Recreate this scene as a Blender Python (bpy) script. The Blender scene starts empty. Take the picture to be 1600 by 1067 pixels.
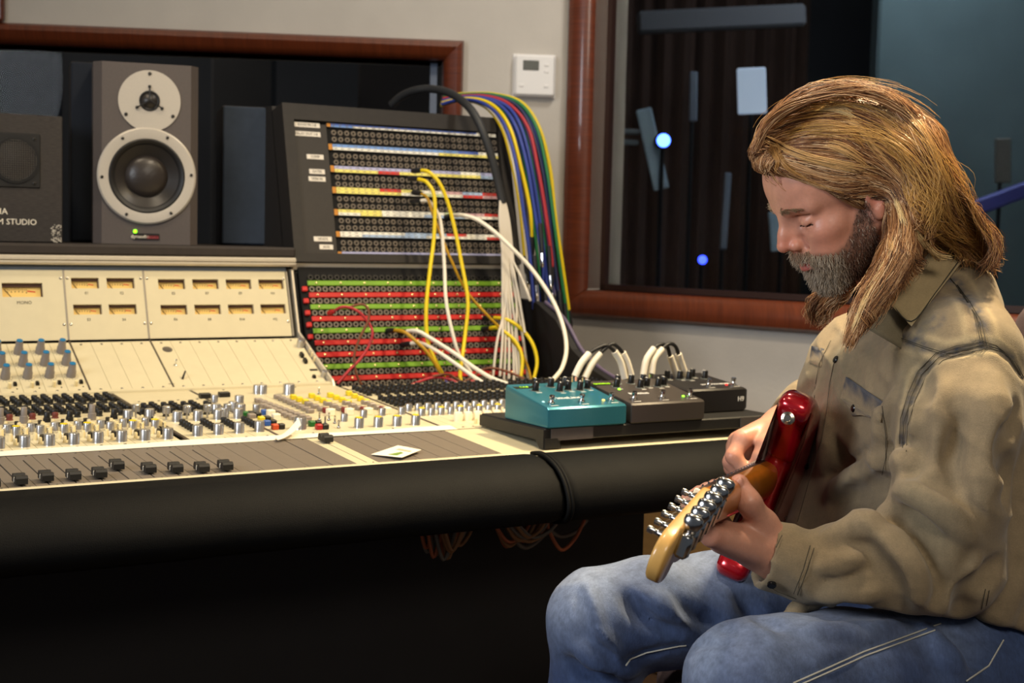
import bpy, math, random
import numpy as np
from mathutils import Vector, Matrix

# ------------------------------------------------------------------ camera
FPX = 2222.0
PITCH, ROLL, CZ = math.atan(171/2222.0), 0.024, 1.12
_F = np.array([0, math.cos(PITCH), -math.sin(PITCH)])
_R0 = np.array([1.0, 0, 0]); _U0 = np.array([0, math.sin(PITCH), math.cos(PITCH)])
_R = _R0*math.cos(ROLL) + _U0*math.sin(ROLL)
_U = _U0*math.cos(ROLL) - _R0*math.sin(ROLL)
CAM = np.array([0, 0, CZ])
SC = bpy.context.scene
COL = SC.collection
cam_d = bpy.data.cameras.new('camera'); cam = bpy.data.objects.new('camera', cam_d); COL.objects.link(cam)
cam_d.sensor_width = 36; cam_d.lens = 36*FPX/1600; cam_d.clip_start = .05
cam.matrix_world = Matrix(((_R[0], _U[0], -_F[0], 0), (_R[1], _U[1], -_F[1], 0), (_R[2], _U[2], -_F[2], CZ), (0, 0, 0, 1)))
cam_d.dof.use_dof = True; cam_d.dof.focus_distance = 1.76; cam_d.dof.aperture_fstop = 8.0
SC.camera = cam
# ------------------------------------------------------------------ world, lamps, exposure
SC.view_settings.view_transform = 'Standard'; SC.view_settings.look = 'None'
SC.view_settings.gamma = 1.0; SC.view_settings.use_curve_mapping = False
SC.view_settings.exposure = 0.0
w = bpy.data.worlds.new('world'); SC.world = w; w.use_nodes = True
w.node_tree.nodes['Background'].inputs[0].default_value = (.80, .88, 1.0, 1)
w.node_tree.nodes['Background'].inputs[1].default_value = 0.10
def lamp(name, loc, target, size, power, color, spread=180, kind='AREA', blend=.6):
    d = bpy.data.lights.new(name, kind); o = bpy.data.objects.new(name, d); COL.objects.link(o)
    o.location = loc; d.energy = power; d.color = color
    if kind == 'AREA':
        d.shape = 'DISK'; d.size = size; d.spread = math.radians(spread)
    else:
        d.shadow_soft_size = size; d.spot_size = math.radians(spread); d.spot_blend = blend
    o.rotation_euler = (Vector(target)-Vector(loc)).to_track_quat('-Z', 'Y').to_euler()
    return o
WARM = (1.0, .83, .60)
lamp('ceiling_lamp_console', (.15, 1.75, 2.62), (.10, 2.6, .8), .22, 11, WARM, 120)
lamp('ceiling_lamp_man', (1.05, 2.45, 2.62), (.55, 1.95, .9), .12, 25, (1.0, .78, .46), 95)
lamp('ceiling_lamp_left', (-.95, 2.0, 2.62), (-.5, 2.7, .8), .22, 4.5, WARM, 120)
lamp('ceiling_lamp_wall', (.5, 2.9, 2.62), (.5, 3.6, 1.2), .3, 8.5, (1.0, .94, .85), 150)
lamp('soft_fill_left', (-1.7, .5, 1.7), (.5, 1.9, 1.05), .9, 20, (.88, .93, 1.0), 130)  # soft fill added at the front left for the face; no window there
lamp('rear_fill', (.75, -.35, 2.35), (.55, 1.8, .75), .8, 11, (1.0, .90, .76), 120)

# ------------------------------------------------------------------ pixel helpers (frame 1600 x 1067)
def ray(x, y): return _F + _R*((x-800)/FPX) - _U*((y-533.5)/FPX)
def at(x, y, Y):
    d = ray(x, y); return CAM + d*(Y/d[1])
def hit(x, y, P, n):
    d = ray(x, y); return CAM + d*(np.dot(np.array(P)-CAM, n)/np.dot(d, n))
YAW = math.radians(31.4)
UX = np.array([math.cos(YAW), math.sin(YAW), 0]); VX = np.array([-math.sin(YAW), math.cos(YAW), 0]); ZX = np.array([0, 0, 1.0])
P0 = np.array([-.6731, 1.95, 0.0])
def W(a, b, c): return P0 + UX*a + VX*b + ZX*c          # console frame -> world
def con(P):
    q = np.array(P)-P0; return np.array([q@UX, q@VX, q[2]])
T34 = math.tan(math.radians(3.4))
def deck_z(v): return .7888 + T34*v
N_DECK = np.cross(UX, VX+ZX*T34)
def deck(x, y, dz=0): return con(hit(x, y, W(0, 0, .7888+dz), N_DECK))
def onv(x, y, v): return con(hit(x, y, W(0, v, 0), VX))
def onvw(x, y, v): return hit(x, y, W(0, v, 0), VX)

# ------------------------------------------------------------------ materials
def lin(c):
    if isinstance(c, str):
        c = [int(c[i:i+2], 16)/255 for i in (0, 2, 4)]
    return tuple(((x/12.92) if x <= .04045 else ((x+.055)/1.055)**2.4) for x in c[:3])
MATS = {}
def mat(name, color, rough=.5, metal=0., var=.0, scale=60., bump=0., bscale=200., emit=None, estr=0., coat=0., spec=.5, rvar=0., trans=0., ior=1.45, attr=None, stretch=None, sheen=0., alpha=1.):
    if name in MATS: return MATS[name]
    m = bpy.data.materials.new(name); m.use_nodes = True; nt = m.node_tree; b = nt.nodes['Principled BSDF']
    c = lin(color)
    b.inputs['Base Color'].default_value = (*c, 1); b.inputs['Roughness'].default_value = rough; b.inputs['Metallic'].default_value = metal
    b.inputs['Specular IOR Level'].default_value = spec; b.inputs['Coat Weight'].default_value = coat; b.inputs['Coat Roughness'].default_value = .08
    b.inputs['Transmission Weight'].default_value = trans; b.inputs['IOR'].default_value = ior
    b.inputs['Alpha'].default_value = alpha
    if sheen: b.inputs['Sheen Weight'].default_value = sheen
    if emit: b.inputs['Emission Color'].default_value = (*lin(emit), 1); b.inputs['Emission Strength'].default_value = estr
    tc = None
    def coord(sc):
        nonlocal tc
        if tc is None: tc = nt.nodes.new('ShaderNodeTexCoord')
        if stretch:
            mp = nt.nodes.new('ShaderNodeMapping'); mp.inputs['Scale'].default_value = stretch
            nt.links.new(tc.outputs['Object'], mp.inputs['Vector']); return mp.outputs['Vector']
        return tc.outputs['Object']
    src = None
    if attr:
        a = nt.nodes.new('ShaderNodeAttribute'); a.attribute_name = attr; src = a.outputs['Color']
        nt.links.new(src, b.inputs['Base Color'])
    if var or rvar:
        n = nt.nodes.new('ShaderNodeTexNoise'); n.inputs['Scale'].default_value = scale; n.inputs['Detail'].default_value = 6
        nt.links.new(coord(scale), n.inputs['Vector'])
        if var:
            mr = nt.nodes.new('ShaderNodeMapRange'); mr.inputs[1].default_value = .25; mr.inputs[2].default_value = .75
            mr.inputs[3].default_value = 1-var; mr.inputs[4].default_value = 1+var
            nt.links.new(n.outputs['Fac'], mr.inputs[0])
            mx = nt.nodes.new('ShaderNodeVectorMath'); mx.operation = 'SCALE'
            if src: nt.links.new(src, mx.inputs[0])
            else: mx.inputs[0].default_value = c
            nt.links.new(mr.outputs[0], mx.inputs['Scale']); nt.links.new(mx.outputs[0], b.inputs['Base Color'])
        if rvar:
            m2 = nt.nodes.new('ShaderNodeMapRange'); m2.inputs[3].default_value = max(0, rough-rvar); m2.inputs[4].default_value = rough+rvar
            nt.links.new(n.outputs['Fac'], m2.inputs[0]); nt.links.new(m2.outputs[0], b.inputs['Roughness'])
    if bump:
        n = nt.nodes.new('ShaderNodeTexNoise'); n.inputs['Scale'].default_value = bscale; n.inputs['Detail'].default_value = 4
        nt.links.new(coord(bscale), n.inputs['Vector'])
        bp = nt.nodes.new('ShaderNodeBump'); bp.inputs['Strength'].default_value = min(1, bump); bp.inputs['Distance'].default_value = .002
        nt.links.new(n.outputs['Fac'], bp.inputs['Height']); nt.links.new(bp.outputs[0], b.inputs['Normal'])
    MATS[name] = m; return m

# ------------------------------------------------------------------ mesh builder
class MB:
    def __init__(s): s.v = []; s.f = []; s.n = 0; s.cols = None
    def add(s, V, F, M=None):
        V = np.asarray(V, float)
        if M is not None:
            M = np.array(M); V = V @ M[:3, :3].T + M[:3, 3]
        k = s.n; s.v.append(V); s.n += len(V)
        s.f.extend([tuple(i+k for i in q) for q in F]); return s
    def box(s, x0, x1, y0, y1, z0, z1, bev=0., M=None):
        if bev <= 0:
            V = [(x, y, z) for z in (z0, z1) for y in (y0, y1) for x in (x0, x1)]
            F = [(0, 2, 3, 1), (4, 5, 7, 6), (0, 1, 5, 4), (2, 6, 7, 3), (0, 4, 6, 2), (1, 3, 7, 5)]
            return s.add(V, F, M)
        b = min(bev, .49*min(x1-x0, y1-y0, z1-z0)); V = []; id = {}
        cx, cy, cz = (x0+x1)/2, (y0+y1)/2, (z0+z1)/2
        hx, hy, hz = (x1-x0)/2, (y1-y0)/2, (z1-z0)/2
        for sx in (-1, 1):
            for sy in (-1, 1):
                for sz in (-1, 1):
                    for a in range(3):
                        d = [hx-b, hy-b, hz-b]; d[a] += b
                        id[(sx, sy, sz, a)] = len(V); V.append((cx+sx*d[0], cy+sy*d[1], cz+sz*d[2]))
        F = []
        I = lambda sx, sy, sz, a: id[(sx, sy, sz, a)]
        for sg in (-1, 1):
            for a in range(3):
                o = [(-1, -1), (1, -1), (1, 1), (-1, 1)]; q = []
                for p, r in o:
                    c = [0, 0, 0]; c[a] = sg; c[(a+1) % 3] = p; c[(a+2) % 3] = r; q.append(I(*c, a))
                F.append(tuple(q if sg > 0 else q[::-1]))
        for a in range(3):
            b1, b2 = (a+1) % 3, (a+2) % 3
            for p in (-1, 1):
                for r in (-1, 1):
                    c0 = [0, 0, 0]; c1 = [0, 0, 0]; c0[a] = -1; c1[a] = 1
                    for c in (c0, c1): c[b1] = p; c[b2] = r
                    q = [I(*c0, b1), I(*c1, b1), I(*c1, b2), I(*c0, b2)]
                    F.append(tuple(q if p*r < 0 else q[::-1]))
        for sx in (-1, 1):
            for sy in (-1, 1):
                for sz in (-1, 1):
                    q = [I(sx, sy, sz, a) for a in range(3)]
                    F.append(tuple(q if sx*sy*sz > 0 else q[::-1]))
        return s.add(V, F, M)
    def prism(s, pts, a0, a1, axis='x', M=None):
        """polygon pts (2D) extruded; axis x: pts=(y,z); y: pts=(x,z); z: pts=(x,y)"""
        n = len(pts); V = []
        for a in (a0, a1):
            for p, q in pts:
                V.append({'x': (a, p, q), 'y': (p, a, q), 'z': (p, q, a)}[axis])
        ar = sum(pts[i][0]*pts[(i+1) % n][1]-pts[(i+1) % n][0]*pts[i][1] for i in range(n))
        flip = (ar > 0) == (axis in 'xz')
        F = []
        for i in range(n):
            j = (i+1) % n; q = (i, j, j+n, i+n); F.append(q if flip else q[::-1])
        c0, c1 = tuple(range(n)), tuple(range(n, 2*n))
        if flip: F += [c0[::-1], c1]
        else: F += [c0, c1[::-1]]
        return s.add(V, F, M)
    def lathe(s, prof, seg=16, M=None, flute=0., cap=True):
        """prof [(r,z)...] about z"""
        V = []; F = []
        for k, (r, z) in enumerate(prof):
            for i in range(seg):
                a = 2*math.pi*i/seg; rr = r*(1-flute*(i % 2)) if 0 < k < len(prof)-1 else r*(1-flute*.5*(i % 2))
                V.append((rr*math.cos(a), rr*math.sin(a), z))
        m = len(prof)
        for k in range(m-1):
            for i in range(seg):
                j = (i+1) % seg; F.append((k*seg+i, k*seg+j, (k+1)*seg+j, (k+1)*seg+i))
        if cap:
            F.append(tuple(range(seg))[::-1]); F.append(tuple((m-1)*seg+i for i in range(seg)))
        return s.add(V, F, M)
    def tube(s, pts, r, seg=8, sub=6, cap=True, M=None, closed=False):
        P = np.asarray(pts, float)
        R = np.asarray(r, float) if np.ndim(r) else np.full(len(P), float(r))
        if sub > 1 and len(P) > 2:
            Q = []; RR = []
            E = np.vstack([2*P[0]-P[1], P, 2*P[-1]-P[-2]])
            for i in range(len(P)-1):
                p0, p1, p2, p3 = E[i], E[i+1], E[i+2], E[i+3]
                for t in np.arange(sub)/sub:
                    Q.append(.5*((2*p1)+(-p0+p2)*t+(2*p0-5*p1+4*p2-p3)*t*t+(-p0+3*p1-3*p2+p3)*t**3)); RR.append(R[i]*(1-t)+R[i+1]*t)
            Q.append(P[-1]); RR.append(R[-1]); P = np.array(Q); R = np.array(RR)
        T = np.gradient(P, axis=0); T /= np.linalg.norm(T, axis=1)[:, None]+1e-12
        up = np.array([0, 0, 1.]) if abs(T[0][2]) < .9 else np.array([1., 0, 0])
        n = np.cross(T[0], up); n /= np.linalg.norm(n); V = []
        a = 2*np.pi*np.arange(seg)/seg
        for i in range(len(P)):
            n = n - T[i]*np.dot(n, T[i]); n /= np.linalg.norm(n)+1e-12; b = np.cross(T[i], n)
            V.append(P[i]+R[i]*(np.cos(a)[:, None]*n+np.sin(a)[:, None]*b))
        V = np.vstack(V); F = []
        for k in range(len(P)-1):
            for i in range(seg):
                j = (i+1) % seg; F.append((k*seg+i, k*seg+j, (k+1)*seg+j, (k+1)*seg+i))
        if cap:
            F.append(tuple(range(seg))[::-1]); F.append(tuple((len(P)-1)*seg+i for i in range(seg)))
        return s.add(V, F, M)
    def loft(s, rings, cap=True, M=None):
        n = len(rings[0]); V = np.vstack([np.asarray(r, float) for r in rings]); F = []
        for k in range(len(rings)-1):
            for i in range(n):
                j = (i+1) % n; F.append((k*n+i, k*n+j, (k+1)*n+j, (k+1)*n+i))
        if cap:
            F.append(tuple(range(n))[::-1]); F.append(tuple((len(rings)-1)*n+i for i in range(n)))
        return s.add(V, F, M)
    def ico(s, c, r, sub=1, sc=(1, 1, 1)):
        seg, rg = 10, 6; V = [(0, 0, 1)]; F = []
        for k in range(1, rg):
            for i in range(seg):
                t = math.pi*k/rg; a = 2*math.pi*i/seg; V.append((math.sin(t)*math.cos(a), math.sin(t)*math.sin(a), math.cos(t)))
        V.append((0, 0, -1)); e = len(V)-1
        for i in range(seg):
            j = (i+1) % seg; F.append((0, 1+i, 1+j)); F.append((e, 1+(rg-2)*seg+j, 1+(rg-2)*seg+i))
            for k in range(rg-2): F.append((1+k*seg+i, 1+(k+1)*seg+i, 1+(k+1)*seg+j, 1+k*seg+j))
        return s.add(np.array(V)*np.array(sc)*r+np.array(c), F)
    def mesh(s, name, smooth=None):
        me = bpy.data.meshes.new(name)
        V = np.vstack(s.v) if s.v else np.zeros((0, 3))
        me.from_pydata(V.tolist(), [], s.f); me.update()
        if smooth is not None:
            me.polygons.foreach_set('use_smooth', [True]*len(me.polygons))
            if smooth < 179: me.set_sharp_from_angle(angle=math.radians(smooth))
        return me
    def obj(s, name, m, parent=None, smooth=35, **kw):
        me = s.mesh(name, smooth); 
        if m: me.materials.append(m)
        return put(name, me, parent, **kw)
def put(name, me, parent=None, loc=None, rot=None, scale=None, kind=None, label=None):
    o = bpy.data.objects.new(name, me); COL.objects.link(o)
    if parent is not None: o.parent = parent
    if loc is not None: o.location = loc
    if rot is not None: o.rotation_euler = rot
    if scale is not None: o.scale = scale
    if kind: o['kind'] = kind
    if label: o['label'] = label
    return o
def tag(o, label, cat, group=None, kind=None):
    o['label'] = label; o['category'] = cat
    if group: o['group'] = group
    if kind: o['kind'] = kind
    return o
def thing(name, label, cat, loc=(0, 0, 0), rz=0., group=None):
    o = bpy.data.objects.new(name, None); COL.objects.link(o); o.empty_display_size = .05
    o.location = loc; o.rotation_euler = (0, 0, rz); return tag(o, label, cat, group)
def text_mb(body, size, M=None, depth=.0003, align='CENTER'):
    cu = bpy.data.curves.new('txt', 'FONT'); cu.body = body; cu.size = size; cu.extrude = depth; cu.align_x = align; cu.align_y = 'CENTER'; cu.resolution_u = 2
    o = bpy.data.objects.new('txt', cu); COL.objects.link(o)
    dg = bpy.context.evaluated_depsgraph_get(); me = o.evaluated_get(dg).to_mesh()
    V = np.array([v.co[:] for v in me.vertices]); F = [tuple(p.vertices) for p in me.polygons]
    o.to_mesh_clear(); bpy.data.objects.remove(o); bpy.data.curves.remove(cu)
    b = MB(); b.add(V, F, M); return b
def frame(o, x, y, z):
    """4x4 with given axes as columns"""
    M = np.eye(4); M[:3, 0] = x; M[:3, 1] = y; M[:3, 2] = z; M[:3, 3] = o; return M
def nrm(v): v = np.asarray(v, float); return v/np.linalg.norm(v)
rng = random.Random(7)
# ------------------------------------------------------------------ room
M_WALL = mat('wall_paint', 'bdb7ae', .85, var=.05, scale=9, bump=.25, bscale=90)
M_WOOD = mat('stained_wood', '5f2a12', .42, var=.30, scale=14, stretch=(1, 1, 12), coat=.3)
M_WOODH = mat('stained_wood_rail', '5f2a12', .42, var=.30, scale=14, stretch=(12, 1, 1), coat=.3)
M_DARK = mat('dark_fabric_wall', '2a2622', .9, var=.2, scale=20)
M_GLASS = mat('window_glass', 'f4f8fa', .0, trans=1., ior=1.12, spec=.5)
M_BLACK = mat('matt_black', '141312', .6, var=.15, scale=80)
WD = nrm((.993, .117, 0)); WN = np.array([-WD[1], WD[0], 0])           # back wall: along, away
CORNER = at(884, 300, 3.82); CORNER[2] = 0
RD = nrm((.748, -.664, 0)); RN = np.array([-RD[1], RD[0], 0])
def wb(x, y):
    q = hit(x, y, CORNER, WN)-CORNER; return q@WD, q[2]
def wr(x, y):
    q = hit(x, y, CORNER, RN)-CORNER; return q@RD, q[2]
MWB = frame(CORNER, WD, WN, ZX); MWR = frame(CORNER, RD, RN, ZX)
def wall_with_hole(name, M, s0, s1, h, a0, a1, b0, b1, t=.14):
    b = MB()
    for x0, x1, z0, z1 in ((s0, a0, 0, h), (a1, s1, 0, h), (a0, a1, 0, b0), (a0, a1, b1, h)):
        if x1-x0 > .001: b.box(x0, x1, 0, t, z0, z1, M=M)
    return b.obj(name, M_WALL, kind='structure', smooth=None)
HC = 2.75
s_r1, z_t1 = wb(724, 66)[0], .5*(wb(9, 36)[1]+wb(724, 66)[1])
TW = .052
wall_with_hole('wall_back', MWB, -3.4, .05, HC, -2.6, s_r1-TW, 1.0, z_t1-TW)
z_b2 = .5*(wr(897, 493)[1]+wr(1200, 514)[1])
wall_with_hole('wall_right', MWR, -.05, 3.6, HC, .085, 1.75, z_b2+.07, 2.35)
b = MB().box(-5, 5, -1.5, 9, -.06, 0); b.obj('floor', mat('floor_boards', '3a2a20', .5, var=.2, scale=6), kind='structure', smooth=None)
b = MB().box(-5, 5, -1.5, 9, HC, HC+.05); b.obj('ceiling', mat('ceiling_paint', 'b9b2a4', .9), kind='structure', smooth=None)
def moulding(name, p0, p1, M, m, parent, w=TW, d=.035, vertical=False, flip=1, mit=(1, 1)):
    """a mitred frame board with a rounded profile; p0,p1 along; outer edge at given coordinate"""
    prof = [(0, 0), (0, -d*.55), (w*.12, -d*.9), (w*.35, -d), (w*.7, -d*.75), (w*.92, -d*.4), (w, .0), (w, .12), (w*.8, .12)]
    r = []
    for k, (a) in enumerate((p0[0], p1[0])):
        ring = []
        for q, dd in prof:
            sh = q*(1 if k == 0 else -1)*mit[k]
            ring.append((p0[1]+flip*q, dd, a+sh) if vertical else (a+sh, dd, p0[1]+flip*q))
        r.append(ring)
    return MB().loft(r, M=M).obj(name, m, parent, smooth=40)
# window behind the desk
w1 = thing('window_1', 'x', 'x'); del w1['label']; del w1['category']; w1['kind'] = 'structure'
moulding('frame_rail', (-2.6-TW, z_t1), (s_r1, z_t1), MWB, M_WOODH, w1, flip=-1)
moulding('frame_rail', (-2.6-TW, 1.0-TW), (s_r1, 1.0-TW), MWB, M_WOODH, w1, flip=1)
moulding('frame_stile', (1.0-TW, s_r1), (z_t1, s_r1), MWB, M_WOOD, w1, vertical=True, flip=-1)
MB().box(-2.6, s_r1-TW, .06, .07, 1.0, z_t1-TW, M=MWB).obj('glass_pane', M_GLASS, w1, smooth=None)
MB().box(s_r1-TW-.03, s_r1-TW-.012, .055, .075, 1.0, z_t1-TW, M=MWB).obj('glazing_bead', mat('grey_bead', '6f7c92', .5), w1, smooth=None)
# big window right of the corner
w2 = thing('window_2', 'x', 'x'); del w2['label']; del w2['category']; w2['kind'] = 'structure'
moulding('frame_rail', (.012, z_b2), (1.82, z_b2), MWR, M_WOODH, w2, w=.07, flip=1)
moulding('frame_rail', (.012, 2.42), (1.82, 2.42), MWR, M_WOODH, w2, w=.07, flip=-1)
moulding('frame_stile', (z_b2, .012), (2.42, .012), MWR, M_WOOD, w2, w=.073, vertical=True, flip=1)
moulding('frame_stile', (z_b2, 1.82), (2.42, 1.82), MWR, M_WOOD, w2, w=.07, vertical=True, flip=-1)
MB().box(.085, 1.75, .07, .08, z_b2+.07, 2.35, M=MWR).obj('glass_pane', M_GLASS, w2, smooth=None)
b = MB()
for (x0, x1, z0, z1) in ((.085, .10, z_b2+.07, 2.35), (.085, 1.75, z_b2+.07, z_b2+.085)): b.box(x0, x1, .05, .069, z0, z1, M=MWR)
b.obj('glazing_bead', mat('dark_wood_bead', '2c1710', .5), w2, smooth=None)
# wooden post at the far left above the window frame
sx = wb(9, 20)[0]
MB().box(sx-.09, sx, -.03, -.001, z_t1+.002, HC, bev=.006, M=MWB).obj('trim_1', M_WOOD, kind='structure')
pn = MB().box(.02, 1.15, -.024, -.004, .004, .66, bev=.003, M=MWR).obj('plywood_panel', mat('tan_plywood', '9c7a4c', .7, var=.12, scale=8, stretch=(1, 1, 8))); tag(pn, 'tan wooden panel against the wall below the big window, behind the guitar headstock', 'panel')
# ---------------------------------------------------------------- room seen through the glass
M_LIVE = mat('live_room_wall', '3a3a3c', .9, var=.15, scale=3)
Mlv = frame((0, 0, 0), (1, 0, 0), (0, 1, 0), (0, 0, 1))
MB().box(-4.9, 4.9, 7.2, 7.3, 0, HC).obj('wall_live_back', M_LIVE, kind='structure', smooth=None)
lamp('live_room_fill', (1.5, 5.0, 2.6), (1.1, 6.5, 1.0), .8, 9, (.72, .84, 1.0), 150)  # unseen cool light added to brighten the boards beyond the glass
lamp('live_room_fill_left', (-2.2, 5.4, 2.6), (-1.9, 6.6, 1.0), .6, 7, (1.0, .93, .85), 150)  # unseen warm light added for the partitions behind the left window
M_CURT = mat('brown_curtain', '4a3326', .9, var=.2, scale=10, stretch=(8, 8, 1))
def curtain(name, x0, x1, Y, z0, z1, label, m):
    pts = []; n = 60
    for i in range(n+1):
        x = x0+(x1-x0)*i/n; pts.append((x, Y+.035*math.sin(i*1.25)+.015*math.sin(i*.41)))
    pts2 = [(x, y+.006) for x, y in pts[::-1]]
    o = MB().prism(pts+pts2, z0, z1, 'z').obj(name, m, smooth=60); return tag(o, label, 'curtain')
c0 = at(940, 200, 6.3); c1 = at(1372, 200, 6.3)
curtain('stage_curtain', c0[0]-.15, c1[0]-.28, 6.5, .02, 2.7, 'dark brown pleated curtain hanging beyond the big window', M_CURT)
g0 = at(1366, 200, 5.6); g1 = at(1760, 200, 5.6)
o = MB().box(g0[0], g1[0], 5.6, 5.72, .05, 2.6, bev=.01).obj('acoustic_partition', mat('grey_green_felt', '52605f', .95, var=.12, scale=4)); tag(o, 'tall grey-green acoustic partition seen through the big window, right of the curtain', 'partition')
def plank(name, x0, y0, x1, y1, wpx, Y, m, label, cat, th=.02, par=None):
    A = at(x0, y0, Y); B = at(x1, y1, Y); d = B-A; L = np.linalg.norm(d); d /= L; n = nrm(np.cross(d, (0, 1, 0))); w = wpx/FPX*Y/2
    M = frame(A, n, np.cross(d, n), d)
    o = MB().box(-w, w, -th/2, th/2, 0, L, bev=th*.2, M=M).obj(name, m, par)
    return tag(o, label, cat) if label else o
M_PALE = mat('pale_blue_board', 'a9c6dc', .7, var=.08, scale=8); M_PALE2 = mat('pale_grey_board', '7d8794', .7)
def stood(name, x0, y0, x1, y1, wpx, Y, m, label, cat, th=.02):
    """a board held by a stand that reaches the floor"""
    A = at(x0, y0, Y); B = at(x1, y1, Y); low = A if A[2] < B[2] else B
    t = thing(name, label, cat, (low[0], low[1]+.03, 0))
    inv = np.array([low[0], low[1]+.03, 0])
    d = B-A; L = np.linalg.norm(d); d /= L; n = nrm(np.cross(d, (0, 1, 0))); w = wpx/FPX*Y/2
    MB().box(-w, w, -th/2, th/2, 0, L, bev=th*.2, M=frame(A-inv, n, np.cross(d, n), d)).obj('board', m, t)
    p = MB(); p.tube([(0, 0, .02), (0, 0, low[2]+.06)], .008, sub=1); 
    for k in range(3): p.tube([(0, 0, .18), (.2*math.cos(k*2.09), .2*math.sin(k*2.09), .012)], .007, sub=1)
    p.obj('stand', M_BLACK, t); return t
stood('glow_panel', 1176, 178, 1174, 106, 44, 5.0, mat('glowing_sheet', 'cfdcec', .7, emit='c8dcf5', estr=.35), 'faintly self-glowing bluish-white upright sheet beyond the big window, left of his head', 'panel')  # part of the sheet's brightness is a glow put into its material
stood('reflector_board', 1034, 296, 1006, 170, 24, 4.9, M_PALE, 'long pale cyan board leaning to the left beyond the big window', 'board')
stood('slim_board', 1083, 190, 1084, 112, 12, 5.2, M_PALE2, 'slim grey upright board between the tilted board and the bright sheet', 'board')
stood('music_stand', 1130, 390, 1138, 270, 10, 5.3, M_PALE2, 'narrow pale upright strip low beyond the big window under the bright sheet', 'stand')
stood('light_board', 1222, 392, 1218, 330, 34, 5.1, M_PALE, 'pale cyan board just left of his nose beyond the glass', 'board')
b0 = at(996, 40, 5.6)
plank('ceiling_beam', 996, 36, 1258, 24, 34, 5.8, mat('grey_beam', '5c5a5a', .8), 'greyish horizontal beam high up beyond the big window', 'beam', .06)
for (x0, y0, x1, y1, lab) in ((968, 205, 1000, 206, 'upper of two short grey bars beyond the left edge of the big window'), (970, 222, 998, 223, 'lower of two short grey bars beyond the left edge of the big window')):
    plank('shelf_bar', x0, y0, x1, y1, 8, 4.9, M_PALE2, lab, 'bar')
def led(x, y, Y, r, colr, s, label):
    t = thing('stage_lamp', label, 'lamp', at(x, y, Y))
    MB().lathe([(r*.2, -.05), (r*1.15, -.045), (r*1.2, 0), (r*1.05, .004)], 14, M=frame((0, .02, 0), (1, 0, 0), (0, 0, 1), (0, -1, 0))).obj('housing', M_BLACK, t)
    z0_ = float(t.location[2]); MB().tube([(0, .045, 0), (0, .05, -.05), (0, .05, -z0_+.02)], .007, 8, 1).tube([(-.16, .05, -z0_+.012), (.16, .05, -z0_+.012)], .010, 8, 1).tube([(0, -.09, -z0_+.012), (0, .2, -z0_+.012)], .010, 8, 1).obj('stand', M_BLACK, t)
    MB().lathe([(r*.98, .0), (r*.7, r*.3), (r*.1, r*.42)], 14, M=frame((0, .018, 0), (1, 0, 0), (0, 0, 1), (0, -1, 0))).obj('lens', mat('led_'+colr, colr, .3, emit=colr, estr=s), t)
led(1038, 219, 4.8, .025, '3a5cff', 14, 'blue glowing stage lamp in front of the tilted board')
led(1099, 406, 5.0, .018, '3346ff', 5, 'small blue lamp low beyond the big window')
led(346, 229, 4.9, .022, 'ffd089', 16, 'warm glowing lamp seen through the left window beside the loudspeaker')
plank('blue_rail', 1490, 338, 1640, 282, 24, 5.0, mat('violet_rail', '4a4e9c', .5), 'violet-blue slanting rail beyond the glass behind his shoulder', 'rail', .04)
stood('tall_board', 1567, 286, 1567, 216, 24, 5.2, mat('dull_brass', '6a665c', .5, metal=.3), 'slim greyish upright board at the far right beyond the glass', 'board')
for (x0, x1, y0, Y, hexc, lab) in ((0, 88, 70, 5.4, '303237', 'grey partition at the far left beyond the window behind the desk'), (330, 428, 60, 6.0, '3b3836', 'brown partition beyond the left window, left of the patch bay'), (560, 690, 60, 6.2, '37302c', 'dark brown partition beyond the left window above the patch bay')):
    A = at(x0, y0, Y); B = at(x1, y0, Y)
    o = MB().box(A[0]-(.4 if x0 == 0 else 0), B[0], Y, Y+.08, .03, max(A[2], 1.9), bev=.01).obj('gobo_panel', mat('gobo_'+hexc, hexc, .9, var=.1, scale=5)); tag(o, lab, 'panel')

# ---------------------------------------------------------------- thermostat
def wbp(x, y): s, z = wb(x, y); return s, z
sA, zA = wb(803, 86); sB, zB = wb(865, 153)
tw, thh = sB-sA, zA-zB
t = thing('thermostat', 'white wall thermostat with a small grey display, between the two windows', 'thermostat', tuple((MWB @ np.array([(sA+sB)/2, 0, (zA+zB)/2, 1]))[:3]), math.atan2(WD[1], WD[0]))
M_WP = mat('white_plastic', 'e4e2e0', .45)
MB().box(-tw/2-.003, tw/2+.003, -.006, 0, -thh/2-.003, thh/2+.003, bev=.002).obj('back_plate', M_WP, t)
MB().box(-tw/2, tw/2, -.026, -.006, -thh/2, thh/2, bev=.006).obj('cover', M_WP, t)
MB().box(-.30*tw, .09*tw, -.0275, -.025, thh*.12, thh*.36, bev=.001).obj('display', mat('lcd_grey', '4a4d47', .3), t)
b = MB()
for dx, dz in ((.27, .26), (.27, .1), (-.33, -.25), (.27, -.25)): b.box(dx*tw-.006, dx*tw+.006, -.028, -.025, dz*thh-.004, dz*thh+.004, bev=.002)
b.obj('buttons', M_WP, t, kind='stuff')

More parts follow.
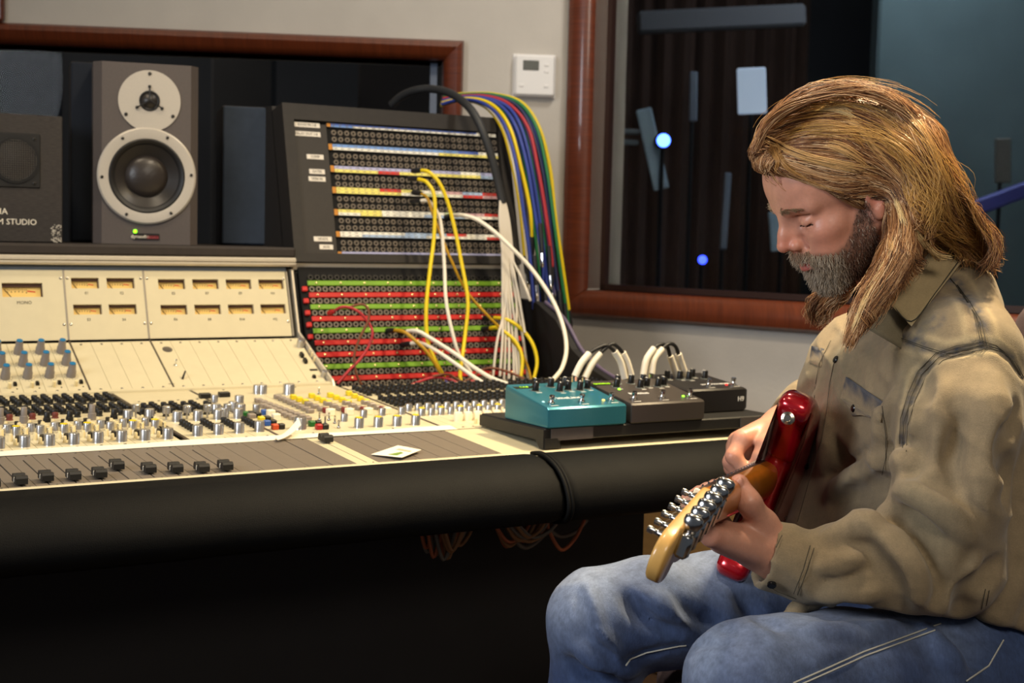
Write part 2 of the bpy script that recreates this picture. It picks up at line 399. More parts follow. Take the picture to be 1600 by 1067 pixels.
# ---------------------------------------------------------------- mixing console
M_CREAM = mat('cream_enamel', 'cabf9e', .42, var=.03, scale=40)
M_CREAMK = mat('cream_knob', 'e6d3a0', .4)
M_WHITE = mat('white_tape', 'f0e7d2', .6)
M_GREY = mat('grey_fader_plate', '6e6459', .5, var=.04, scale=60)
M_ALU = mat('brushed_aluminium', 'cdc3b0', .45, metal=.35, var=.05, scale=50)
M_KNOB = mat('knob_aluminium', 'c4c2c0', .28, metal=.9)
M_CHROME = mat('chrome', 'd8d8d6', .12, metal=1.)
M_BLKP = mat('black_plastic', '161514', .42)
M_BLKS = mat('black_satin', '1b1a19', .5)
M_SCREW = mat('screw_steel', 'b9b4aa', .25, metal=.9)
M_LEATHER = mat('black_leather', '070707', .58, var=.2, scale=30, bump=.4, bscale=1000, rvar=.06, spec=.14)
M_CASE = mat('black_desk_case', '0d0b0c', .65, var=.2, scale=12)
M_YEL = mat('yellow_cap', 'd9c21c', .45); M_RED = mat('red_cap', 'a3161c', .45); M_DRED = mat('dark_red_cap', '6e1218', .45); M_GRN = mat('green_cap', '1f6a2c', .45)
M_BLUE = mat('blue_cap', '2c549c', .45); M_ORG = mat('orange_cap', 'c0481e', .45); M_GCAP = mat('grey_clear_cap', '85796f', .3, spec=.6); M_WCAP = mat('white_cap', 'f0e4c8', .45)
M_KGREY = mat('grey_eq_knob', '8b837d', .4, metal=.2); M_KBLUE = mat('blue_knob_cap', '1d6c9a', .4)
M_SLOT = mat('slot_black', '0a0909', .8)
desk = thing('mixing_console', 'large cream and black analogue mixing console with a black leather armrest', 'mixing console', tuple(P0), YAW)
UL, UR = -.62, 1.27                                     # left end (outside the frame) and right end
b = MB()
b.prism([(-.05, 0), (-.05, .70), (-.165, .70), (-.165, .768), (.04, .781), (.47, .805), (.47, .76), (1.0, .76), (1.0, 0)][::-1], UL, 1.036, 'x')
b.obj('desk_body', M_CASE, desk, smooth=None)
b = MB().prism([(-.165, .735), (-.165, .768), (.04, .781), (.47, .805), (.47, .74), (1.0, .74), (1.0, .70), (.05, .70)][::-1], 1.0361, 1.24, 'x'); b.obj('desk_wing', M_CASE, desk, smooth=None)
b = MB().prism([(.47, .76), (.47, .805), (.50, .810), (.672, .885), (.720, 1.015), (.720, 1.04), (1.0, 1.04), (1.0, .76)][::-1], UL, .688, 'x'); b.obj('upper_case', M_CASE, desk, smooth=None)
b = MB().prism([(.64, .76), (.716, 1.04), (1.0, 1.04), (1.0, .76)][::-1], .6881, 1.235, 'x'); b.obj('patch_case', M_CASE, desk, smooth=None)
# leather armrest
prof = [(-.172, .7755), (-.180, .781), (-.200, .7835), (-.225, .780), (-.252, .769), (-.272, .752), (-.284, .731), (-.287, .712), (-.280, .697), (-.262, .689), (-.235, .687), (-.20, .690), (-.172, .698)]
def armrest(u0, u1, end=1):
    rings = []
    us = [u0+(u1-u0)*i/40 for i in range(41)]
    us = sorted(set([u0+.001, u0+.004, u0+.009, u1-.009, u1-.004, u1-.001]+us))
    for uu in us:
        e = min(uu-u0, u1-uu); sq = 1-.10*max(0, 1-e/.011)**2
        wob = .0012*math.sin(uu*23)+.0008*math.sin(uu*51+1)
        rings.append([(uu, -.225+(v+.225)*sq-(wob if v < -.2 else 0), .735+(z-.735)*sq) for v, z in prof])
    return MB().loft(rings).obj('armrest_pad', M_LEATHER, desk, smooth=60)
armrest(UL, .716); armrest(.728, 1.262)
for uu in (.719, .725):
    MB().tube([(uu, -.225+(v+.225)*1.0, .735+(z-.735)*1.0) for v, z in prof[1:-1]], .0034, 8, 3).obj('piping', M_LEATHER, desk, smooth=60)
# front strip and fader plates
N = np.array([0, -T34, 1]); N = N/np.linalg.norm(N)
def slab(b, u0, u1, v0, v1, t=.004, up=0., bev=0.):
    """plate lying on the deck plane"""
    c = math.atan(T34); Mx = np.eye(4); Mx[1, 1] = math.cos(c); Mx[2, 1] = math.sin(c); Mx[1, 2] = -math.sin(c); Mx[2, 2] = math.cos(c)
    vm = (v0+v1)/2; Mx[1, 3] = vm; Mx[2, 3] = deck_z(vm)+up; h = (v1-v0)/2/math.cos(c)
    return b.box(u0, u1, -h, h, -t, 0, bev, M=Mx)
def deckM(u_, v_, up=0., rz=0.):
    """matrix of a thing that stands upright on the deck plane"""
    x = np.array([math.cos(rz), math.sin(rz), math.sin(rz)*T34]); x /= np.linalg.norm(x); y = np.cross(N, x)
    return frame((u_, v_, deck_z(v_)+up), x, y, N)
slab(MB(), UL, 1.262, -.1725, -.1605, .012, .0015, .002).obj('front_strip', M_CREAM, desk)
FP = .0345
def fader_module(k, m, slot, u0=None, u1=None):
    u0 = FP*(k-.5)+.0004 if u0 is None else u0; u1 = FP*(k+.5)-.0004 if u1 is None else u1
    b = MB(); uc = (u0+u1)/2
    if slot:
        slab(b, u0, uc-.0011, -.160, .030); slab(b, uc+.0011, u1, -.160, .030)
        slab(b, uc-.0011, uc+.0011, -.160, -.152); slab(b, uc-.0011, uc+.0011, .0, .030)
    else: slab(b, u0, u1, -.160, .030)
    o = b.obj('fader_plate', m, desk, smooth=None)
    if slot:
        MB().add(*[(lambda q: (q.v[0], q.f))(slab(MB(), uc-.0016, uc+.0016, -.155, .004, .001, -.004))][0]).obj('fader_slot', M_SLOT, o, smooth=None)
    b = MB()
    for vv in (-.155, .024): b.lathe([(.0016, 0), (.0016, .0006), (.0009, .0009)], 8, M=deckM(uc+.009, vv))
    b.obj('screws', M_SCREW, o, kind='stuff')
    return o
cap_v = {-2: -.14, -1: -.1436, 0: -.1393, 1: -.1315, 2: -.1347, 3: -.1326, 4: -.0926, 5: -.1243, 6: -.1328, 7: -.1409, 8: -.1388}
capb = MB()                                              # fader cap: two humps with a saddle
capb.prism([(-.0125, .002), (-.0125, .0095), (-.0105, .0125), (-.0045, .0125), (-.002, .0085), (.002, .0085), (.0045, .0125), (.0105, .0125), (.0125, .0095), (.0125, .002)], -.0075, .0075, 'x')
capb.box(-.0015, .0015, -.003, .003, -.003, .003)
CAPM = None
def fader_cap(parent, u_, v_, white=True):
    global CAPM
    if CAPM is None:
        b = MB(); b.lathe([(.0001, 0), (.0001, .0001)], 3); 
        CAPM = MB(); 
        CAPM.v, CAPM.f, CAPM.n = list(capb.v), list(capb.f), capb.n
        CAPM = CAPM.mesh('fader_cap', 30); CAPM.materials.append(M_BLKS)
    o = put('fader_cap', CAPM, parent); o.matrix_local = Matrix(deckM(u_, v_, .0005).tolist())
    if white:
        l = MB().box(-.0078, .0078, -.0008, .0008, .0086, .0091).box(-.0079, -.0074, -.0008, .0008, .003, .0091).obj('pointer_line', M_WHITE, o, smooth=None)
    return o
for k in range(-3, 8):
    fader_module(k, M_GREY, True)
for i, (k, vv) in enumerate(sorted(cap_v.items())):
    fader_cap(desk, FP*(k-1), vv)
for k in range(8, 12): fader_module(k, M_GREY, False)
fader_module(12, M_GREY, False, FP*11.5+.002, .4345)
fader_module(0, M_CREAM, True, .4353, .4695)
fader_cap(desk, .4524, -.004, False)
uu = .4703
for k in range(6):
    fader_module(0, M_GREY, False, uu+.0004, uu+.0345-.0004); uu += .0349
slab(MB(), .6805, 1.262, -.160, .030).obj('blank_plate', M_CREAM, desk, smooth=None)
# paper tape along the top of the faders (loosely stuck), lifted in places
rings = []
for i in range(90):
    x = UL+(.705-UL)*i/89
    d = .003*math.sin(x*9)+.002*math.sin(x*23)
    up = .0025+.0006*math.sin(x*31); wv = .5+.5*math.sin(x*14)
    a, c = .030-d*.5+.002*wv, .056+d*.6-.004*wv
    rings.append([(x, a, deck_z(a)+.0006), (x, c, deck_z(c)+up), (x, c, deck_z(c)+up+.0004), (x, a, deck_z(a)+.001)])
tp = MB().loft(rings).obj('masking_tape', M_WHITE, None, smooth=None); tp.location = tuple(P0); tp.rotation_euler = (0, 0, YAW)
tag(tp, 'strip of white tape stuck along the top edge of the faders', 'tape')
q0, q1 = deck(432, 690), deck(480, 671)
ms = []
for i in range(8):
    f_ = i/7; c_ = q0*(1-f_)+deck(476, 685)*f_
    ms.append([(c_[0]-.003, c_[1]-.012+.02*f_, deck_z(c_[1])+.004+.016*f_*f_), (c_[0]+.003, c_[1]+.012+.02*f_, deck_z(c_[1])+.005+.024*f_*f_), (c_[0]+.003, c_[1]+.012+.02*f_, deck_z(c_[1])+.0055+.024*f_*f_), (c_[0]-.003, c_[1]-.012+.02*f_, deck_z(c_[1])+.0045+.016*f_*f_)])
tp2 = MB().loft(ms).obj('loose_tape_end', M_WHITE, None, smooth=None); tp2.location = tuple(P0); tp2.rotation_euler = (0, 0, YAW)
tag(tp2, 'loose white tape end curling up beside the coloured buttons', 'tape')
# ---------------------------------------------------------------- knobs and buttons: meshes shared by their copies
def share(b, name, m, smooth=35):
    me = b.mesh(name, smooth); me.materials.append(m); return me
def fl(r, h, seg=28, fl_=.06): return MB().lathe([(r*1.02, 0), (r, .0008), (r, h*.93), (r*.9, h)], seg, flute=fl_)
K_SILV = share(fl(.0080, .0165), 'knob', M_KNOB); K_SILS = share(fl(.0062, .0130), 'knob', M_KNOB); K_SILL = share(fl(.0105, .0195), 'knob', M_KNOB)
K_WHT = share(MB().lathe([(.0062, 0), (.0062, .012), (.0055, .0135)], 16), 'knob', M_WCAP)
K_TALL = share(MB().lathe([(.0068, 0), (.0066, .011), (.0050, .0115), (.0048, .024), (.0042, .025)], 24, flute=.05), 'knob', M_KGREY)
K_MUSH = share(MB().lathe([(.0016, 0), (.0016, .010), (.0068, .0105), (.0068, .0215), (.006, .0225)], 24, flute=.04), 'knob', M_KNOB)
K_BLK = share(MB().lathe([(.0062, 0), (.0060, .006), (.0050, .0065), (.0048, .0155), (.004, .0165)], 20, flute=.05), 'knob', M_BLKP)
B_BLK = share(MB().lathe([(.0058, 0), (.0058, .0012), (.0048, .0020), (.0054, .0066), (.0046, .0090), (.0022, .0096)], 10), 'button', M_BLKP)
B_RED = share(MB().lathe([(.0058, 0), (.0058, .0012), (.0048, .0020), (.0054, .0066), (.0046, .0090), (.0022, .0096)], 10), 'button', mat('brown_red_button', '6a3028', .45))
def tbox(w, d, h, tp=.75): return MB().loft([[(-w, -d, 0), (w, -d, 0), (w, d, 0), (-w, d, 0)], [(-w*.95, -d*.95, h*.75), (w*.95, -d*.95, h*.75), (w*.95, d*.95, h*.75), (-w*.95, d*.95, h*.75)], [(-w*tp, -d*tp, h), (w*tp, -d*tp, h), (w*tp, d*tp, h), (-w*tp, d*tp, h)]])
B_CRM = share(MB().lathe([(.0030, 0), (.0028, .0075), (.0022, .0095)], 10), 'button', M_CREAMK)
B_CRML = share(MB().lathe([(.0036, 0), (.0030, .0090), (.0024, .0105)], 10), 'button', M_CREAMK)
B_ROCK = share(tbox(.0030, .0062, .0085), 'rocker_switch', M_BLKP)
B_BLKSM = share(tbox(.0030, .0036, .006), 'button', M_BLKP)
def sq(m, w=.0052, d=.0052, h=.009): return share(MB().box(-w, w, -d, d, 0, h, .0012), 'button', m)
B_Y, B_R, B_G, B_B, B_O = sq(M_YEL), sq(M_DRED), sq(M_GRN), sq(M_BLUE), sq(M_ORG); B_W = sq(M_WCAP, .0065, .0060, .012); B_GC = sq(M_GCAP, .0062, .0066, .0075); B_K = sq(M_BLKP); B_RR = sq(M_RED)
K_TOG = share(MB().lathe([(.0036, 0), (.0034, .002), (.0020, .0026), (.0014, .0045), (.0019, .0125), (.0012, .0135)], 10), 'toggle_switch', M_CHROME)
CAP_Y = share(MB().lathe([(.0058, 0), (.0058, .0006), (.005, .0009)], 14), 'cap', M_YEL)
def on_deck(me, u_, v_, parent, up=0., rz=0., tilt=None):
    o = put(me.name.split('.')[0], me, parent)
    o.matrix_local = Matrix(deckM(u_, v_, up, rz).tolist()); return o
def module(u0, u1, v0, v1, m=M_CREAM):
    o = slab(MB(), u0, u1, v0, v1, .004, 0.).obj('channel_module', m, desk, smooth=None)
    b = MB()
    for vv in (v0+.010, v1-.006): b.lathe([(.0024, 0), (.0024, .0008), (.0012, .0013)], 8, M=deckM((u0+u1)/2+.002, vv))
    b.obj('screws', M_SCREW, o, kind='stuff'); return o
UK0, PK = .0215, .0352
V0, V1 = .0565, .487
for k in range(-3, 7):
    uc = UK0+PK*k; mo = module(uc-PK/2+.0004-.003, uc+PK/2-.0004-.003, V0, V1)
    on_deck(K_SILV, uc, .0885, mo, rz=k)
    on_deck(B_CRM, uc-.010, .1020, mo); on_deck(B_CRML, uc-.0105, .1310, mo)
    on_deck(B_ROCK, uc-.001, .1250, mo, rz=.1)
    for vv in (.2145, .2000, .1855, .1680): on_deck(B_CRML, uc+.0215-.002, vv, mo)
    yk = on_deck(K_SILS, uc+.0065, .1740, mo, rz=.3*k)
    sk = on_deck(K_SILS, uc-.0030, .1930, mo)
    if k % 3 != 1: on_deck(CAP_Y, uc+.0065, .1740, mo, .0131)
    on_deck(B_CRM, uc+.004, .2330, mo)
    for vv in (.236, .248): on_deck(B_BLKSM, uc+.0235, vv, mo)
    on_deck(B_BLKSM, uc+.011, .2230, mo)
    on_deck(K_TALL if k in (-1, 0, 1, 4, -2, -3) else (K_MUSH if k > 5 else K_BLK), uc+.008-.006, .262, mo)
    if k > 4: on_deck(K_SILV, uc+.020, .2460, mo)
    on_deck(B_RED if k < 3 else B_BLK, uc+.0215, .2900, mo)
    on_deck(K_TOG, uc-.0125, .1700, mo); on_deck(K_TOG, uc+.0150-.004, .1480, mo)
    for c in (0, 1):
        for j in range(4):
            on_deck(B_BLK, uc-.010+.0170*c, .3120+.0160*j+.009*c, mo)
        for j in range(4):
            on_deck(B_BLK, uc-.010+.0170*c, .4010+.0165*j+.009*c, mo)
# dividers between groups of modules (dark gaps) and the second group
for u_ in (.2585, .402):
    slab(MB(), u_-.0022, u_+.0022, V0-.004, V1, .003, .0006).obj('divider', mat('divider_dark', '4a4036', .6), desk, smooth=None)
def strip_u(k): return .2625+.0345*k
for k in range(4):
    u0 = strip_u(k); mo = module(u0, u0+.0337, V0, .405)
    uc = u0+.0165
    on_deck(K_SILV, uc+.004, .099+.002*k, mo, rz=k)
    for j in range(5): on_deck(B_BLK, uc+.008, .130+.0135*j, mo)
    on_deck(K_MUSH, uc-.003, .232, mo); on_deck(K_SILV, uc+.010, .216, mo, rz=1)
    on_deck(B_BLK, uc+.006, .262, mo)
    if k < 3:
        for c in (0, 1):
            for j in range(4): on_deck(B_BLK, uc-.008+.016*c, .290+.0165*j+.008*c, mo)
    else:
        for j in range(5): on_deck(B_BLK, uc-.004, .275+.0150*j, mo)
mo = module(.2625, .402, .4058, V1)
for (x, y, me) in ((335, 628, K_SILS), (373.5, 632, K_SILV)): q = deck(x, y); on_deck(me, q[0], q[1], mo)
for (x, y, m_) in ((320, 622, M_YEL), (350, 620, M_WCAP)):
    q = deck(x, y); o = MB().box(-.010, .010, -.006, .006, 0, .009, .001).obj('meter_button', M_BLKP, mo); o.matrix_local = Matrix(deckM(q[0], q[1]).tolist())
    MB().box(-.009, .009, -.005, .005, .009, .0105, .0008).obj('cap', m_, None).parent = mo
    c_ = [x for x in mo.children][-1]; c_.matrix_local = Matrix(deckM(q[0], q[1]).tolist())
# monitor section
mo = module(.406, .5150, V0, V1)
SQ = dict(Y=B_Y, R=B_R, G=B_G, B=B_B, O=B_O, W=B_W, C=B_GC, K=B_K, D=B_RR)
def row(parent, me, p0, p1, n):
    a, c = deck(*p0), deck(*p1)
    for i in range(n):
        f_ = i/max(1, n-1); on_deck(me, a[0]*(1-f_)+c[0]*f_, a[1]*(1-f_)+c[1]*f_, parent)
for (x, y, ks) in ((383, 651, 'G'), (393, 653, 'C'), (408, 659, 'Y'), (417, 665, 'B'), (429.5, 671, 'O'), (413, 648, 'B'), (423, 651, 'W'), (431, 657, 'W')):
    q = deck(x, y); on_deck(SQ[ks], q[0], q[1], mo)
    if ks not in 'W':
        on_deck(B_K, q[0]+.011, q[1]+.001, mo)
row(mo, B_GC, (404, 629), (480, 657), 10); row(mo, B_GC, (434, 623), (484, 645), 8)
row(mo, B_GC, (412, 637), (474, 662), 9)
for (x, y, me) in ((402, 615, K_SILV), (410, 615, K_SILV), (451, 616, K_SILL), (468.5, 670, K_SILL), (400, 643, K_SILS), (364, 642, K_SILV), (376, 646, K_SILV), (337, 646, K_SILV), (350, 652, K_SILV)):
    q = deck(x, y); on_deck(me, q[0], q[1], mo)
mo = module(.5158, .6880, V0, V1)
for i, (a, c) in enumerate((((458, 624), (477, 631)), ((487, 622), (513, 633)), ((516, 621), (544, 632)), ((545, 618), (572, 631)))):
    row(mo, B_Y, a, c, 3 if i == 0 else 4)
    d_ = 29.5*i
    row(mo, B_GC, (482+d_*1.0, 634-.8*i), (502+d_, 642-.8*i), 3)
    q = deck(509+d_, 645-.8*i); on_deck(B_R, q[0], q[1], mo); q = deck(516+d_, 649-.8*i); on_deck(B_W, q[0], q[1], mo)
for (x, y) in ((499, 657), (508, 663), (514, 657), (523, 662), (529, 669)): q = deck(x, y); on_deck(K_TOG, q[0], q[1], mo)
for (x, y, ks) in ((487, 666, 'G'), (498, 671, 'D')):
    q = deck(x, y); on_deck(SQ[ks], q[0], q[1], mo); on_deck(B_K, q[0]+.011, q[1], mo)
for (x, y) in ((560.7, 668), (590.7, 666.5), (620, 665), (649, 663.5)):
    q = deck(x, y); on_deck(K_SILV, q[0], q[1], mo); on_deck(CAP_Y, q[0], q[1], mo, .0166)
for (x, y) in ((537.5, 658), (568, 652), (597, 649), (627.5, 647)): q = deck(x, y); on_deck(K_SILS, q[0], q[1], mo)
q = deck(498, 616); on_deck(K_TOG, q[0], q[1], mo)
# right hand strips below the patch field
slab(MB(), .6885, .6935, V0-.004, V1-.03, .003, .0006).obj('divider', MATS['divider_dark'], desk, smooth=None)
RU = .0192
K_WHL = share(MB().lathe([(.0076, 0), (.0076, .0135), (.0068, .0150)], 16), 'knob', M_WCAP)
for k in range(29):
    u0 = .6945+RU*k; mo = module(u0, u0+RU-.0007, V0-.02, .470); uc = u0+RU/2
    if k > 1: on_deck(K_WHL, uc+.002, .100, mo)
    on_deck(K_SILS, uc+.002, .160, mo, rz=k*.7); on_deck(K_SILS, uc-.001, .205, mo)
    if k % 2 == 0: on_deck(CAP_Y, uc+.002, .160, mo, .0131)
    if k > 2: on_deck(B_CRM, uc, .068, mo)
    if k > 4: on_deck(K_SILS, uc, .046, mo)
    for j in range(11):
        on_deck(B_BLK, uc-.0006, .236+.0165*j+(.030 if j > 5 else 0), mo)
# ---------------------------------------------------------------- sloped modules with blue-capped knobs
SA, SB = np.array([.500, .8185]), np.array([.655, .898])
sd = (SB-SA)/np.linalg.norm(SB-SA); sn = np.array([-sd[1], sd[0]])
SLEN = float(np.linalg.norm(SB-SA))
def slopeM(u_, s_, up=0.):
    c = SA+sd*s_+sn*up
    return frame((u_, c[0], c[1]), (1, 0, 0), (0, sd[0], sd[1]), (0, sn[0], sn[1]))
N_SL = UX*0+VX*sn[0]+ZX*sn[1]
def slope_hit(x, y):
    q = con(hit(x, y, W(0, SA[0], SA[1]), N_SL)); return q[0], float((q[1:]-SA)@sd)
PS = .0378
K_EQ = share(MB().lathe([(.0086, 0), (.0082, .011), (.0072, .0125), (.0062, .0250), (.0056, .0260)], 24, flute=.05), 'equaliser_knob', M_KGREY)
K_EQC = share(MB().lathe([(.0056, .0260), (.0054, .0272), (.002, .0274)], 16), 'blue_cap', M_KBLUE)
S_DOT = share(MB().box(-.0012, .0012, -.0012, .0012, -.0006, .0006), 'pointer', M_BLKP)
def on_slope(me, u_, s_, parent, up=0.):
    o = put(me.name.split('.')[0], me, parent); o.matrix_local = Matrix(slopeM(u_, s_, up).tolist()); return o
def slope_module(k, kind):
    u0 = .2269+PS*k; b = MB()
    b.box(0.0003, PS-.0003, .002, SLEN-.004, -.004, 0, M=slopeM(u0, 0))
    o = b.obj('slope_module', M_CREAM, desk, smooth=None)
    b = MB()
    for s_ in (.011, SLEN-.012): b.lathe([(.0027, 0), (.0025, .0010), (.0012, .0016)], 8, M=slopeM(u0+PS*.5, s_))
    b.obj('screws', M_SCREW, o, kind='stuff')
    if kind == 'eq':
        for s_ in (.058, .098, .138):
            kn = on_slope(K_EQ, u0+PS*.40, s_, o)
            on_slope(K_EQC, u0+PS*.40, s_, o)
        on_slope(B_CRML, u0+PS*.42, .026, o); on_slope(B_BLKSM, u0+PS*.72, .034, o); on_slope(S_DOT, u0+PS*.75, .022, o)
        b = MB()
        for s_ in (.058, .098, .138):
            for i in range(11):
                a = math.radians(-220+26*i); b.box(-.0004, .0004, .0112, .0128, 0, .0003, M=slopeM(u0+PS*.40, s_) @ frame((0, 0, 0), (math.sin(a), -math.cos(a), 0), (math.cos(a), math.sin(a), 0), (0, 0, 1)))
        b.obj('scale_marks', M_BLKP, o, smooth=None, kind='stuff')
    return o
for k in range(-8, 0): slope_module(k, 'eq')
for k in range(0, 4): slope_module(k, 'blank')
for k in range(4, 12):
    o = slope_module(k, 'blank'); u0 = .2269+PS*k
    if k == 4:
        u_, s_ = slope_hit(261.5, 546)
        m_ = MB().lathe([(.0095, 0), (.0095, .0008), (.008, .0012)], 20, M=slopeM(u_, s_)).obj('talkback_grille', mat('mesh_grey', '6e675f', .4, metal=.6, var=.3, scale=900), o)
        u_, s_ = slope_hit(274, 571); on_slope(K_TOG, u_, s_, o)
        u_, s_ = slope_hit(285, 592); x = MB().tube([(0, 0, 0), (.002, .002, .006), (.006, .008, .012)], [.0022, .002, .0016], 8).obj('lever_switch', M_BLKP, o); x.matrix_local = Matrix(slopeM(u_, s_).tolist())
        T = text_mb('TALK', .0042, slopeM(*slope_hit(268, 600), .0002)).obj('lettering', M_BLKP, o, smooth=None)
    if k == 11:
        for (x, y, me) in ((469, 541, K_SILV), (505.5, 588, K_SILS), (471, 557, B_ROCK), (476.5, 566, B_ROCK), (484, 551, B_CRM), (487, 557, B_CRM), (491, 564, B_CRM), (490.5, 590, B_BLKSM)):
            u_, s_ = slope_hit(x, y); on_slope(me, u_, s_, o)
        u_, s_ = slope_hit(490, 578); x = MB().box(-.008, .008, -.003, .003, -.001, .0008).obj('meter_slot', M_BLKP, o); x.matrix_local = Matrix(slopeM(u_, s_).tolist())
for k in (0, 4):
    MB().box(-.0014, .0014, 0, SLEN, -.004, .0012, M=slopeM(.2269+PS*k, 0)).obj('divider', MATS['divider_dark'], desk, smooth=None)
MB().prism([(.487, .8135), (.487, .822), (.499, .8245), (.502, .8185)][::-1], UL, .683, 'x').obj('cream_ledge', M_CREAM, desk, smooth=None)
# ---------------------------------------------------------------- meter panels
MA, MBp = np.array([.658, .9005]), np.array([.7005, 1.0290])
md = (MBp-MA)/np.linalg.norm(MBp-MA); mn = np.array([-md[1], md[0]]); MH = float(np.linalg.norm(MBp-MA))
def metM(u_, s_, up=0.):
    c = MA+md*s_+mn*up; return frame((u_, c[0], c[1]), (1, 0, 0), (0, md[0], md[1]), (0, mn[0], mn[1]))
N_MT = VX*mn[0]+ZX*mn[1]
def met_hit(x, y):
    q = con(hit(x, y, W(0, MA[0], MA[1]), N_MT)); return q[0], float((q[1:]-MA)@md)
def plate_holes(u0, u1, s0, s1, holes, t=.010):
    xs = sorted({u0, u1} | {h[0] for h in holes} | {h[1] for h in holes}); ys = sorted({s0, s1} | {h[2] for h in holes} | {h[3] for h in holes})
    b = MB()
    def q(a, c, d, e): b.add([a, c, d, e], [(0, 1, 2, 3)])
    for i in range(len(xs)-1):
        for j in range(len(ys)-1):
            mx, my = (xs[i]+xs[i+1])/2, (ys[j]+ys[j+1])/2
            if not any(h[0] < mx < h[1] and h[2] < my < h[3] for h in holes):
                q((xs[i], ys[j], 0), (xs[i+1], ys[j], 0), (xs[i+1], ys[j+1], 0), (xs[i], ys[j+1], 0))
    for h in list(holes):
        a, c, d, e = h
        q((a, d, 0), (a, e, 0), (a, e, -t), (a, d, -t)); q((c, d, 0), (c, d, -t), (c, e, -t), (c, e, 0))
        q((a, d, 0), (a, d, -t), (c, d, -t), (c, d, 0)); q((a, e, 0), (c, e, 0), (c, e, -t), (a, e, -t))
    a, c, d, e = u0, u1, s0, s1
    q((a, d, 0), (a, d, -.003), (a, e, -.003), (a, e, 0)); q((c, d, 0), (c, e, 0), (c, e, -.003), (c, d, -.003))
    q((a, d, 0), (c, d, 0), (c, d, -.003), (a, d, -.003)); q((a, e, 0), (a, e, -.003), (c, e, -.003), (c, e, 0))
    return b
M_VUF = mat('meter_face', 'dcb868', .6, emit='e2b860', estr=.05); M_VUR = mat('meter_red', 'c2391b', .6); M_VUN = mat('meter_needle', '3a2614', .6)
def rectpx(x0, y0, x1, y1):
    a = met_hit(x0, y1); c = met_hit(x1, y0); return a[0], c[0], a[1], c[1]
groups = [(-.62, .2258, [(4, 442, 66, 464, 'MONO', (38, 473))]),
          (.2280, .3770, [(112, 434, 154, 450.5, 'E1', (135.5, 458)), (167.5, 434.5, 209.5, 450.5, 'E2', (190.5, 458)), (115.5, 475.5, 158.5, 491.5, 'E3', (139, 499.5)), (171, 475.5, 213, 491.5, 'E4', (194, 499.5))]),
          (.3794, .6700, [(248, 436, 288.5, 451.5, 'E5', (271, 458.5)), (301.5, 436.5, 341, 451.5, 'E7', (323.5, 458.5)), (354, 436.5, 392, 451.5, 'E9', (375.5, 458.5)), (405, 437, 442.5, 451.5, 'M1', (426.5, 458.5)),
                           (252, 476, 292, 491.5, 'E6', (274.5, 499)), (305, 476, 344.5, 491.5, 'E8', (327.5, 499)), (357.5, 476, 396, 491.5, 'E10', (378.5, 499)), (408.5, 476, 446, 491.5, 'M2', (430, 499))])]
for gi, (u0, u1, L) in enumerate(groups):
    hs = []
    for g in L:
        r = rectpx(*g[:4])
        if g[4] in ('E1', 'E2', 'E5', 'E7', 'E9', 'M1'): sref = rectpx(*(groups[gi][2][0][:4]))[2:]
        elif g[4] != 'MONO': sref = rectpx(*(groups[gi][2][len(L)//2][:4]))[2:]
        else: sref = r[2:]
        hs.append((r[0], r[1], sref[0], sref[1]))
    pl = plate_holes(u0, u1, 0, MH, hs).obj('meter_panel', M_CREAM, desk, smooth=None)
    Mp = metM(0, 0); pl.matrix_local = Matrix(Mp.tolist())
    for g, h in zip(L, hs):
        a, c, d, e = h; ww, hh = c-a, e-d
        vu = MB().box(a-.002, c+.002, d-.002, e+.002, -.0125, -.0100).obj('meter', M_VUF, desk, smooth=None); vu.matrix_local = Matrix(Mp.tolist())
        x0 = a+ww*.26; ang = math.atan2(hh*.70, -ww*.20)
        MB().box(0, hh*.80, -.0005, .0005, 0, .0006, M=frame((x0, d+.0003, -.0096), (math.cos(ang), math.sin(ang), 0), (-math.sin(ang), math.cos(ang), 0), (0, 0, 1))).obj('needle', M_VUN, vu, smooth=None)
        MB().box(-ww*.10, ww*.10, -hh*.045, hh*.045, 0, .0004, M=frame((a+ww*.74, d+hh*.48, -.0099), (.99, -.12, 0), (.12, .99, 0), (0, 0, 1))).obj('red_zone', M_VUR, vu, smooth=None)
        b = MB()
        for i in range(11):
            f_ = i/10; xx = a+ww*(.16+.46*f_); yy = d+hh*(.50+.14*math.sin(math.pi*(.15+.7*f_)))
            b.box(xx-.00025, xx+.00025, yy-hh*.07, yy+hh*(.05 if i % 2 else .10), -.0099, -.0096)
            if i % 2 == 0: b.box(xx-.0008, xx+.0008, yy-hh*.2, yy-hh*.12, -.0099, -.0096)
        b.obj('scale_marks', M_VUN, vu, smooth=None, kind='stuff')
        b = MB().box(a-.001, c+.001, e-hh*.24, e+.001, -.0100, -.0060).box(c-ww*.025, c+.001, d, e, -.0100, -.0060); b.obj('shade_strip', mat('meter_shade', '4b2f1e', .7), vu, smooth=None)  # dark strips paint the recess shadow along the top and right edge
        u_, s_ = met_hit(*g[5])
        sz = .0085 if g[4] == 'MONO' else .0072
        text_mb(g[4], sz, frame((u_, s_, .0001), (1, 0, 0), (0, 1, 0), (0, 0, 1))).obj('lettering', mat('black_print', '2a2620', .7), pl, smooth=None)
    for uu in ((u0+.005 if gi else None), u1-.005):
        if uu is None: continue
        for s_ in (.030, MH-.016):
            o = MB().lathe([(.0027, 0), (.0024, .0012), (.001, .0018)], 10).obj('screw', M_SCREW, pl); o.location = (uu, s_, 0)
for uu in (.2269, .3782, .6730):
    MB().box(-.0016, .0016, 0, MH, -.003, .0010, M=metM(uu, 0)).obj('aluminium_divider', mat('divider_grey', '8c857a', .45, metal=.4), desk, smooth=None)
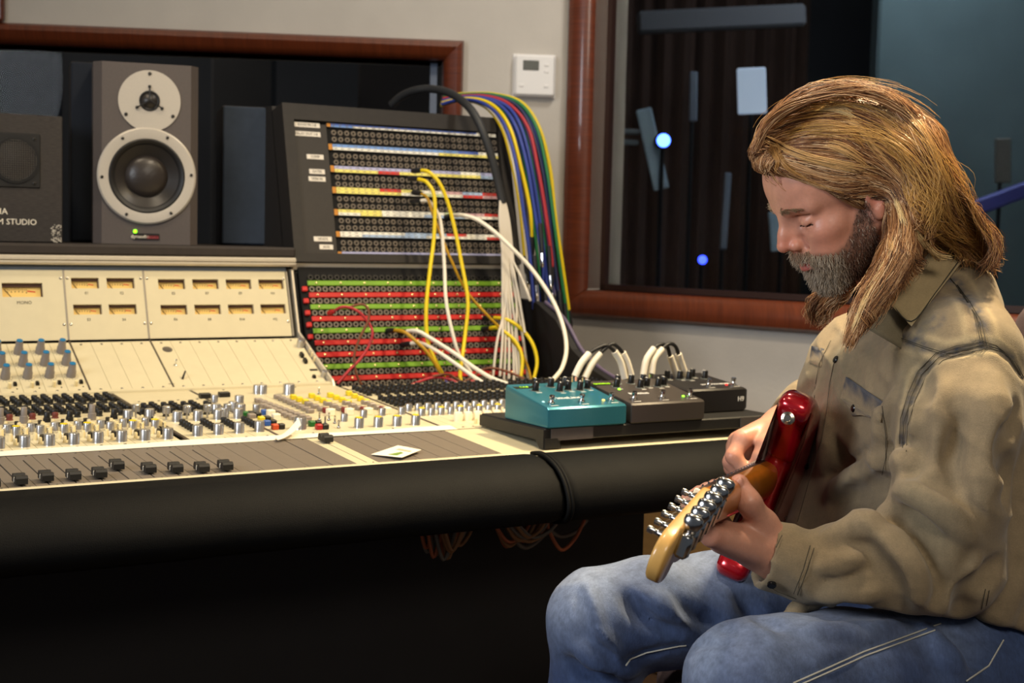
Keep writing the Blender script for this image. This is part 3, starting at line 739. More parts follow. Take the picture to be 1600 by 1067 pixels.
MB().box(UL, .674, MH-.0005, MH+.0095, -.004, -.0015, M=metM(0, 0)).obj('grey_blue_strip', mat('slate_strip', '5d6670', .5), desk, smooth=None)
MB().prism([(.692, 1.039), (.688, 1.043), (.688, 1.046), (.692, 1.0475), (.688, 1.049), (.688, 1.054), (.692, 1.057), (.72, 1.057), (.72, 1.039)][::-1], UL, .6895, 'x').obj('aluminium_trim', M_ALU, desk, smooth=None)
MB().prism([(.7075, 1.0325), (.7055, 1.037), (.7055, 1.0455), (.7085, 1.049), (.73, 1.049), (.73, 1.0325)][::-1], .690, 1.235, 'x').obj('aluminium_trim', M_ALU, desk, smooth=None)
MB().box(.700, 1.21, .712, .716, 1.0200, 1.0285).obj('grey_strip', mat('slate_strip2', '6a6f6c', .5), desk, smooth=None)
MB().box(UL, .690, .690, 1.05, 1.0572, 1.0775, bev=.004).obj('meter_bridge_shelf', mat('dark_brown_vinyl', '2b2420', .7, var=.15, scale=60), desk)
# metal cheek that ends the meter bridge
MB().prism([(.478, .809), (.490, .828), (.655, .9065), (.6585, .9085), (.6985, 1.032), (.72, 1.034), (.72, .80)][::-1], .6835, .6875, 'x').obj('end_cheek', M_ALU, desk, smooth=None)
# ---------------------------------------------------------------- lower patch field
JA, JB = np.array([.618, .79]), np.array([.618+.341*.244, 1.034]); jd = (JB-JA)/np.linalg.norm(JB-JA); jn = np.array([-jd[1], jd[0]])
def jackM(u_, z_, up=0.):
    c = JA+(JB-JA)*(z_-.79)/.244+jn*up; return frame((u_, c[0], c[1]), (1, 0, 0), (0, jd[0], jd[1]), (0, jn[0], jn[1]))
def jack_geo(b, M, r=.0040, h=.0028):
    V = []; F = []; n = 10
    for rr, z in ((r, 0), (r, h), (r*.55, h), (r*.52, -.0012)):
        for i in range(n):
            a = 2*math.pi*i/n; V.append((rr*math.cos(a), rr*math.sin(a), z))
    for k in range(3):
        for i in range(n):
            j = (i+1) % n; F.append((k*n+i, k*n+j, (k+1)*n+j, (k+1)*n+i))
    b.add(V, F, M)
M_JACK = mat('jack_nickel', '776e64', .38, metal=.35); M_JACKD = mat('jack_black', '1c1b1b', .4)
M_SRED = mat('red_strip', 'b8201c', .45, var=.12, scale=25); M_SGRN = mat('green_strip', '6f9a26', .45, var=.10, scale=25)
M_HOLE = mat('jack_hole', '070606', .9)
jf = MB().box(.700, 1.215, -.012, .262, -.006, 0, M=jackM(0, .79)).obj('patch_panel', M_HOLE, desk, smooth=None)
jb = MB(); jd_b = MB(); sc_b = MB()
zs = [1.0047-.0239*i for i in range(10)]
for i, z_ in enumerate(zs):
    m_ = M_SGRN if i in (0, 2, 4, 7, 9) else M_SRED
    MB().box(.7155, 1.208, -.0054, .0054, 0, .0042, bev=.0012, M=jackM(0, z_)).obj('designation_strip', m_, jf)
    for j in range(9): sc_b.lathe([(.0024, .0042), (.0022, .0054), (.001, .006)], 8, M=jackM(.734+.0545*j, z_))
for i in range(11):
    z_ = 1.0047+.012-.0239*i
    for j in range(33):
        (jd_b if i == 0 else jb) and jack_geo(jd_b if i == 0 else jb, jackM(.7235+.01475*j, z_), .0060, .0032)
jb.obj('jack_sockets', M_JACK, jf, kind='stuff'); jd_b.obj('black_jack_sockets', M_JACKD, jf, kind='stuff'); sc_b.obj('strip_screws', mat('brass_screw', 'd8c88e', .3, metal=.8), jf, kind='stuff')
for i in range(5):
    MB().box(.7015, .7130, -.0052, .0052, 0, .007, bev=.0015, M=jackM(0, zs[0]-.012-.0239*i)).obj('red_tab', M_SRED, jf)
# right hand black cheek with a violet edge
ck = [(.30, .74), (.302, .800), (.307, .816), (.364, .8235), (.434, .843), (.496, .8745), (.561, .932), (.64, .965), (.70, .97), (.95, .97), (.95, .74)]
MB().prism(ck[::-1], 1.2402, 1.262, 'x').obj('side_cheek', M_CASE, desk, smooth=None)
MB().tube([(1.262, v-.003, z+.002) for v, z in ck[2:8]], .004, 8, 4).obj('edge_cord', mat('violet_cord', '5d5166', .5), desk)
# ---------------------------------------------------------------- upper patch bay
pb = thing('patch_bay', 'black patch bay rack with coloured paper strips, standing on the console', 'patch bay', tuple(W(0, 0, 0)), YAW)
BA, BB = np.array([.6945, 1.0495]), np.array([.7750, 1.376]); bd = (BB-BA)/np.linalg.norm(BB-BA); bn = np.array([-bd[1], bd[0]]); BH = float(np.linalg.norm(BB-BA))
def bayM(u_, s_, up=0.):
    c = BA+bd*s_+bn*up; return frame((u_, c[0], c[1]), (1, 0, 0), (0, bd[0], bd[1]), (0, bn[0], bn[1]))
N_BAY = VX*bn[0]+ZX*bn[1]
def bay_hit(x, y):
    q = con(hit(x, y, W(0, BA[0], BA[1]), N_BAY)); return q[0], float((q[1:]-BA)@bd)
M_CAB = mat('black_cabinet', '211d1a', .6, var=.18, scale=90)
sT = bay_hit(460, 186)[1]; sB0 = bay_hit(529, 400)[1]
u0i, u1i = .714, 1.207
b = MB()
for x0, x1, s0, s1 in ((.690, u0i, 0, BH), (u1i, 1.232, 0, BH), (u0i, u1i, 0, .018), (u0i, u1i, sT, BH)): b.box(x0, x1, s0, s1, -.06, 0, M=bayM(0, 0))
b.prism([(.7515, 1.0495), (.83, 1.372), (.95, 1.376), (.95, 1.0495)][::-1], .690, 1.232, 'x')
b.obj('cabinet', M_CAB, pb, smooth=None)
pp = MB().box(u0i, u1i, .016, sT, -.058, -.010, M=bayM(0, 0)).obj('jack_panel', M_HOLE, pb, smooth=None)
MB().box(u0i, .788, .018, sT-.006, -.010, -.006, M=bayM(0, 0)).obj('label_plate', mat('charcoal_plate', '2a2623', .55, var=.1, scale=120), pb, smooth=None)
M_TAPE = mat('label_tape', 'd9d2c6', .6)
for (x0, y0, x1, y1, tx) in ((461, 190, 501, 198, 'ECHO IN 1-8'), (458, 204, 502, 212, 'DELAY OUT 1-8'), (481, 240, 507, 248, 'COMP'), (485, 263, 509, 271, 'GATES'), (484, 274.5, 510, 282.5, 'VERB IN'), (492, 368, 520, 377, 'HEADS'), (501, 381, 522, 389, 'AUX')):
    a = bay_hit((x0), (y0+y1)/2); c = bay_hit(x1, (y0+y1)/2); s_ = (a[1]+c[1])/2; hh = .0050
    l = MB().box(a[0], c[0], s_-hh, s_+hh, -.006, -.0050, M=bayM(0, 0)).obj('paper_label', M_TAPE, pb, smooth=None)
    text_mb(tx, .0072, bayM((a[0]+c[0])/2, s_, -.0049)).obj('lettering', MATS['black_print'], l, smooth=None)
sa, sz_ = bay_hit(512, 194)[1], bay_hit(529, 394)[1]
P_ = dict(b='4a64b4', l='6f96d2', w='e2e0d4', v='a9abd0', y='e2d672', k='e3c98a', r='c4332c', g='b7c49a', p='c9a0a4', c='9db3cf')
def paper(ch): return mat('paper_'+ch, P_[ch], .7, var=.05, scale=300)
strips = [(0.0, .0036, 'bbbbbbbw', 'lwwwwwww'), (.172, .0062, 'llllllbw', 'wwwwwyyy'), (.345, .0068, 'vvvvvvwv', 'yyryyyyc'), (.512, .0066, 'yyrywpcr', 'yyywgwrp'), (.685, .0064, 'yywwwgpr', 'wywwccww'), (.855, .0058, 'wwwccrww', 'wcccwwwr'), (1.0, .0024, 'vvvvvvvv', 'vvvvvvvv')]
U0J, U1J = .7985, 1.203
for (f_, hh, top, bot) in strips:
    s_ = sa+(sz_-sa)*f_
    ds = MB().box(U0J-.010, U1J, s_-hh-.0006, s_+hh+.0006, -.010, -.0052, M=bayM(0, 0)).obj('designation_strip', mat('strip_holder', '3a3632', .5), pb, smooth=None)
    MB().box(U0J-.0095, U0J-.001, s_-hh, s_+hh, -.0055, -.0046, M=bayM(0, 0)).obj('orange_tab', mat('orange_tab', 'b87a28', .6), ds, smooth=None)
    for rowi, (st, y0, y1) in enumerate(((top, s_, s_+hh), (bot, s_-hh, s_))):
        i = 0
        while i < 8:
            j = i
            while j < 8 and st[j] == st[i]: j += 1
            ua, ub = U0J+(U1J-U0J)*i/8, U0J+(U1J-U0J)*j/8
            MB().box(ua, ub-.0004, y0+.0002, y1-.0002, -.0056, -.0047, M=bayM(0, 0)).obj('paper_label', paper(st[i]), ds, smooth=None)
            i = j
    b = MB()
    if hh > .003:
        for i in range(26):
            for yy in (s_+hh*.5, s_-hh*.5):
                b.box(U0J+.0154*i+.003, U0J+.0154*i+.003+rng.uniform(.004, .009), yy-.0007, yy+.0007, -.0047, -.0045, M=bayM(0, 0))
        b.obj('handwriting', mat('ink', '6a6660', .7), ds, smooth=None, kind='stuff')
jb = MB()
for f_ in (.055, .108, .238, .290, .408, .462, .577, .632, .748, .802, .920, .968):
    s_ = sa+(sz_-sa)*f_
    for j in range(27): jack_geo(jb, bayM(U0J+.006+.01515*j, s_, -.010), .0056, .0034)
jb.obj('jack_sockets', M_JACK, pb, kind='stuff')
# ---------------------------------------------------------------- loudspeakers
def disc(b, r0, r1, y0, y1, seg=48, M=None):
    """ring about the local -y axis between radii, thickness y0..y1"""
    b.lathe([(r0, y0), (r1, y0), (r1, y1), (r0, y1), (r0, y0)], seg, M=M, cap=False); return b
FY = frame((0, 0, 0), (1, 0, 0), (0, 0, 1), (0, -1, 0))            # lathe axis z -> local -y
def fy(x, z, y=0.): M = FY.copy(); M[:3, 3] = (x, y, z); return M
sp_l, sp_b = onv(147, 377, .80), onv(315, 104, .80)
us0, us1 = sp_l[0], onv(301, 380, .80)[0]
SW = us1-us0+.006; SH = onv(230, 99, .80)[2]-1.0780; SD = .26
SPY = YAW-.235
SW = .2035
sp = thing('loudspeaker', 'tall dark grey studio loudspeaker with a silver-ringed woofer and round silver tweeter plate', 'loudspeaker', tuple(W((us0+us1)/2+.004, .80, 1.0780)), SPY)
M_SPK = mat('speaker_grey', '544c48', .55, var=.06, scale=200); M_SPKP = mat('silver_plate', 'b9b1a4', .45, metal=.25, var=.03, scale=300)
h = SW/2; bv = .016
sppx_ = SH/282.0; zw_ = SH-(274-99)*sppx_; xw_ = (233-231)*sppx_-.002; rh = 52*sppx_
b = MB()
b.prism([(-h, .02), (-h+bv, 0), (h-bv, 0), (h, .02), (h, SD), (-h, SD)], 0, SH, 'z')
del b.f[1]
x0, x1 = -h+bv, h-bv
angs = sorted(set([2*math.pi*k/64 for k in range(64)]+[math.atan2(z-zw_, x-xw_) % (2*math.pi) for x in (x0, x1) for z in (0, SH)]))
V = []
for a in angs:
    c_, s_ = math.cos(a), math.sin(a); t = min([q for q in ((x1-xw_)/c_ if c_ > 1e-9 else 9, (x0-xw_)/c_ if c_ < -1e-9 else 9, (SH-zw_)/s_ if s_ > 1e-9 else 9, -zw_/s_ if s_ < -1e-9 else 9)])
    V += [(xw_+rh*c_, 0, zw_+rh*s_), (xw_+t*c_, 0, zw_+t*s_), (xw_+rh*c_, .03, zw_+rh*s_)]
n = len(angs); b.add(V, [(3*i, 3*i+1, 3*((i+1) % n)+1, 3*((i+1) % n)) for i in range(n)]+[(3*i, 3*((i+1) % n), 3*((i+1) % n)+2, 3*i+2) for i in range(n)])
b.obj('cabinet', M_SPK, sp, smooth=None)
sppx = SH/282.0
zt = SH-(157-99)*sppx; zw = SH-(274-99)*sppx; xt = (235-231)*sppx; xw = (233-231)*sppx-.002
pts = []
Rt = 47.5*sppx; Rw = 75*sppx
tw_ = MB(); disc(tw_, .0001, Rt, 0, .003, 56, fy(xt, zt)); tp_ = tw_.obj('tweeter_plate', M_SPKP, sp)
M_RUB = mat('rubber_black', '171514', .5); M_CONE = mat('cone_black', '2b2724', .38, var=.08, scale=200)
MB().lathe([(16*sppx, .003), (16*sppx, .0042), (14*sppx, .0045), (13*sppx, .0035), (12*sppx, .0032)], 32, M=fy(xt, zt), cap=False).obj('tweeter_surround', M_RUB, sp)
MB().lathe([(12*sppx, .0030), (10*sppx, .0055), (6*sppx, .0085), (2*sppx, .0100)], 28, M=fy(xt, zt)).obj('tweeter_dome', M_CONE, sp)
b = MB()
for k in range(3):
    a = math.radians(90+120*k); e = np.array([math.cos(a), math.sin(a)])*22*sppx
    b.tube([(xt+e[0], -.0035, zt+e[1]), (xt+e[0]*.75, -.011, zt+e[1]*.75), (xt, -.0145, zt)], .0014, 8)
    b.lathe([(.0032, .003), (.0032, .006), (.002, .0068)], 10, M=fy(xt+e[0], zt+e[1]))
b.obj('tweeter_guard', M_BLKP, sp)
def spk_screw(x, z, y, par, r=.0036):
    o = MB().lathe([(r, y), (r, y+.0015), (r*.6, y+.0022), (r*.5, y+.0012)], 10, M=fy(x, z)).obj('screw', mat('dark_screw', '3d3a37', .3, metal=.7), par)
for a in (90, 212, -32): spk_screw(xt+42*sppx*math.cos(math.radians(a)), zt+42*sppx*math.sin(math.radians(a)), .003, sp)
MB().lathe([(57*sppx, .002), (57.5*sppx, .0062), (60*sppx, .0068), (73*sppx, .0068), (75.5*sppx, .0045), (75.5*sppx, 0)], 64, M=fy(xw, zw), cap=False).obj('woofer_ring', M_SPKP, sp)
MB().lathe([(60*sppx, .0050), (56*sppx, .0085), (52*sppx, .0065), (49*sppx, .0020)], 56, M=fy(xw, zw), cap=False).obj('woofer_surround', M_RUB, sp)
MB().lathe([(50*sppx, .0022), (32*sppx, -.014)], 56, M=fy(xw, zw), cap=False).obj('woofer_cone', M_CONE, sp)
MB().lathe([(33*sppx, -.0140), (31*sppx, -.0100), (24*sppx, -.0050), (14*sppx, -.0015), (3*sppx, 0)], 40, M=fy(xw, zw)).obj('dust_cap', mat('dust_cap', '302a26', .35, bump=.2, bscale=120), sp)
for k in range(6): a = math.radians(3+60*k); spk_screw(xw+68*sppx*math.cos(a), zw+68*sppx*math.sin(a), .0068, sp, .0032)
MB().lathe([(3*sppx, 0), (3*sppx, .002), (2*sppx, .003)], 12, M=fy((214-231)*sppx, SH-(359-97)*sppx)).obj('power_light', mat('green_led', '9aff2a', .4, emit='8cff20', estr=2.5), sp)
zb = SH-(367-97)*sppx; xb = (231-231)*sppx
MB().box(xb-20*sppx, xb+20*sppx, -.002, 0, zb-5*sppx, zb+5*sppx).obj('badge', mat('badge_black', '14100f', .4), sp, smooth=None)
MB().box(xb+1*sppx, xb+19*sppx, -.0024, -.0019, zb-3.5*sppx, zb+2*sppx).obj('badge_red_field', mat('badge_red', '5e1a1c', .4), sp, smooth=None)
MT = lambda x, y, z: frame((x, y, z), (1, 0, 0), (0, 0, 1), (0, -1, 0))
text_mb('dynaudio', .0098, MT(xb-9.5*sppx, -.0021, zb)).obj('lettering', M_WHITE, sp, smooth=None)
text_mb('acoustics', .0062, MT(xb+10*sppx, -.0025, zb-.001)).obj('lettering', mat('badge_text_red', 'a8474a', .5), sp, smooth=None)
# small black speaker lying on its side at the left edge
ur = onv(98, 280, .80)[0]; zt2 = onv(98, 182, .80)[2]; NH = zt2-1.0780; NW = .382; e = ur
ns = thing('black_loudspeaker', 'black wood-grained loudspeaker lying on its side at the left edge of the frame', 'loudspeaker', tuple(W(ur, .80, 1.0780)), YAW)
MB().box(-NW, 0, 0, .20, 0, NH, bev=.002).obj('cabinet', mat('black_oak', '2e2926', .5, var=.5, scale=40, stretch=(2, 2, 14), bump=.3, bscale=150), ns)
npx = NH/194.0
xc, zc = -(98-27)*npx, (376-252)*npx
MB().box(xc-42*npx, xc+37*npx, -.003, 0, zc-41*npx, zc+41*npx, bev=.006).obj('tweeter_plate', M_BLKS, ns)
disc(MB(), 30*npx, 35*npx, .003, .0055, 40, fy(xc, zc)).obj('tweeter_ring', M_BLKP, ns)
b = MB(); n_ = 9
for i in range(-n_, n_+1):
    d = i*30*npx/n_; L = math.sqrt(max(0, (31*npx)**2-d*d))
    b.box(xc+d-.0003, xc+d+.0003, -.0062, -.0056, zc-L, zc+L); b.box(xc-L, xc+L, -.0062, -.0056, zc+d-.0003, zc+d+.0003)
b.obj('mesh_grille', mat('grille_metal', '5c5751', .4, metal=.2), ns, smooth=None, kind='stuff')
MB().lathe([(28*npx, .0031), (20*npx, .0036), (12*npx, .0045), (4*npx, .0052)], 24, M=fy(xc, zc)).obj('tweeter_dome', M_CONE, ns)
for dx, dz in ((28, 33), (28, -34), (-35, 33), (-35, -34)): spk_screw(xc+dx*npx, zc+dz*npx, .003, ns, .003)
text_mb('YAMAHA', .0165, MT(-(98-16)*npx, -.0003, (376-330)*npx), align='RIGHT').obj('lettering', M_WHITE, ns, smooth=None)
text_mb('NS-10M STUDIO', .0158, MT(-(98-59)*npx, -.0003, (376-345.5)*npx), align='RIGHT').obj('lettering', M_WHITE, ns, smooth=None)
# worn white corner patch
b = MB()
for i in range(60): x = -rng.uniform(2, 17)*npx; z = rng.uniform(1, 28)*npx; r = rng.uniform(.0006, .0018); b.box(x-r, x+r, -.0004, .0001, z-r*.7, z+r*.7)
b.obj('worn_corner', mat('bare_chips', 'b9b2a4', .8), ns, smooth=None, kind='stuff')
# dark cabinets standing behind
u0, u1 = onv(350, 300, .90)[0], onv(486, 300, .93)[0]
bx = thing('dark_blue_cabinet', 'plain slate-blue loudspeaker back standing left of the patch bay', 'loudspeaker', tuple(W((u0+u1)/2-.012, .86, 1.0780)), YAW-.26)
hw = (u1-u0)/2; hz = onv(352, 162, .86)[2]-1.0780
M_BLC = mat('slate_blue_cloth', '27313f', .85, var=.12, scale=60)
MB().box(-hw, hw, .012, .17, 0, hz, bev=.003).obj('cabinet', M_CAB, bx)
MB().box(-hw+.001, hw-.001, 0, .012, .002, hz-.002, bev=.003).obj('cloth_front', M_BLC, bx)
u0, u1 = onv(104, 300, .99)[0], onv(172, 300, .99)[0]
bx = thing('rear_cabinet', 'tall dark blue-black loudspeaker standing behind the grey one', 'loudspeaker', tuple(W((u0+u1)/2, .95, 1.0780)), YAW-.2)
hw = (u1-u0)/2; hz = onv(110, 92, .93)[2]-1.0780
MB().box(-hw, hw, .010, .11, 0, hz, bev=.003).obj('cabinet', M_CAB, bx)
MB().box(-hw+.001, hw-.001, 0, .010, .002, hz-.002, bev=.003).obj('cloth_front', mat('dark_blue_cloth', '141a24', .9), bx)
# ---------------------------------------------------------------- pedalboard
TZ = .8140
pt = thing('pedalboard', 'low black pedalboard tray with grey tape patches under three effects pedals', 'pedalboard', tuple(W(.757, -.156, 0)), YAW)
TL = .478; TDp = .20
b = MB()
dz0 = deck_z(-.156)+.0022
b.box(0, TL, 0, TDp, TZ-.026+.006, TZ, bev=.002)
b.obj('tray', M_BLKS, pt)
for x0 in (0.0, TL-.030):
    b = MB(); b.prism([(0, dz0), (.012, dz0), (.022, TZ-.020), (TDp-.022, TZ-.020), (TDp-.012, deck_z(.02)+.004), (TDp, deck_z(.02)+.004), (TDp, TZ-.002), (0, TZ-.002)], x0-.002 if x0 == 0 else x0, x0+.030, 'x')
    b.obj('end_support', M_BLKS, pt, smooth=None)
b = MB().prism([(.0, dz0), (.030, dz0), (.024, TZ-.016), (0, TZ-.016)], -.0018, .0005, 'y'); b.obj('foot', M_BLKS, pt, smooth=None)
M_GAFF = mat('grey_gaffer', '4a4340', .75, var=.08, scale=60)
for a, c in ((.012, .092), (.398, .470)):
    MB().box(a, c, -.0012, .0002, TZ-.0200, TZ-.001).obj('tape_patch', M_GAFF, pt, smooth=None)
M_PKN = mat('pedal_knob', '121212', .35); M_LINE = mat('white_line', 'e8e6e0', .5)
def pedal(name, label, u_, v_, wd, dp, hf, hb, m, knobs, switches, leds, disp, title, title_at, sz, round_=.003, face=None):
    t = thing(name, label, 'effects pedal', tuple(W(u_, v_, TZ)), YAW, None)
    ta = math.atan2(hb-hf, dp)
    prof = [(0, .002), (.0, hf-.003), (.003, hf), (dp-.003, hb), (dp, hb-.004), (dp, .002), (dp-.003, .0), (.003, 0)]
    rings = []
    for x, e in ((0, round_), (round_*.3, round_*.3), (round_, 0), (wd-round_, 0), (wd-round_*.3, round_*.3), (wd, round_)):
        cy, cz = dp/2, (hf+hb)/4
        rings.append([(x, cy+(y-cy)*(1-e/(dp*.5)), cz+(z-cz)*(1-e/(hf*.55))) for y, z in prof])
    MB().loft(rings).obj('enclosure', m, t, smooth=30)
    def top(x, y, up=0.):
        return frame((x, y, hf+(hb-hf)*y/dp+up), (1, 0, 0), (0, math.cos(ta), math.sin(ta)), (0, -math.sin(ta), math.cos(ta)))
    for i, (x, y) in enumerate(knobs):
        k = MB().lathe([(.0066, 0), (.0066, .001), (.0054, .0015), (.0050, .0135), (.0042, .0145)], 16, flute=.03, M=top(x, y)).obj('knob', M_PKN, t)
        a = -.6+1.3*((i*37) % 11)/10
        MB().box(-.0007, .0007, .0, .0053, .0140, .0149, M=top(x, y) @ frame((0, 0, 0), (math.cos(a), math.sin(a), 0), (-math.sin(a), math.cos(a), 0), (0, 0, 1))).box(-.0007, .0007, .0046, .0055, .003, .0149, M=top(x, y) @ frame((0, 0, 0), (math.cos(a), math.sin(a), 0), (-math.sin(a), math.cos(a), 0), (0, 0, 1))).obj('pointer', M_LINE, k, smooth=None)
        MB().lathe([(.0080, 0), (.0080, .0005), (.0066, .0006)], 16, M=top(x, y)).obj('dial_ring', mat('dial_grey', '77807f', .5), t)
    for (x, y) in switches:
        MB().lathe([(.0058, 0), (.0058, .0022), (.0040, .0030), (.0034, .0045), (.0030, .0065), (.0044, .0075), (.0048, .0115), (.0036, .0135)], 16, M=top(x, y)).obj('footswitch', M_CHROME, t)
    for (x, y, c, s_) in leds:
        MB().lathe([(.0026, 0), (.0024, .0012), (.001, .002)], 12, M=top(x, y)).obj('indicator_light', mat('pled_'+c, c, .3, emit=c, estr=s_), t)
    if disp:
        x0, y0, nn, tx = disp
        d_ = MB().box(x0-.019, x0+.019, y0-.006, y0+.006, 0, .0006, M=top(0, 0) @ frame((0, 0, 0), (1, 0, 0), (0, 1, 0), (0, 0, 1))).obj('display', mat('display_dark', '1c2614', .3), t, smooth=None)
        text_mb(tx, .0085, top(x0, y0, .0008)).obj('display_digits', mat('digit_green', '9dd020', .5, emit='8fce10', estr=.8), d_, smooth=None)
    text_mb(title, sz, top(*title_at, .0002)).obj('lettering', M_LINE, t, smooth=None)
    b = MB()
    for (x, y) in knobs: b.box(x-.005, x+.005, y-.0115, y-.0100, 0, .0002, M=top(0, 0))
    for (x, y) in switches: b.box(x-.008, x+.006, y-.0125, y-.0110, 0, .0002, M=top(0, 0))
    b.obj('small_print', M_LINE, t, smooth=None, kind='stuff')
    return t
M_TEAL = mat('teal_metallic', '2f7384', .32, metal=.45, var=.03, scale=300)
M_CHAR = mat('charcoal_pedal', '3a3431', .45, metal=.15, var=.05, scale=300)
M_BPED = mat('black_pedal', '171415', .5, var=.1, scale=200)
KN = [(.052, .098), (.078, .110), (.075, .082), (.098, .110), (.096, .082), (.118, .108), (.116, .082), (.138, .088)]
pedal('delay_pedal', 'teal metallic effects pedal at the left end of the pedalboard', .760, -.160, .152, .132, .0330, .0560, M_TEAL,
      [(.034, .092), (.046, .112), (.075, .110), (.076, .084), (.096, .090), (.106, .112), (.117, .086), (.136, .092)], [(.020, .022), (.078, .022), (.136, .022)], [(.122, .024, 'ffd76a', 1.5), (.010, .030, '9fd6dc', .3)], (.024, .112, 4, '1:4.8'), 'TimeLine', (.064, .046), .0150)
pedal('modulation_pedal', 'dark charcoal effects pedal in the middle of the pedalboard', .9215, -.160, .152, .132, .0330, .0560, M_CHAR,
      [(.034, .092), (.050, .112), (.077, .110), (.078, .084), (.096, .090), (.104, .112), (.117, .086), (.134, .092)], [(.020, .022), (.078, .022), (.136, .022)], [(.124, .024, '8aff30', 2.5), (.030, .078, '8aff30', 1.2)], (.018, .112, 4, 'CHORUS'), 'Mobius', (.052, .052), .0135)
pedal('stomp_pedal', 'black rounded effects pedal at the right end of the pedalboard', 1.0880, -.096, .138, .128, .0420, .0560, M_BPED,
      [(.022, .090), (.046, .084), (.066, .100), (.062, .078), (.084, .096), (.100, .080)], [(.062, .022), (.118, .022)], [(.104, .024, 'e02020', 1.6)], None, 'HARMONIZER', (.088, .034), .0100, round_=.012)
# badge on the black pedal's front
o = text_mb('H9', .012, frame(W(1.0880+.118, -.0963, TZ+.022), UX, ZX, -VX)).obj('lettering', M_LINE, bpy.data.objects['stomp_pedal'], smooth=None)
o.matrix_parent_inverse = Matrix.Translation(Vector(W(1.0880, -.096, TZ))).inverted() if False else (Matrix.Translation(Vector(W(1.0880, -.096, TZ))) @ Matrix.Rotation(YAW, 4, 'Z')).inverted()
# visiting card lying on the fader plates
q = [deck(580, 711, .001), deck(622, 698, .001), deck(658, 707, .001), deck(628, 719, .001)]
cd = MB()
A, B_, C_, D_ = [np.array((p[0], p[1], deck_z(p[1])+.0018)) for p in q]
C_[2] += .003; D_[2] += .003; B_[2] += .001
def quadslab(b, pts, t):
    P = np.array(pts); b.loft([P, P+np.array([0, 0, t])]); return b
card = thing('business_card', 'white card with a green mark lying on the grey fader plates', 'card', tuple(P0), YAW)
quadslab(cd, [A, D_, C_, B_], .0006).obj('card', M_WHITE, card, smooth=None)
def ci(s, t): return (A*(1-s)+D_*s)*(1-t)+(B_*(1-s)+C_*s)*t+np.array([0, 0, .0008])
quadslab(MB(), [ci(.45, .12), ci(.75, .12), ci(.75, .42), ci(.6, .5)], .0001).obj('green_mark', mat('card_green', '6f8a3c', .7), card, smooth=None)
quadslab(MB(), [ci(.3, .62), ci(.85, .60), ci(.85, .72), ci(.3, .76)], .0001).obj('print', mat('card_pink', 'c9a68c', .7), card, smooth=None)
# ---------------------------------------------------------------- patch cables
M_CY = mat('cable_yellow', 'd8be12', .45); M_CG = mat('cable_old_yellow', 'a8800f', .5); M_CW = mat('cable_white', 'ddd6c6', .45); M_CR = mat('cable_red', 'a32a33', .5); M_CBR = mat('cable_brown', '6a3a22', .5)
M_CB = mat('cable_blue', '2b3c8c', .5); M_CGR = mat('cable_green', '1d6a3c', .5); M_CP = mat('cable_purple', '4a3f74', .5); M_CK = mat('cable_black', '17171a', .5); M_CDB = mat('cable_navy', '232a4c', .5)
def cabl(label, m, pts, r, group=None, plug0=None, plug1=None, name='patch_cable'):
    """pts: (x, y, depth plane v) traced points; plug*: (material) at the ends"""
    P = [onvw(x, y, v) for x, y, v in pts]
    base = P[0]; t = thing(name, label, 'cable', tuple(base), 0, group)
    L = [p-base for p in P]
    MB().tube(L, r, 8, 8).obj('cable', m, t, smooth=80)
    for end, pm in ((0, plug0), (-1, plug1)):
        if pm is None: continue
        pmat, ln, rr = pm
        a = L[end]; d = nrm(L[0]-L[1]) if end == 0 else nrm(L[-1]-L[-2])
        if end == 0: d = nrm(.5*d+.8*np.array(VX)+np.array([0, 0, -.15]))
        x = nrm(np.cross(d, (0, 0, 1.)) if abs(d[2]) < .95 else np.cross(d, (1., 0, 0))); y = np.cross(d, x)
        MB().lathe([(rr*.7, -.004), (rr, .004), (rr, ln*.8), (rr*.8, ln)], 10, M=frame(a, x, y, d)).obj('plug', pmat, t)
        if end == -1 and len(pm) == 3 and pmat is M_CK:
            MB().lathe([(rr*.62, ln), (rr*.62, ln+.014), (rr*.40, ln+.015), (rr*.40, ln+.020), (rr*.62, ln+.022), (rr*.45, ln+.028), (rr*.15, ln+.031)], 10, M=frame(a, x, y, d)).obj('plug_tip', M_CHROME, t)
    return t
PK_ = (M_CK, .030, .0058)
a_, b_ = .70, .56
cabl('bright yellow patch cable in the upper patch bay, the one that bows furthest right', M_CY, [(657, 266, .69), (672, 270, .665), (690, 292, .65), (706, 338, .64), (721, 410, .62), (731, 470, .60), (727, 520, .59), (722, 560, .57), (719, 588, .56), (724, 606, .55)], .0042, 'yellow patch cables', PK_)
cabl('bright yellow patch cable that falls straight down from the upper patch bay', M_CY, [(652, 279, .69), (668, 286, .665), (679, 310, .65), (678, 370, .64), (672, 420, .62), (666, 480, .60), (668, 530, .59), (679, 560, .57), (694, 590, .56), (700, 606, .55)], .0042, 'yellow patch cables', PK_)
cabl('thin dull yellow patch cable slanting down to the right between the bright ones', M_CG, [(657, 302, .69), (668, 310, .67), (680, 345, .655), (703, 402, .63), (729, 455, .62), (762, 493, .60), (789, 520, .59), (812, 548, .57), (824, 572, .56), (830, 594, .55)], .0030, 'yellow patch cables', PK_)
cabl('yellow patch cable arching from the lower patch field, the lower of the right-hand two', M_CY, [(764, 513, .63), (779, 513, .60), (804, 532, .575), (816, 558, .56), (814, 590, .55)], .0040, 'yellow patch cables', PK_)
cabl('yellow patch cable arching from the lower patch field, the upper of the right-hand two', M_CY, [(770, 496, .63), (791, 499, .60), (814, 513, .58), (832, 537, .56), (839, 566, .55), (833, 596, .545)], .0040, 'yellow patch cables', PK_)
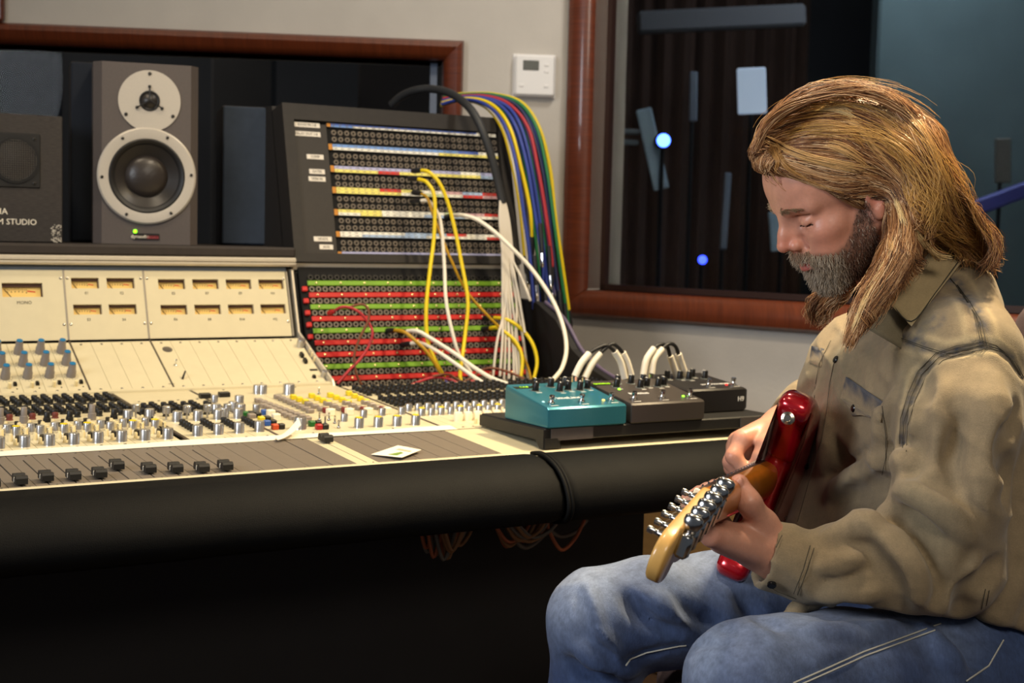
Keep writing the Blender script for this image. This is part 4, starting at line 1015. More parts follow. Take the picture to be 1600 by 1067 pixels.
cabl('dull yellow patch cable drooping from the middle of the lower patch field', M_CG, [(615, 516, .63), (631, 518.6, .60), (646, 530, .585), (666, 549, .57), (687, 580, .56), (700, 604, .55)], .0040, 'yellow patch cables', PK_)
cabl('white patch cable that falls nearly straight from the upper patch bay', M_CW, [(656, 313, .69), (672, 316, .67), (688, 345, .65), (694, 410, .63), (697, 470, .60), (707, 520, .58), (718, 556, .57), (736, 582, .56)], .0040, 'white patch cables', PK_)
cabl('long white patch cable arching out to the right of the patch bay', M_CW, [(706, 337, .70), (722, 336, .665), (745, 343, .64), (771, 361, .61), (800, 388, .58), (827, 416, .56), (850, 447, .53), (867, 476, .50), (880, 510, .46), (885, 545, .40), (878, 575, .32), (862, 596, .25)], .0044, 'white patch cables', PK_)
cabl('upper of two white patch cables running down towards the teal pedal', M_CW, [(634, 518, .63), (652, 517.5, .60), (672, 528, .58), (711, 552.6, .54), (742, 575, .49), (769, 591, .44), (796, 601, .40)], .0044, 'white patch cables', PK_)
cabl('lower of two white patch cables running down towards the teal pedal', M_CW, [(640, 537, .62), (656, 536, .60), (677, 545, .575), (711, 568, .53), (742, 590, .47), (770, 607, .42)], .0044, 'white patch cables', PK_)
cabl('red patch cable with a white-ringed plug looping in the lower patch field', M_CR, [(520, 487, .62), (533, 480, .60), (548, 481, .595), (564, 490, .59), (578, 508, .585), (582, 522, .58), (575, 543, .58), (561, 563, .575), (547, 577, .57), (527, 600, .565)], .0030, 'red and brown patch cables', (M_RED, .016, .0056))
cabl('brown patch cable looping beside the red one', M_CBR, [(543, 481, .60), (555, 477, .598), (568, 476, .595), (576, 485, .59), (575, 502, .585), (563, 526, .58), (554, 553, .575), (555, 577, .57), (563, 598, .565), (576, 613, .56)], .0026, 'red and brown patch cables')
cabl('red patch cable lying along the foot of the patch field', M_CR, [(620, 612, .52), (646, 600, .54), (676, 590, .555), (700, 592, .55), (722, 600, .53), (740, 595, .53), (754, 601, .52), (778, 598, .50), (806, 601, .47)], .0030, 'red and brown patch cables')
cabl('brown patch cable twisting above the teal pedal', M_CBR, [(676, 588, .555), (700, 585, .55), (722, 596, .54), (737, 590, .54), (750, 580, .54), (768, 575, .53), (794, 581, .52), (815, 590, .50), (830, 598, .48)], .0026, 'red and brown patch cables')
cabl('short dark purple lead at the foot of the patch field', M_CP, [(690, 590, .56), (705, 600, .54), (722, 598, .53), (735, 604, .52)], .0024, 'red and brown patch cables')
# black loom with a fan of white wires
lm = thing('cable_loom', 'thick black cable loom arching over the patch bay and fanning into white wires', 'cable loom', tuple(onvw(612, 163, .97)))
b0 = onvw(612, 163, .97)
LP = [(612, 164, .96), (628, 150, .93), (650, 141, .89), (676, 139, .85), (706, 147, .79), (733, 168, .725), (752, 200, .69), (768, 245, .675), (778, 285, .67), (785, 318, .665)]
MB().tube([onvw(*p)-b0 for p in LP], .0092, 12, 8).obj('black_sleeve', mat('loom_black', '222325', .55), lm, smooth=80)
M_WIRE = mat('white_wire', 'c4bcae', .5)
ends = [(781, 588), (787, 600), (795, 592), (803, 600), (812, 585), (770, 590), (826, 600), (820, 520), (829, 470), (808, 590)]
for i, (ex, ey) in enumerate(ends):
    o_ = (i-4.5)
    pts = [(785+o_*.7, 312, .663), (788+o_*1.6, 345, .65), (793+o_*1.8, 400, .635), ((797+o_*2.2)*.7+ex*.3, 400+(ey-400)*.4, .61), ((797)*.25+ex*.75, 400+(ey-400)*.7, .58), (ex, ey, .56)]
    MB().tube([onvw(*p)-b0 for p in pts], .0030, 7, 6).obj('white_wire', M_WIRE, lm, smooth=80)
# bundle of coloured leads hung over the right end of the bay
inner = [(690, 164), (716, 157), (745, 160), (768, 176), (786, 206), (800, 255), (812, 320), (822, 400), (828, 480), (832, 540)]
outer = [(694, 150), (735, 147), (775, 148), (815, 161), (842, 200), (858, 265), (868, 335), (878, 405), (888, 475), (892, 530)]
bun = [(.00, 'y', 7.0, .0046), (.06, 'w', 7.2, .0036), (.10, 'b', 9.0, .0040), (.16, 'n', 8.2, .0040), (.24, 'y', 6.6, .0046), (.30, 'b', 8.6, .0042), (.36, 'g', 8.0, .0040), (.42, 'b', 7.6, .0042), (.48, 'n', 9.0, .0042), (.52, 'b', 8.9, .0044), (.58, 'g', 8.5, .0040), (.64, 'p', 7.8, .0040), (.70, 'r', 7.2, .0042), (.74, 'b', 8.4, .0042), (.80, 'n', 8.8, .0040), (.86, 'r', 8.2, .0044), (.90, 'b', 8.7, .0042), (.94, 'g', 8.9, .0044), (1.0, 'y', 8.15, .0050)]
cn = dict(y=('yellow', M_CY), w=('white', M_CW), b=('blue', M_CB), n=('navy', M_CDB), g=('green', M_CGR), p=('purple', M_CP), r=('red', M_CR))
ordn = ['innermost', 'second', 'third', 'fourth', 'fifth', 'sixth', 'seventh', 'eighth', 'ninth', 'tenth', 'eleventh', 'twelfth', 'thirteenth', 'fourteenth', 'fifteenth', 'sixteenth', 'seventeenth', 'eighteenth', 'outermost']
for i, (o_, c, end, r) in enumerate(bun):
    pts = []
    n = int(math.floor(end))+1
    for k in range(n+1):
        kk = min(k, end); k0 = min(int(kk), 8); f_ = kk-k0
        A = np.array(inner[k0])*(1-f_)+np.array(inner[k0+1])*f_; B = np.array(outer[k0])*(1-f_)+np.array(outer[k0+1])*f_
        p = A*(1-o_)+B*o_
        vv = [.93, .88, .83, .78, .73, .70, .685, .675, .67, .668][k0]-.02*((i*7) % 5)/5+(.02*o_)
        jx = rng.uniform(-2, 2) if k > 1 else 0
        pts.append((p[0]+jx, p[1], vv))
        if kk >= end: break
    cabl('%s patch lead hung over the bay, %s' % (cn[c][0], ordn[i]+' of the bundle' if i in (0, 18) else ordn[i]+' from the left'), cn[c][1], pts, r, 'patch leads hung over the bay', None, (M_CK, .040, .0054), 'hanging_lead')
# loose chrome plugs that hang lower in the same bundle
for i, (x, y, L) in enumerate(((847, 395, 30), (860, 430, 40), (838, 445, 30), (854, 490, 60), (868, 525, 40), (842, 520, 50), (877, 500, 50), (885, 520, 40))):
    P = [onvw(x-3, y-46, .66), onvw(x-1, y-20, .655), onvw(x, y, .652)]
    t = thing('hanging_plug', 'dark lead with a bare chrome jack plug hanging in the bundle, number %s from the top' % ['one', 'two', 'three', 'four', 'five', 'six', 'seven', 'eight'][i], 'plug', tuple(P[0]), 0, 'chrome plugs in the lead bundle')
    t['label'] = ['topmost chrome-tipped plug hanging among the coloured leads', 'chrome-tipped plug below the topmost one, beside the red lead', 'chrome-tipped plug left of the long white cable, beside a blue lead', 'chrome-tipped plug hanging just left of where the long white cable bends down', 'chrome-tipped plug low in the bundle beside the long white cable', 'chrome-tipped plug low in the bundle above the yellow arching cables', 'chrome-tipped plug right of the long white cable, upper one', 'chrome-tipped plug right of the long white cable, lowest at the right edge'][i]
    MB().tube([p-P[0] for p in P], .0050, 10, 4).obj('sleeve', M_CK, t, smooth=80)
    d = nrm(P[2]-P[1]); xx = nrm(np.cross(d, (1., 0, 0))); yy = np.cross(d, xx); rr = .0052
    MB().lathe([(rr*.8, 0), (rr*.62, .001), (rr*.62, .016), (rr*.40, .017), (rr*.40, .022), (rr*.62, .024), (rr*.45, .030), (rr*.15, .033)], 10, M=frame(P[2]-P[0], xx, yy, d)).obj('plug_tip', M_CHROME, t)
# short jumper cables between the pedals
def jumper(label, pts, v0, v1):
    n = len(pts); P = [onvw(x, y, v0+(v1-v0)*i/(n-1)) for i, (x, y) in enumerate(pts)]
    t = thing('jumper_cable', label, 'cable', tuple(P[0]), 0, 'white-sleeved jumpers between the pedals')
    L = [p-P[0] for p in P]
    MB().tube(L, .0036, 8, 6).obj('cable', M_CK, t, smooth=80)
    s = 3
    MB().tube(L[:s], .0062, 10, 6).obj('white_sleeve', M_CW, t, smooth=80)
    MB().tube(L[-s:], .0062, 10, 6).obj('white_sleeve', M_CW, t, smooth=80)
    MB().tube([L[0]-np.array([0, 0, .018]), L[0]], .0055, 10, 1).obj('plug', M_CHROME, t)
    MB().tube([L[-1]-np.array([0, 0, .018]), L[-1]], .0055, 10, 1).obj('plug', M_CHROME, t)
jumper('white-sleeved jumper cable between teal and charcoal pedals, left of the pair', [(898, 588), (908, 568), (921, 552), (936, 543), (948, 540), (960, 549), (970, 566), (976, 591)], -.02, -.02)
jumper('white-sleeved jumper cable between teal and charcoal pedals, right of the pair', [(914, 590), (924, 570), (938, 552), (950, 541), (960, 538), (973, 551), (980, 566), (986, 586)], -.02, -.02)
jumper('white-sleeved jumper cable between charcoal and black pedals, left of the pair', [(1005, 585), (1010, 562), (1022, 544), (1033, 538), (1042, 541), (1047, 556), (1053, 573), (1060, 596)], -.02, -.0)
jumper('white-sleeved jumper cable between charcoal and black pedals, right of the pair', [(1018, 584), (1022, 562), (1035, 545), (1046, 537), (1055, 541), (1060, 553), (1065, 568), (1072, 588)], -.02, -.0)
# tangles of old cable sagging below the armrest
M_OLD = mat('old_cable_brown', '94683f', .6); M_OLD2 = mat('old_cable_orange', 'b0603a', .6); M_OLD3 = mat('old_cable_grey', '70685a', .6)
for gi, (x0, x1, yb, lab) in enumerate(((655, 745, 882, 'left tangle of old brown cables sagging below the leather armrest'), (770, 930, 872, 'right tangle of old brown cables sagging below the leather armrest'))):
    t = thing('cable_tangle', lab, 'cables', tuple(onvw(x0, 820, -.12)), 0, 'cable tangles under the armrest'); bb = onvw(x0, 820, -.12)
    for k in range(13):
        xa = x0+(x1-x0)*rng.uniform(0, .55); xb = xa+(x1-x0)*rng.uniform(.25, .5); yb_ = yb-rng.uniform(0, 26)-8
        vv = -.15+.05*rng.random()
        P = [onvw(xa, 812, vv)-bb, onvw(xa+(xb-xa)*.12, (812+yb_)/2, vv)-bb, onvw(xa+(xb-xa)*.4, yb_, vv)-bb, onvw(xa+(xb-xa)*.75, (815+yb_)/2+4, vv)-bb, onvw(xb, 812, vv)-bb]
        MB().tube(P, .0032, 6, 5).obj('cable', [M_OLD, M_OLD2, M_OLD3][k % 3], t, smooth=80)
# ================================================================== implicit-surface kit
class Field:
    def __init__(s, lo, hi, h, rs=1.0):
        s.rs = rs; s.lo = np.array(lo, float); s.h = h
        s.n = np.maximum(4, np.ceil((np.array(hi)-s.lo)/h).astype(int)+1)
        s.val = np.full(tuple(s.n), .2, np.float32)
        s.ax = [s.lo[i]+h*np.arange(s.n[i]) for i in range(3)]
    def _sub(s, lo, hi):
        a = np.clip(np.floor((np.array(lo)-s.lo)/s.h).astype(int), 0, s.n-1); b = np.clip(np.ceil((np.array(hi)-s.lo)/s.h).astype(int)+1, 1, s.n)
        return tuple(slice(a[i], max(b[i], a[i])) for i in range(3))
    def apply(s, fn, lo, hi, k=.01, op='u'):
        m = k+2.5*s.h; sl = s._sub(np.array(lo)-m, np.array(hi)+m)
        if any(q.stop <= q.start for q in sl): return s
        X, Y, Z = np.meshgrid(s.ax[0][sl[0]], s.ax[1][sl[1]], s.ax[2][sl[2]], indexing='ij')
        d = fn(X, Y, Z).astype(np.float32); v = s.val[sl]
        if op == 's': v = -v
        hh = np.maximum(k-np.abs(v-d), 0)/k if k > 0 else 0
        r = np.minimum(v, d)-hh*hh*k*.25
        s.val[sl] = -r if op == 's' else r
        return s
    def cap(s, a, b, r1, r2=None, k=.01, op='u'):
        a = np.array(a, float); b = np.array(b, float); r1 = r1*s.rs; r2 = r1 if r2 is None else r2*s.rs
        ba = b-a; L = max(ba@ba, 1e-12); rm = max(r1, r2)
        def fn(X, Y, Z):
            t = np.clip(((X-a[0])*ba[0]+(Y-a[1])*ba[1]+(Z-a[2])*ba[2])/L, 0, 1)
            return np.sqrt((X-a[0]-t*ba[0])**2+(Y-a[1]-t*ba[1])**2+(Z-a[2]-t*ba[2])**2)-(r1+(r2-r1)*t)
        return s.apply(fn, np.minimum(a, b)-rm, np.maximum(a, b)+rm, k, op)
    def chain(s, pts, rs, k=.01, op='u'):
        rs = [rs]*len(pts) if np.ndim(rs) == 0 else rs
        for i in range(len(pts)-1): s.cap(pts[i], pts[i+1], rs[i], rs[i+1], k, op)
        return s
    def ell(s, c, r, R=None, k=.01, op='u'):
        c = np.array(c, float); r = np.array(r, float)*s.rs; R = np.eye(3) if R is None else np.array(R)
        def fn(X, Y, Z):
            x, y, z = X-c[0], Y-c[1], Z-c[2]
            a = (R[0, 0]*x+R[1, 0]*y+R[2, 0]*z)/r[0]; b = (R[0, 1]*x+R[1, 1]*y+R[2, 1]*z)/r[1]; d = (R[0, 2]*x+R[1, 2]*y+R[2, 2]*z)/r[2]
            k0 = np.sqrt(a*a+b*b+d*d); k1 = np.sqrt((a/r[0])**2+(b/r[1])**2+(d/r[2])**2)+1e-9
            return k0*(k0-1)/k1
        e = np.abs(R)@r; return s.apply(fn, c-e, c+e, k, op)
    def sample(s, P):
        q = (np.asarray(P)-s.lo)/s.h; i = np.floor(q).astype(int); ok = np.all((i >= 0) & (i < s.n-1), axis=-1)
        i = np.clip(i, 0, s.n-2); f = np.clip(q-i, 0, 1); o = 0
        for a in (0, 1):
            for b in (0, 1):
                for c in (0, 1):
                    w_ = (f[..., 0] if a else 1-f[..., 0])*(f[..., 1] if b else 1-f[..., 1])*(f[..., 2] if c else 1-f[..., 2])
                    o = o+w_*s.val[i[..., 0]+a, i[..., 1]+b, i[..., 2]+c]
        return np.where(ok, o, .2)
    def trace(s, px, py, Y0, Y1, step=.004):
        """first hit of the camera rays through pixels, as depth Y (nan on a miss)"""
        px = np.atleast_1d(np.asarray(px, float)); py = np.atleast_1d(np.asarray(py, float))
        d = _F[None]+_R[None]*((px-800)/FPX)[:, None]-_U[None]*((py-533.5)/FPX)[:, None]; d = d/d[:, 1:2]
        out = np.full(len(px), np.nan); prev = s.sample(CAM+d*Y0)
        y = Y0
        while y < Y1:
            cur = s.sample(CAM+d*(y+step)); hitm = np.isnan(out) & (prev > 0) & (cur <= 0)
            t = prev/(prev-cur+1e-9); out[hitm] = (y+step*t)[hitm]; prev = cur; y += step
        return out
    def mesh(s):
        v = s.val; nx, ny, nz = v.shape; ins = v < 0
        cs = ins[:-1, :-1, :-1].astype(np.int8)*0; 
        for a in (0, 1):
            for b in (0, 1):
                for c in (0, 1): cs = cs+ins[a:nx-1+a, b:ny-1+b, c:nz-1+c]
        act = (cs > 0) & (cs < 8); I = np.argwhere(act); vid = np.full(act.shape, -1, np.int64); vid[act] = np.arange(len(I))
        acc = np.zeros((len(I), 3)); cnt = np.zeros(len(I))
        cor = {}
        for a in (0, 1):
            for b in (0, 1):
                for c in (0, 1): cor[(a, b, c)] = v[I[:, 0]+a, I[:, 1]+b, I[:, 2]+c]
        for ax in range(3):
            o1, o2 = [q for q in range(3) if q != ax]
            for p in (0, 1):
                for q in (0, 1):
                    c0 = [0, 0, 0]; c0[o1] = p; c0[o2] = q; c1 = list(c0); c1[ax] = 1
                    A, B = cor[tuple(c0)], cor[tuple(c1)]; m = (A < 0) != (B < 0)
                    t = np.where(m, A/(A-B+1e-12), 0)
                    P = np.array(c0, float)[None].repeat(len(I), 0); P[:, ax] = t
                    acc[m] += P[m]; cnt[m] += 1
        V = s.lo+(I+acc/np.maximum(cnt, 1)[:, None])*s.h
        F = []
        for ax in range(3):
            o1, o2 = (ax+1) % 3, (ax+2) % 3
            sl0 = [slice(None)]*3; sl1 = [slice(None)]*3; sl0[ax] = slice(0, -1); sl1[ax] = slice(1, None)
            A, B = ins[tuple(sl0)], ins[tuple(sl1)]; E = np.argwhere(A != B)
            ok = np.ones(len(E), bool)
            for o in (o1, o2): ok &= (E[:, o] > 0) & (E[:, o] < v.shape[o]-1)
            E = E[ok]; up = A[E[:, 0], E[:, 1], E[:, 2]]
            def cell(d1, d2):
                q = E.copy(); q[:, o1] += d1; q[:, o2] += d2; return vid[q[:, 0], q[:, 1], q[:, 2]]
            q = np.stack([cell(-1, -1), cell(0, -1), cell(0, 0), cell(-1, 0)], 1)
            q[~up] = q[~up][:, ::-1]; F.append(q)
        return V, np.vstack(F)
def smooth_mesh(V, F, it=2, lam=.5):
    for _ in range(it):
        S = np.zeros_like(V); C = np.zeros(len(V))
        for a, b in ((0, 1), (1, 2), (2, 3), (3, 0)):
            np.add.at(S, F[:, a], V[F[:, b]]); np.add.at(C, F[:, a], 1); np.add.at(S, F[:, b], V[F[:, a]]); np.add.at(C, F[:, b], 1)
        V = V*(1-lam)+lam*S/np.maximum(C, 1)[:, None]
    return V
def np_obj(name, V, F, m, parent, cols=None, base=None, smooth=True, kind=None):
    base = np.zeros(3) if base is None else np.asarray(base)
    me = bpy.data.meshes.new(name); V = np.asarray(V)-base; F = np.asarray(F); n = F.shape[1]
    me.vertices.add(len(V)); me.vertices.foreach_set('co', V.astype(np.float32).ravel())
    me.loops.add(F.size); me.loops.foreach_set('vertex_index', F.astype(np.int32).ravel())
    me.polygons.add(len(F)); me.polygons.foreach_set('loop_start', np.arange(0, F.size, n, dtype=np.int32))
    me.update(calc_edges=True); me.validate()
    if smooth: me.polygons.foreach_set('use_smooth', np.ones(len(me.polygons), bool))
    if cols is not None:
        a = me.color_attributes.new('Col', 'FLOAT_COLOR', 'POINT'); c = np.ones((len(V), 4), np.float32); c[:, :3] = cols; a.data.foreach_set('color', c.ravel())
    me.materials.append(m); return put(name, me, parent, kind=kind)
def lc(h): return np.array(lin(h))
def mixc(C, col, w): return C*(1-w[:, None])+np.asarray(col)[None]*w[:, None]
def sstep(a, b, x): t = np.clip((x-a)/(b-a+1e-12), 0, 1); return t*t*(3-2*t)
def vnoise(P, f, seed=0):
    """cheap smooth noise, -1..1"""
    r = np.random.RandomState(seed); o = 0
    for k in range(5):
        d = r.normal(size=3); d /= np.linalg.norm(d); o = o+np.sin(P@d*f*(1+.45*k)+r.uniform(0, 6.28)+1.3*np.sin(P@r.normal(size=3)*f*.5+k))
    return o/3.2
DY = .05
def Q(x, y, Y): return at(x, y, Y+DY)
def pr(px, Y): return px*Y/FPX
# ================================================================== the man
PB = Q(1480, 1000, 1.9); PB = np.array([PB[0], PB[1], 0.0])
man = thing('person', 'person in faded khaki denim shirt and blue jeans, seated and playing a red guitar', 'person', tuple(PB))
# ---- head frame
HY = 1.90
hyaw, hpit, hrol = math.radians(180+12), math.radians(31.5), math.radians(-6)
def rotm(y, p, r):
    cy, sy, cp, sp_, cr, sr = math.cos(y), math.sin(y), math.cos(p), math.sin(p), math.cos(r), math.sin(r)
    return np.array([[cy, -sy, 0], [sy, cy, 0], [0, 0, 1]]) @ np.array([[cp, 0, sp_], [0, 1, 0], [-sp_, 0, cp]]) @ np.array([[1, 0, 0], [0, cr, -sr], [0, sr, cr]])
HR = rotm(hyaw, hpit, hrol); HO = np.array([.4356, HY, 1.1767]); HS = .935
def h2w(p): return HO+(np.asarray(p)*HS) @ HR.T
def w2h(p): return ((np.asarray(p)-HO) @ HR)/HS
NB = Q(1462, 492, 1.90)                                  # base of the neck
hf_ = Field((-.16, -.115, -.20), (.135, .115, .15), .0021)
S = hf_
S.ell((-.006, 0, .048), (.099, .077, .084), k=.01)
S.ell((.040, 0, .052), (.053, .064, .056), k=.02)
S.ell((.040, 0, -.036), (.052, .055, .072), k=.025)
for sg in (1, -1):
    S.cap((-.004, sg*.055, -.030), (.060, sg*.018, -.084), .019, .017, k=.022)
    S.ell((.056, sg*.040, -.012), (.028, .023, .020), k=.018)
    S.cap((.086, sg*.012, .031), (.068, sg*.047, .030), .0095, .009, k=.014)
    S.ell((.060, sg*.026, -.045), (.030, .026, .030), k=.02)
S.ell((.070, 0, -.088), (.021, .022, .018), k=.018)
S.ell((.077, 0, -.050), (.020, .027, .024), k=.014)
for sg in (1, -1): S.ell((.095, sg*.034, .010), (.016, .017, .0125), k=.012, op='s')
for sg in (1, -1):
    S.ell((.0735, sg*.0325, .0085), (.0125, .0145, .0115), k=.004)
    S.cap((.0845, sg*.020, .0035), (.078, sg*.045, .0045), .0022, .0018, k=.003, op='s')
    S.cap((.083, sg*.022, .0205), (.0745, sg*.046, .020), .002, .0018, k=.004, op='s')
S.chain([(.087, 0, .030), (.092, 0, .020), (.104, 0, -.002), (.1115, 0, -.0155)], [.0085, .0068, .0075, .0098], k=.008)
S.chain([(.080, 0, .016), (.088, 0, -.016)], [.012, .0155], k=.012)
for sg in (1, -1):
    S.ell((.0985, sg*.0125, -.0205), (.0098, .0072, .0080), k=.005)
    S.cap((.1045, sg*.0062, -.0285), (.099, sg*.0072, -.0275), .0030, .0030, k=.003, op='s')
    S.cap((.089, sg*.020, -.014), (.081, sg*.029, -.040), .0022, .0022, k=.010, op='s')
S.cap((.098, 0, -.030), (.0985, 0, -.042), .0045, .005, k=.008)
S.chain([(.083, -.023, -.0535), (.095, -.010, -.0495), (.0985, 0, -.0500), (.095, .010, -.0495), (.083, .023, -.0535)], [.0022, .0042, .0042, .0042, .0022], k=.005)
S.chain([(.083, -.020, -.0565), (.094, -.009, -.0590), (.0965, 0, -.0595), (.094, .009, -.0590), (.083, .020, -.0565)], [.0025, .0048, .0052, .0048, .0025], k=.005)
S.chain([(.084, -.025, -.0545), (.1, -.010, -.0542), (.104, 0, -.0545), (.1, .010, -.0542), (.084, .025, -.0545)], .0012, k=.003, op='s')
S.cap((.092, -.012, -.0685), (.092, .012, -.0685), .004, k=.008, op='s')
for sg in (1, -1):                                       # ears
    Re = rotm(0, math.radians(-12), 0)
    S.ell((-.010, sg*.0795, .006), (.0175, .0065, .031), Re, k=.006)
    S.ell((-.006, sg*.0860, .006), (.0095, .005, .020), Re, k=.004, op='s')
    S.ell((-.003, sg*.0800, -.020), (.008, .0055, .010), k=.006)
nbh = w2h(NB)
S.cap((-.022, 0, -.030), nbh*.62+np.array((-.022, 0, -.030))*.38, .056, .058, k=.03)
hV, hF = S.mesh(); hV = smooth_mesh(hV, hF, 1, .35)
X, Y_, Z_ = hV.T
LINE = np.interp(X, [-.02, .006, .022, .036, .052, .070, .086, .11], [.012, .010, -.010, -.028, -.040, -.043, -.0355, -.0335])
lipm = (1-sstep(.019, .024, np.abs(Y_)))*sstep(-.0645, -.0625, Z_)*(1-sstep(-.0475, -.0460, Z_))*sstep(.080, .086, X)
under = sstep(-.120, -.100, Z_)
beard = (1-sstep(LINE-.007, LINE+.003, Z_))*sstep(.000, .010, X)*under*(1-lipm)*(1-.8*((np.abs(Y_) < .024)*(Z_ > -.0665)*(Z_ < -.0465)*(X > .078)))
dnek = np.abs(Y_)
skin = np.tile(lc('c88e76'), (len(hV), 1))
skin = mixc(skin, lc('b96a55'), .75*np.exp(-((X-.108)**2+Y_**2+(Z_+.016)**2)/(.018**2)))
for sg in (1, -1): skin = mixc(skin, lc('bd7059'), .6*np.exp(-((X-.065)**2+(Y_-sg*.042)**2+(Z_+.018)**2)/(.024**2)))
for sg in (1, -1): skin = mixc(skin, lc('b8665a'), .55*np.exp(-((X+.008)**2+(Y_-sg*.080)**2+(Z_-.004)**2)/(.025**2)))
skin = mixc(skin, lc('a84f38'), .75*sstep(.0, .05, -X)*(1-sstep(-.06, -.02, Z_)))
skin = mixc(skin, lc('b3605a'), lipm*.9)
skin = mixc(skin, lc('5f4638'), beard*.72)
skin = skin*(1+.05*vnoise(hV, 160, 3))[:, None]
wV = h2w(hV)
M_SKIN = mat('skin', 'c4886c', .40, attr='Col', var=.05, scale=220, bump=.12, bscale=500)
M_SKIN.node_tree.nodes['Principled BSDF'].inputs['Subsurface Weight'].default_value = .12
M_SKIN.node_tree.nodes['Principled BSDF'].inputs['Subsurface Radius'].default_value = (.012, .005, .003)
M_SKIN.node_tree.nodes['Principled BSDF'].inputs['Subsurface Scale'].default_value = .6
bodyV, bodyF, bodyC = [wV], [hF], [skin]; nb_ = len(wV)
def add_body(V, F, C):
    global nb_
    bodyV.append(V); bodyF.append(F+nb_); bodyC.append(C); nb_ += len(V)
# ---- left (fretting) hand
lhf = Field((.16, 1.57, .66), (.40, 1.80, .87), .0019)
QA = at
wrL = QA(1232, 872, 1.705)
mcp = [QA(1112, 837, 1.640), QA(1124, 843, 1.668), QA(1137, 846, 1.694), QA(1151, 849, 1.718)]
for i, mc in enumerate(mcp):
    lhf.cap(wrL*.75+QA(1180, 860, 1.72)*.25+(mc-mcp[1])*.28, mc, .0200, .0135, k=.018)
lhf.cap(QA(1264, 884, 1.71), wrL, .0310, .0285, k=.02)
lhf.cap(wrL, QA(1185, 852, 1.71), .0285, .024, k=.02)
for i, mc in enumerate(mcp):
    yy = 1.624+.027*i; xx = 11.5*i; dy = -5.2*i
    rr = [.0104, .0106, .0100, .0089][i]
    pip = QA(1081+xx, 808+dy, yy); dip = QA(1077+xx, 783+dy, yy+.006); tip = QA(1093+xx, 769+dy, yy+.012)
    lhf.chain([mc, pip, dip, tip], [rr*1.15, rr*1.04, rr*.92, rr*.80], k=.005)
th = [QA(1212, 856, 1.700), QA(1193, 820, 1.694), QA(1170, 785, 1.672), QA(1155, 755, 1.680)]
lhf.chain(th, [.0220, .0172, .0136, .0112], k=.010)
lhf.cap(QA(1196, 846, 1.70), QA(1135, 836, 1.68), .014, .012, k=.020)
lhf.ell(QA(1156, 754, 1.6688), (.0046, .0028, .0070), k=.002)
V, F = lhf.mesh(); V = smooth_mesh(V, F, 1, .3)
def skin_cols(V, pts):
    C = np.tile(lc('c38d76'), (len(V), 1))
    for p in pts: C = mixc(C, lc('b4614c'), .5*np.exp(-((V-p)**2).sum(1)/(.012**2)))
    return C*(1+.06*vnoise(V, 130, 5))[:, None]
add_body(V, F, skin_cols(V, mcp+th[2:]))
# ---- right (picking) hand
rhf = Field((.27, 1.95, .70), (.49, 2.26, .92), .0021, 1.04)
wrR = Q(1226, 664, 2.09)
rm = [Q(1160, 686, 2.015), Q(1153, 690, 2.042), Q(1150, 698, 2.068), Q(1152, 706, 2.092)]
rp = [Q(1146, 713, 2.000), Q(1142, 722, 2.028), Q(1143, 731, 2.056), Q(1148, 738, 2.085)]
rd = [Q(1163, 733, 1.998), Q(1157, 744, 2.026), Q(1156, 750, 2.052), Q(1159, 754, 2.080)]
rt = [Q(1186, 737, 2.006), Q(1180, 748, 2.030), Q(1177, 753, 2.054), Q(1178, 757, 2.080)]
for i in range(4):
    rhf.cap(wrR+(rm[i]-rm[1])*.45, rm[i], .0205, .0145, k=.018)
    q = [.0108, .0110, .0104, .0092][i]
    rhf.chain([rm[i], rp[i], rd[i], rt[i]], [q*1.15, q*1.02, q*.92, q*.8], k=.005)
rhf.cap(Q(1262, 640, 2.15), wrR, .031, .027, k=.02)
rhf.chain([Q(1214, 676, 2.03), Q(1199, 697, 2.000), Q(1190, 716, 1.992), Q(1182, 733, 1.998)], [.019, .0145, .0122, .0098], k=.009)
rhf.cap(Q(1160, 700, 2.035), Q(1196, 718, 2.045), .016, .016, k=.01)
rhf.ell(Q(1184, 730, 1.986), (.0048, .003, .0068), k=.002)
V, F = rhf.mesh(); V = smooth_mesh(V, F, 1, .3); add_body(V, F, skin_cols(V, rm+rp))
# ---- torso and arms under the clothes (coarse, continuous with the neck)
tf = Field((.15, 1.48, .45), (1.0, 2.40, 1.16), .012)
SLj, SRj = Q(1510, 566, 1.745), Q(1350, 560, 2.06)
ELj, ERj = Q(1484, 884, 1.690), Q(1300, 640, 2.21)
def trunk(F_, g, k=.05):
    F_.cap(Q(1360, 615, 2.02), Q(1482, 615, 1.81), .096+g, .092+g, k=k)
    F_.cap(Q(1366, 700, 2.03), Q(1486, 700, 1.82), .106+g, .104+g, k=k)
    F_.cap(Q(1388, 800, 2.03), Q(1518, 800, 1.82), .108+g, .108+g, k=k)
    F_.cap(Q(1348, 855, 1.98), Q(1480, 860, 1.84), .108+g, .108+g, k=k)
    F_.cap(Q(1430, 900, 2.03), Q(1562, 905, 1.82), .112+g, .112+g, k=k)
    F_.cap(Q(1480, 960, 2.02), Q(1590, 960, 1.82), .100+g, .100+g, k=k)
    F_.cap(NB+np.array([.02, 0, -.03]), SLj+np.array([-.02, .02, .015]), .052+g, .052+g, k=k)
    F_.chain([Q(1478, 455, 1.90), Q(1496, 474, 1.865), Q(1520, 524, 1.79)], [.046+g, .044+g, .042+g], k=.03)
    F_.cap(NB+np.array([.02, 0, -.03]), SRj+np.array([0, -.02, .0]), .052+g, .048+g, k=k)
    F_.cap(Q(1500, 655, 1.95), Q(1580, 860, 1.95), .082+g, .105+g, k=k)
trunk(tf, -.026)
tf.cap(NB+np.array([.03, 0, -.08]), h2w((-.022, 0, -.05)), .062, .054, k=.03)
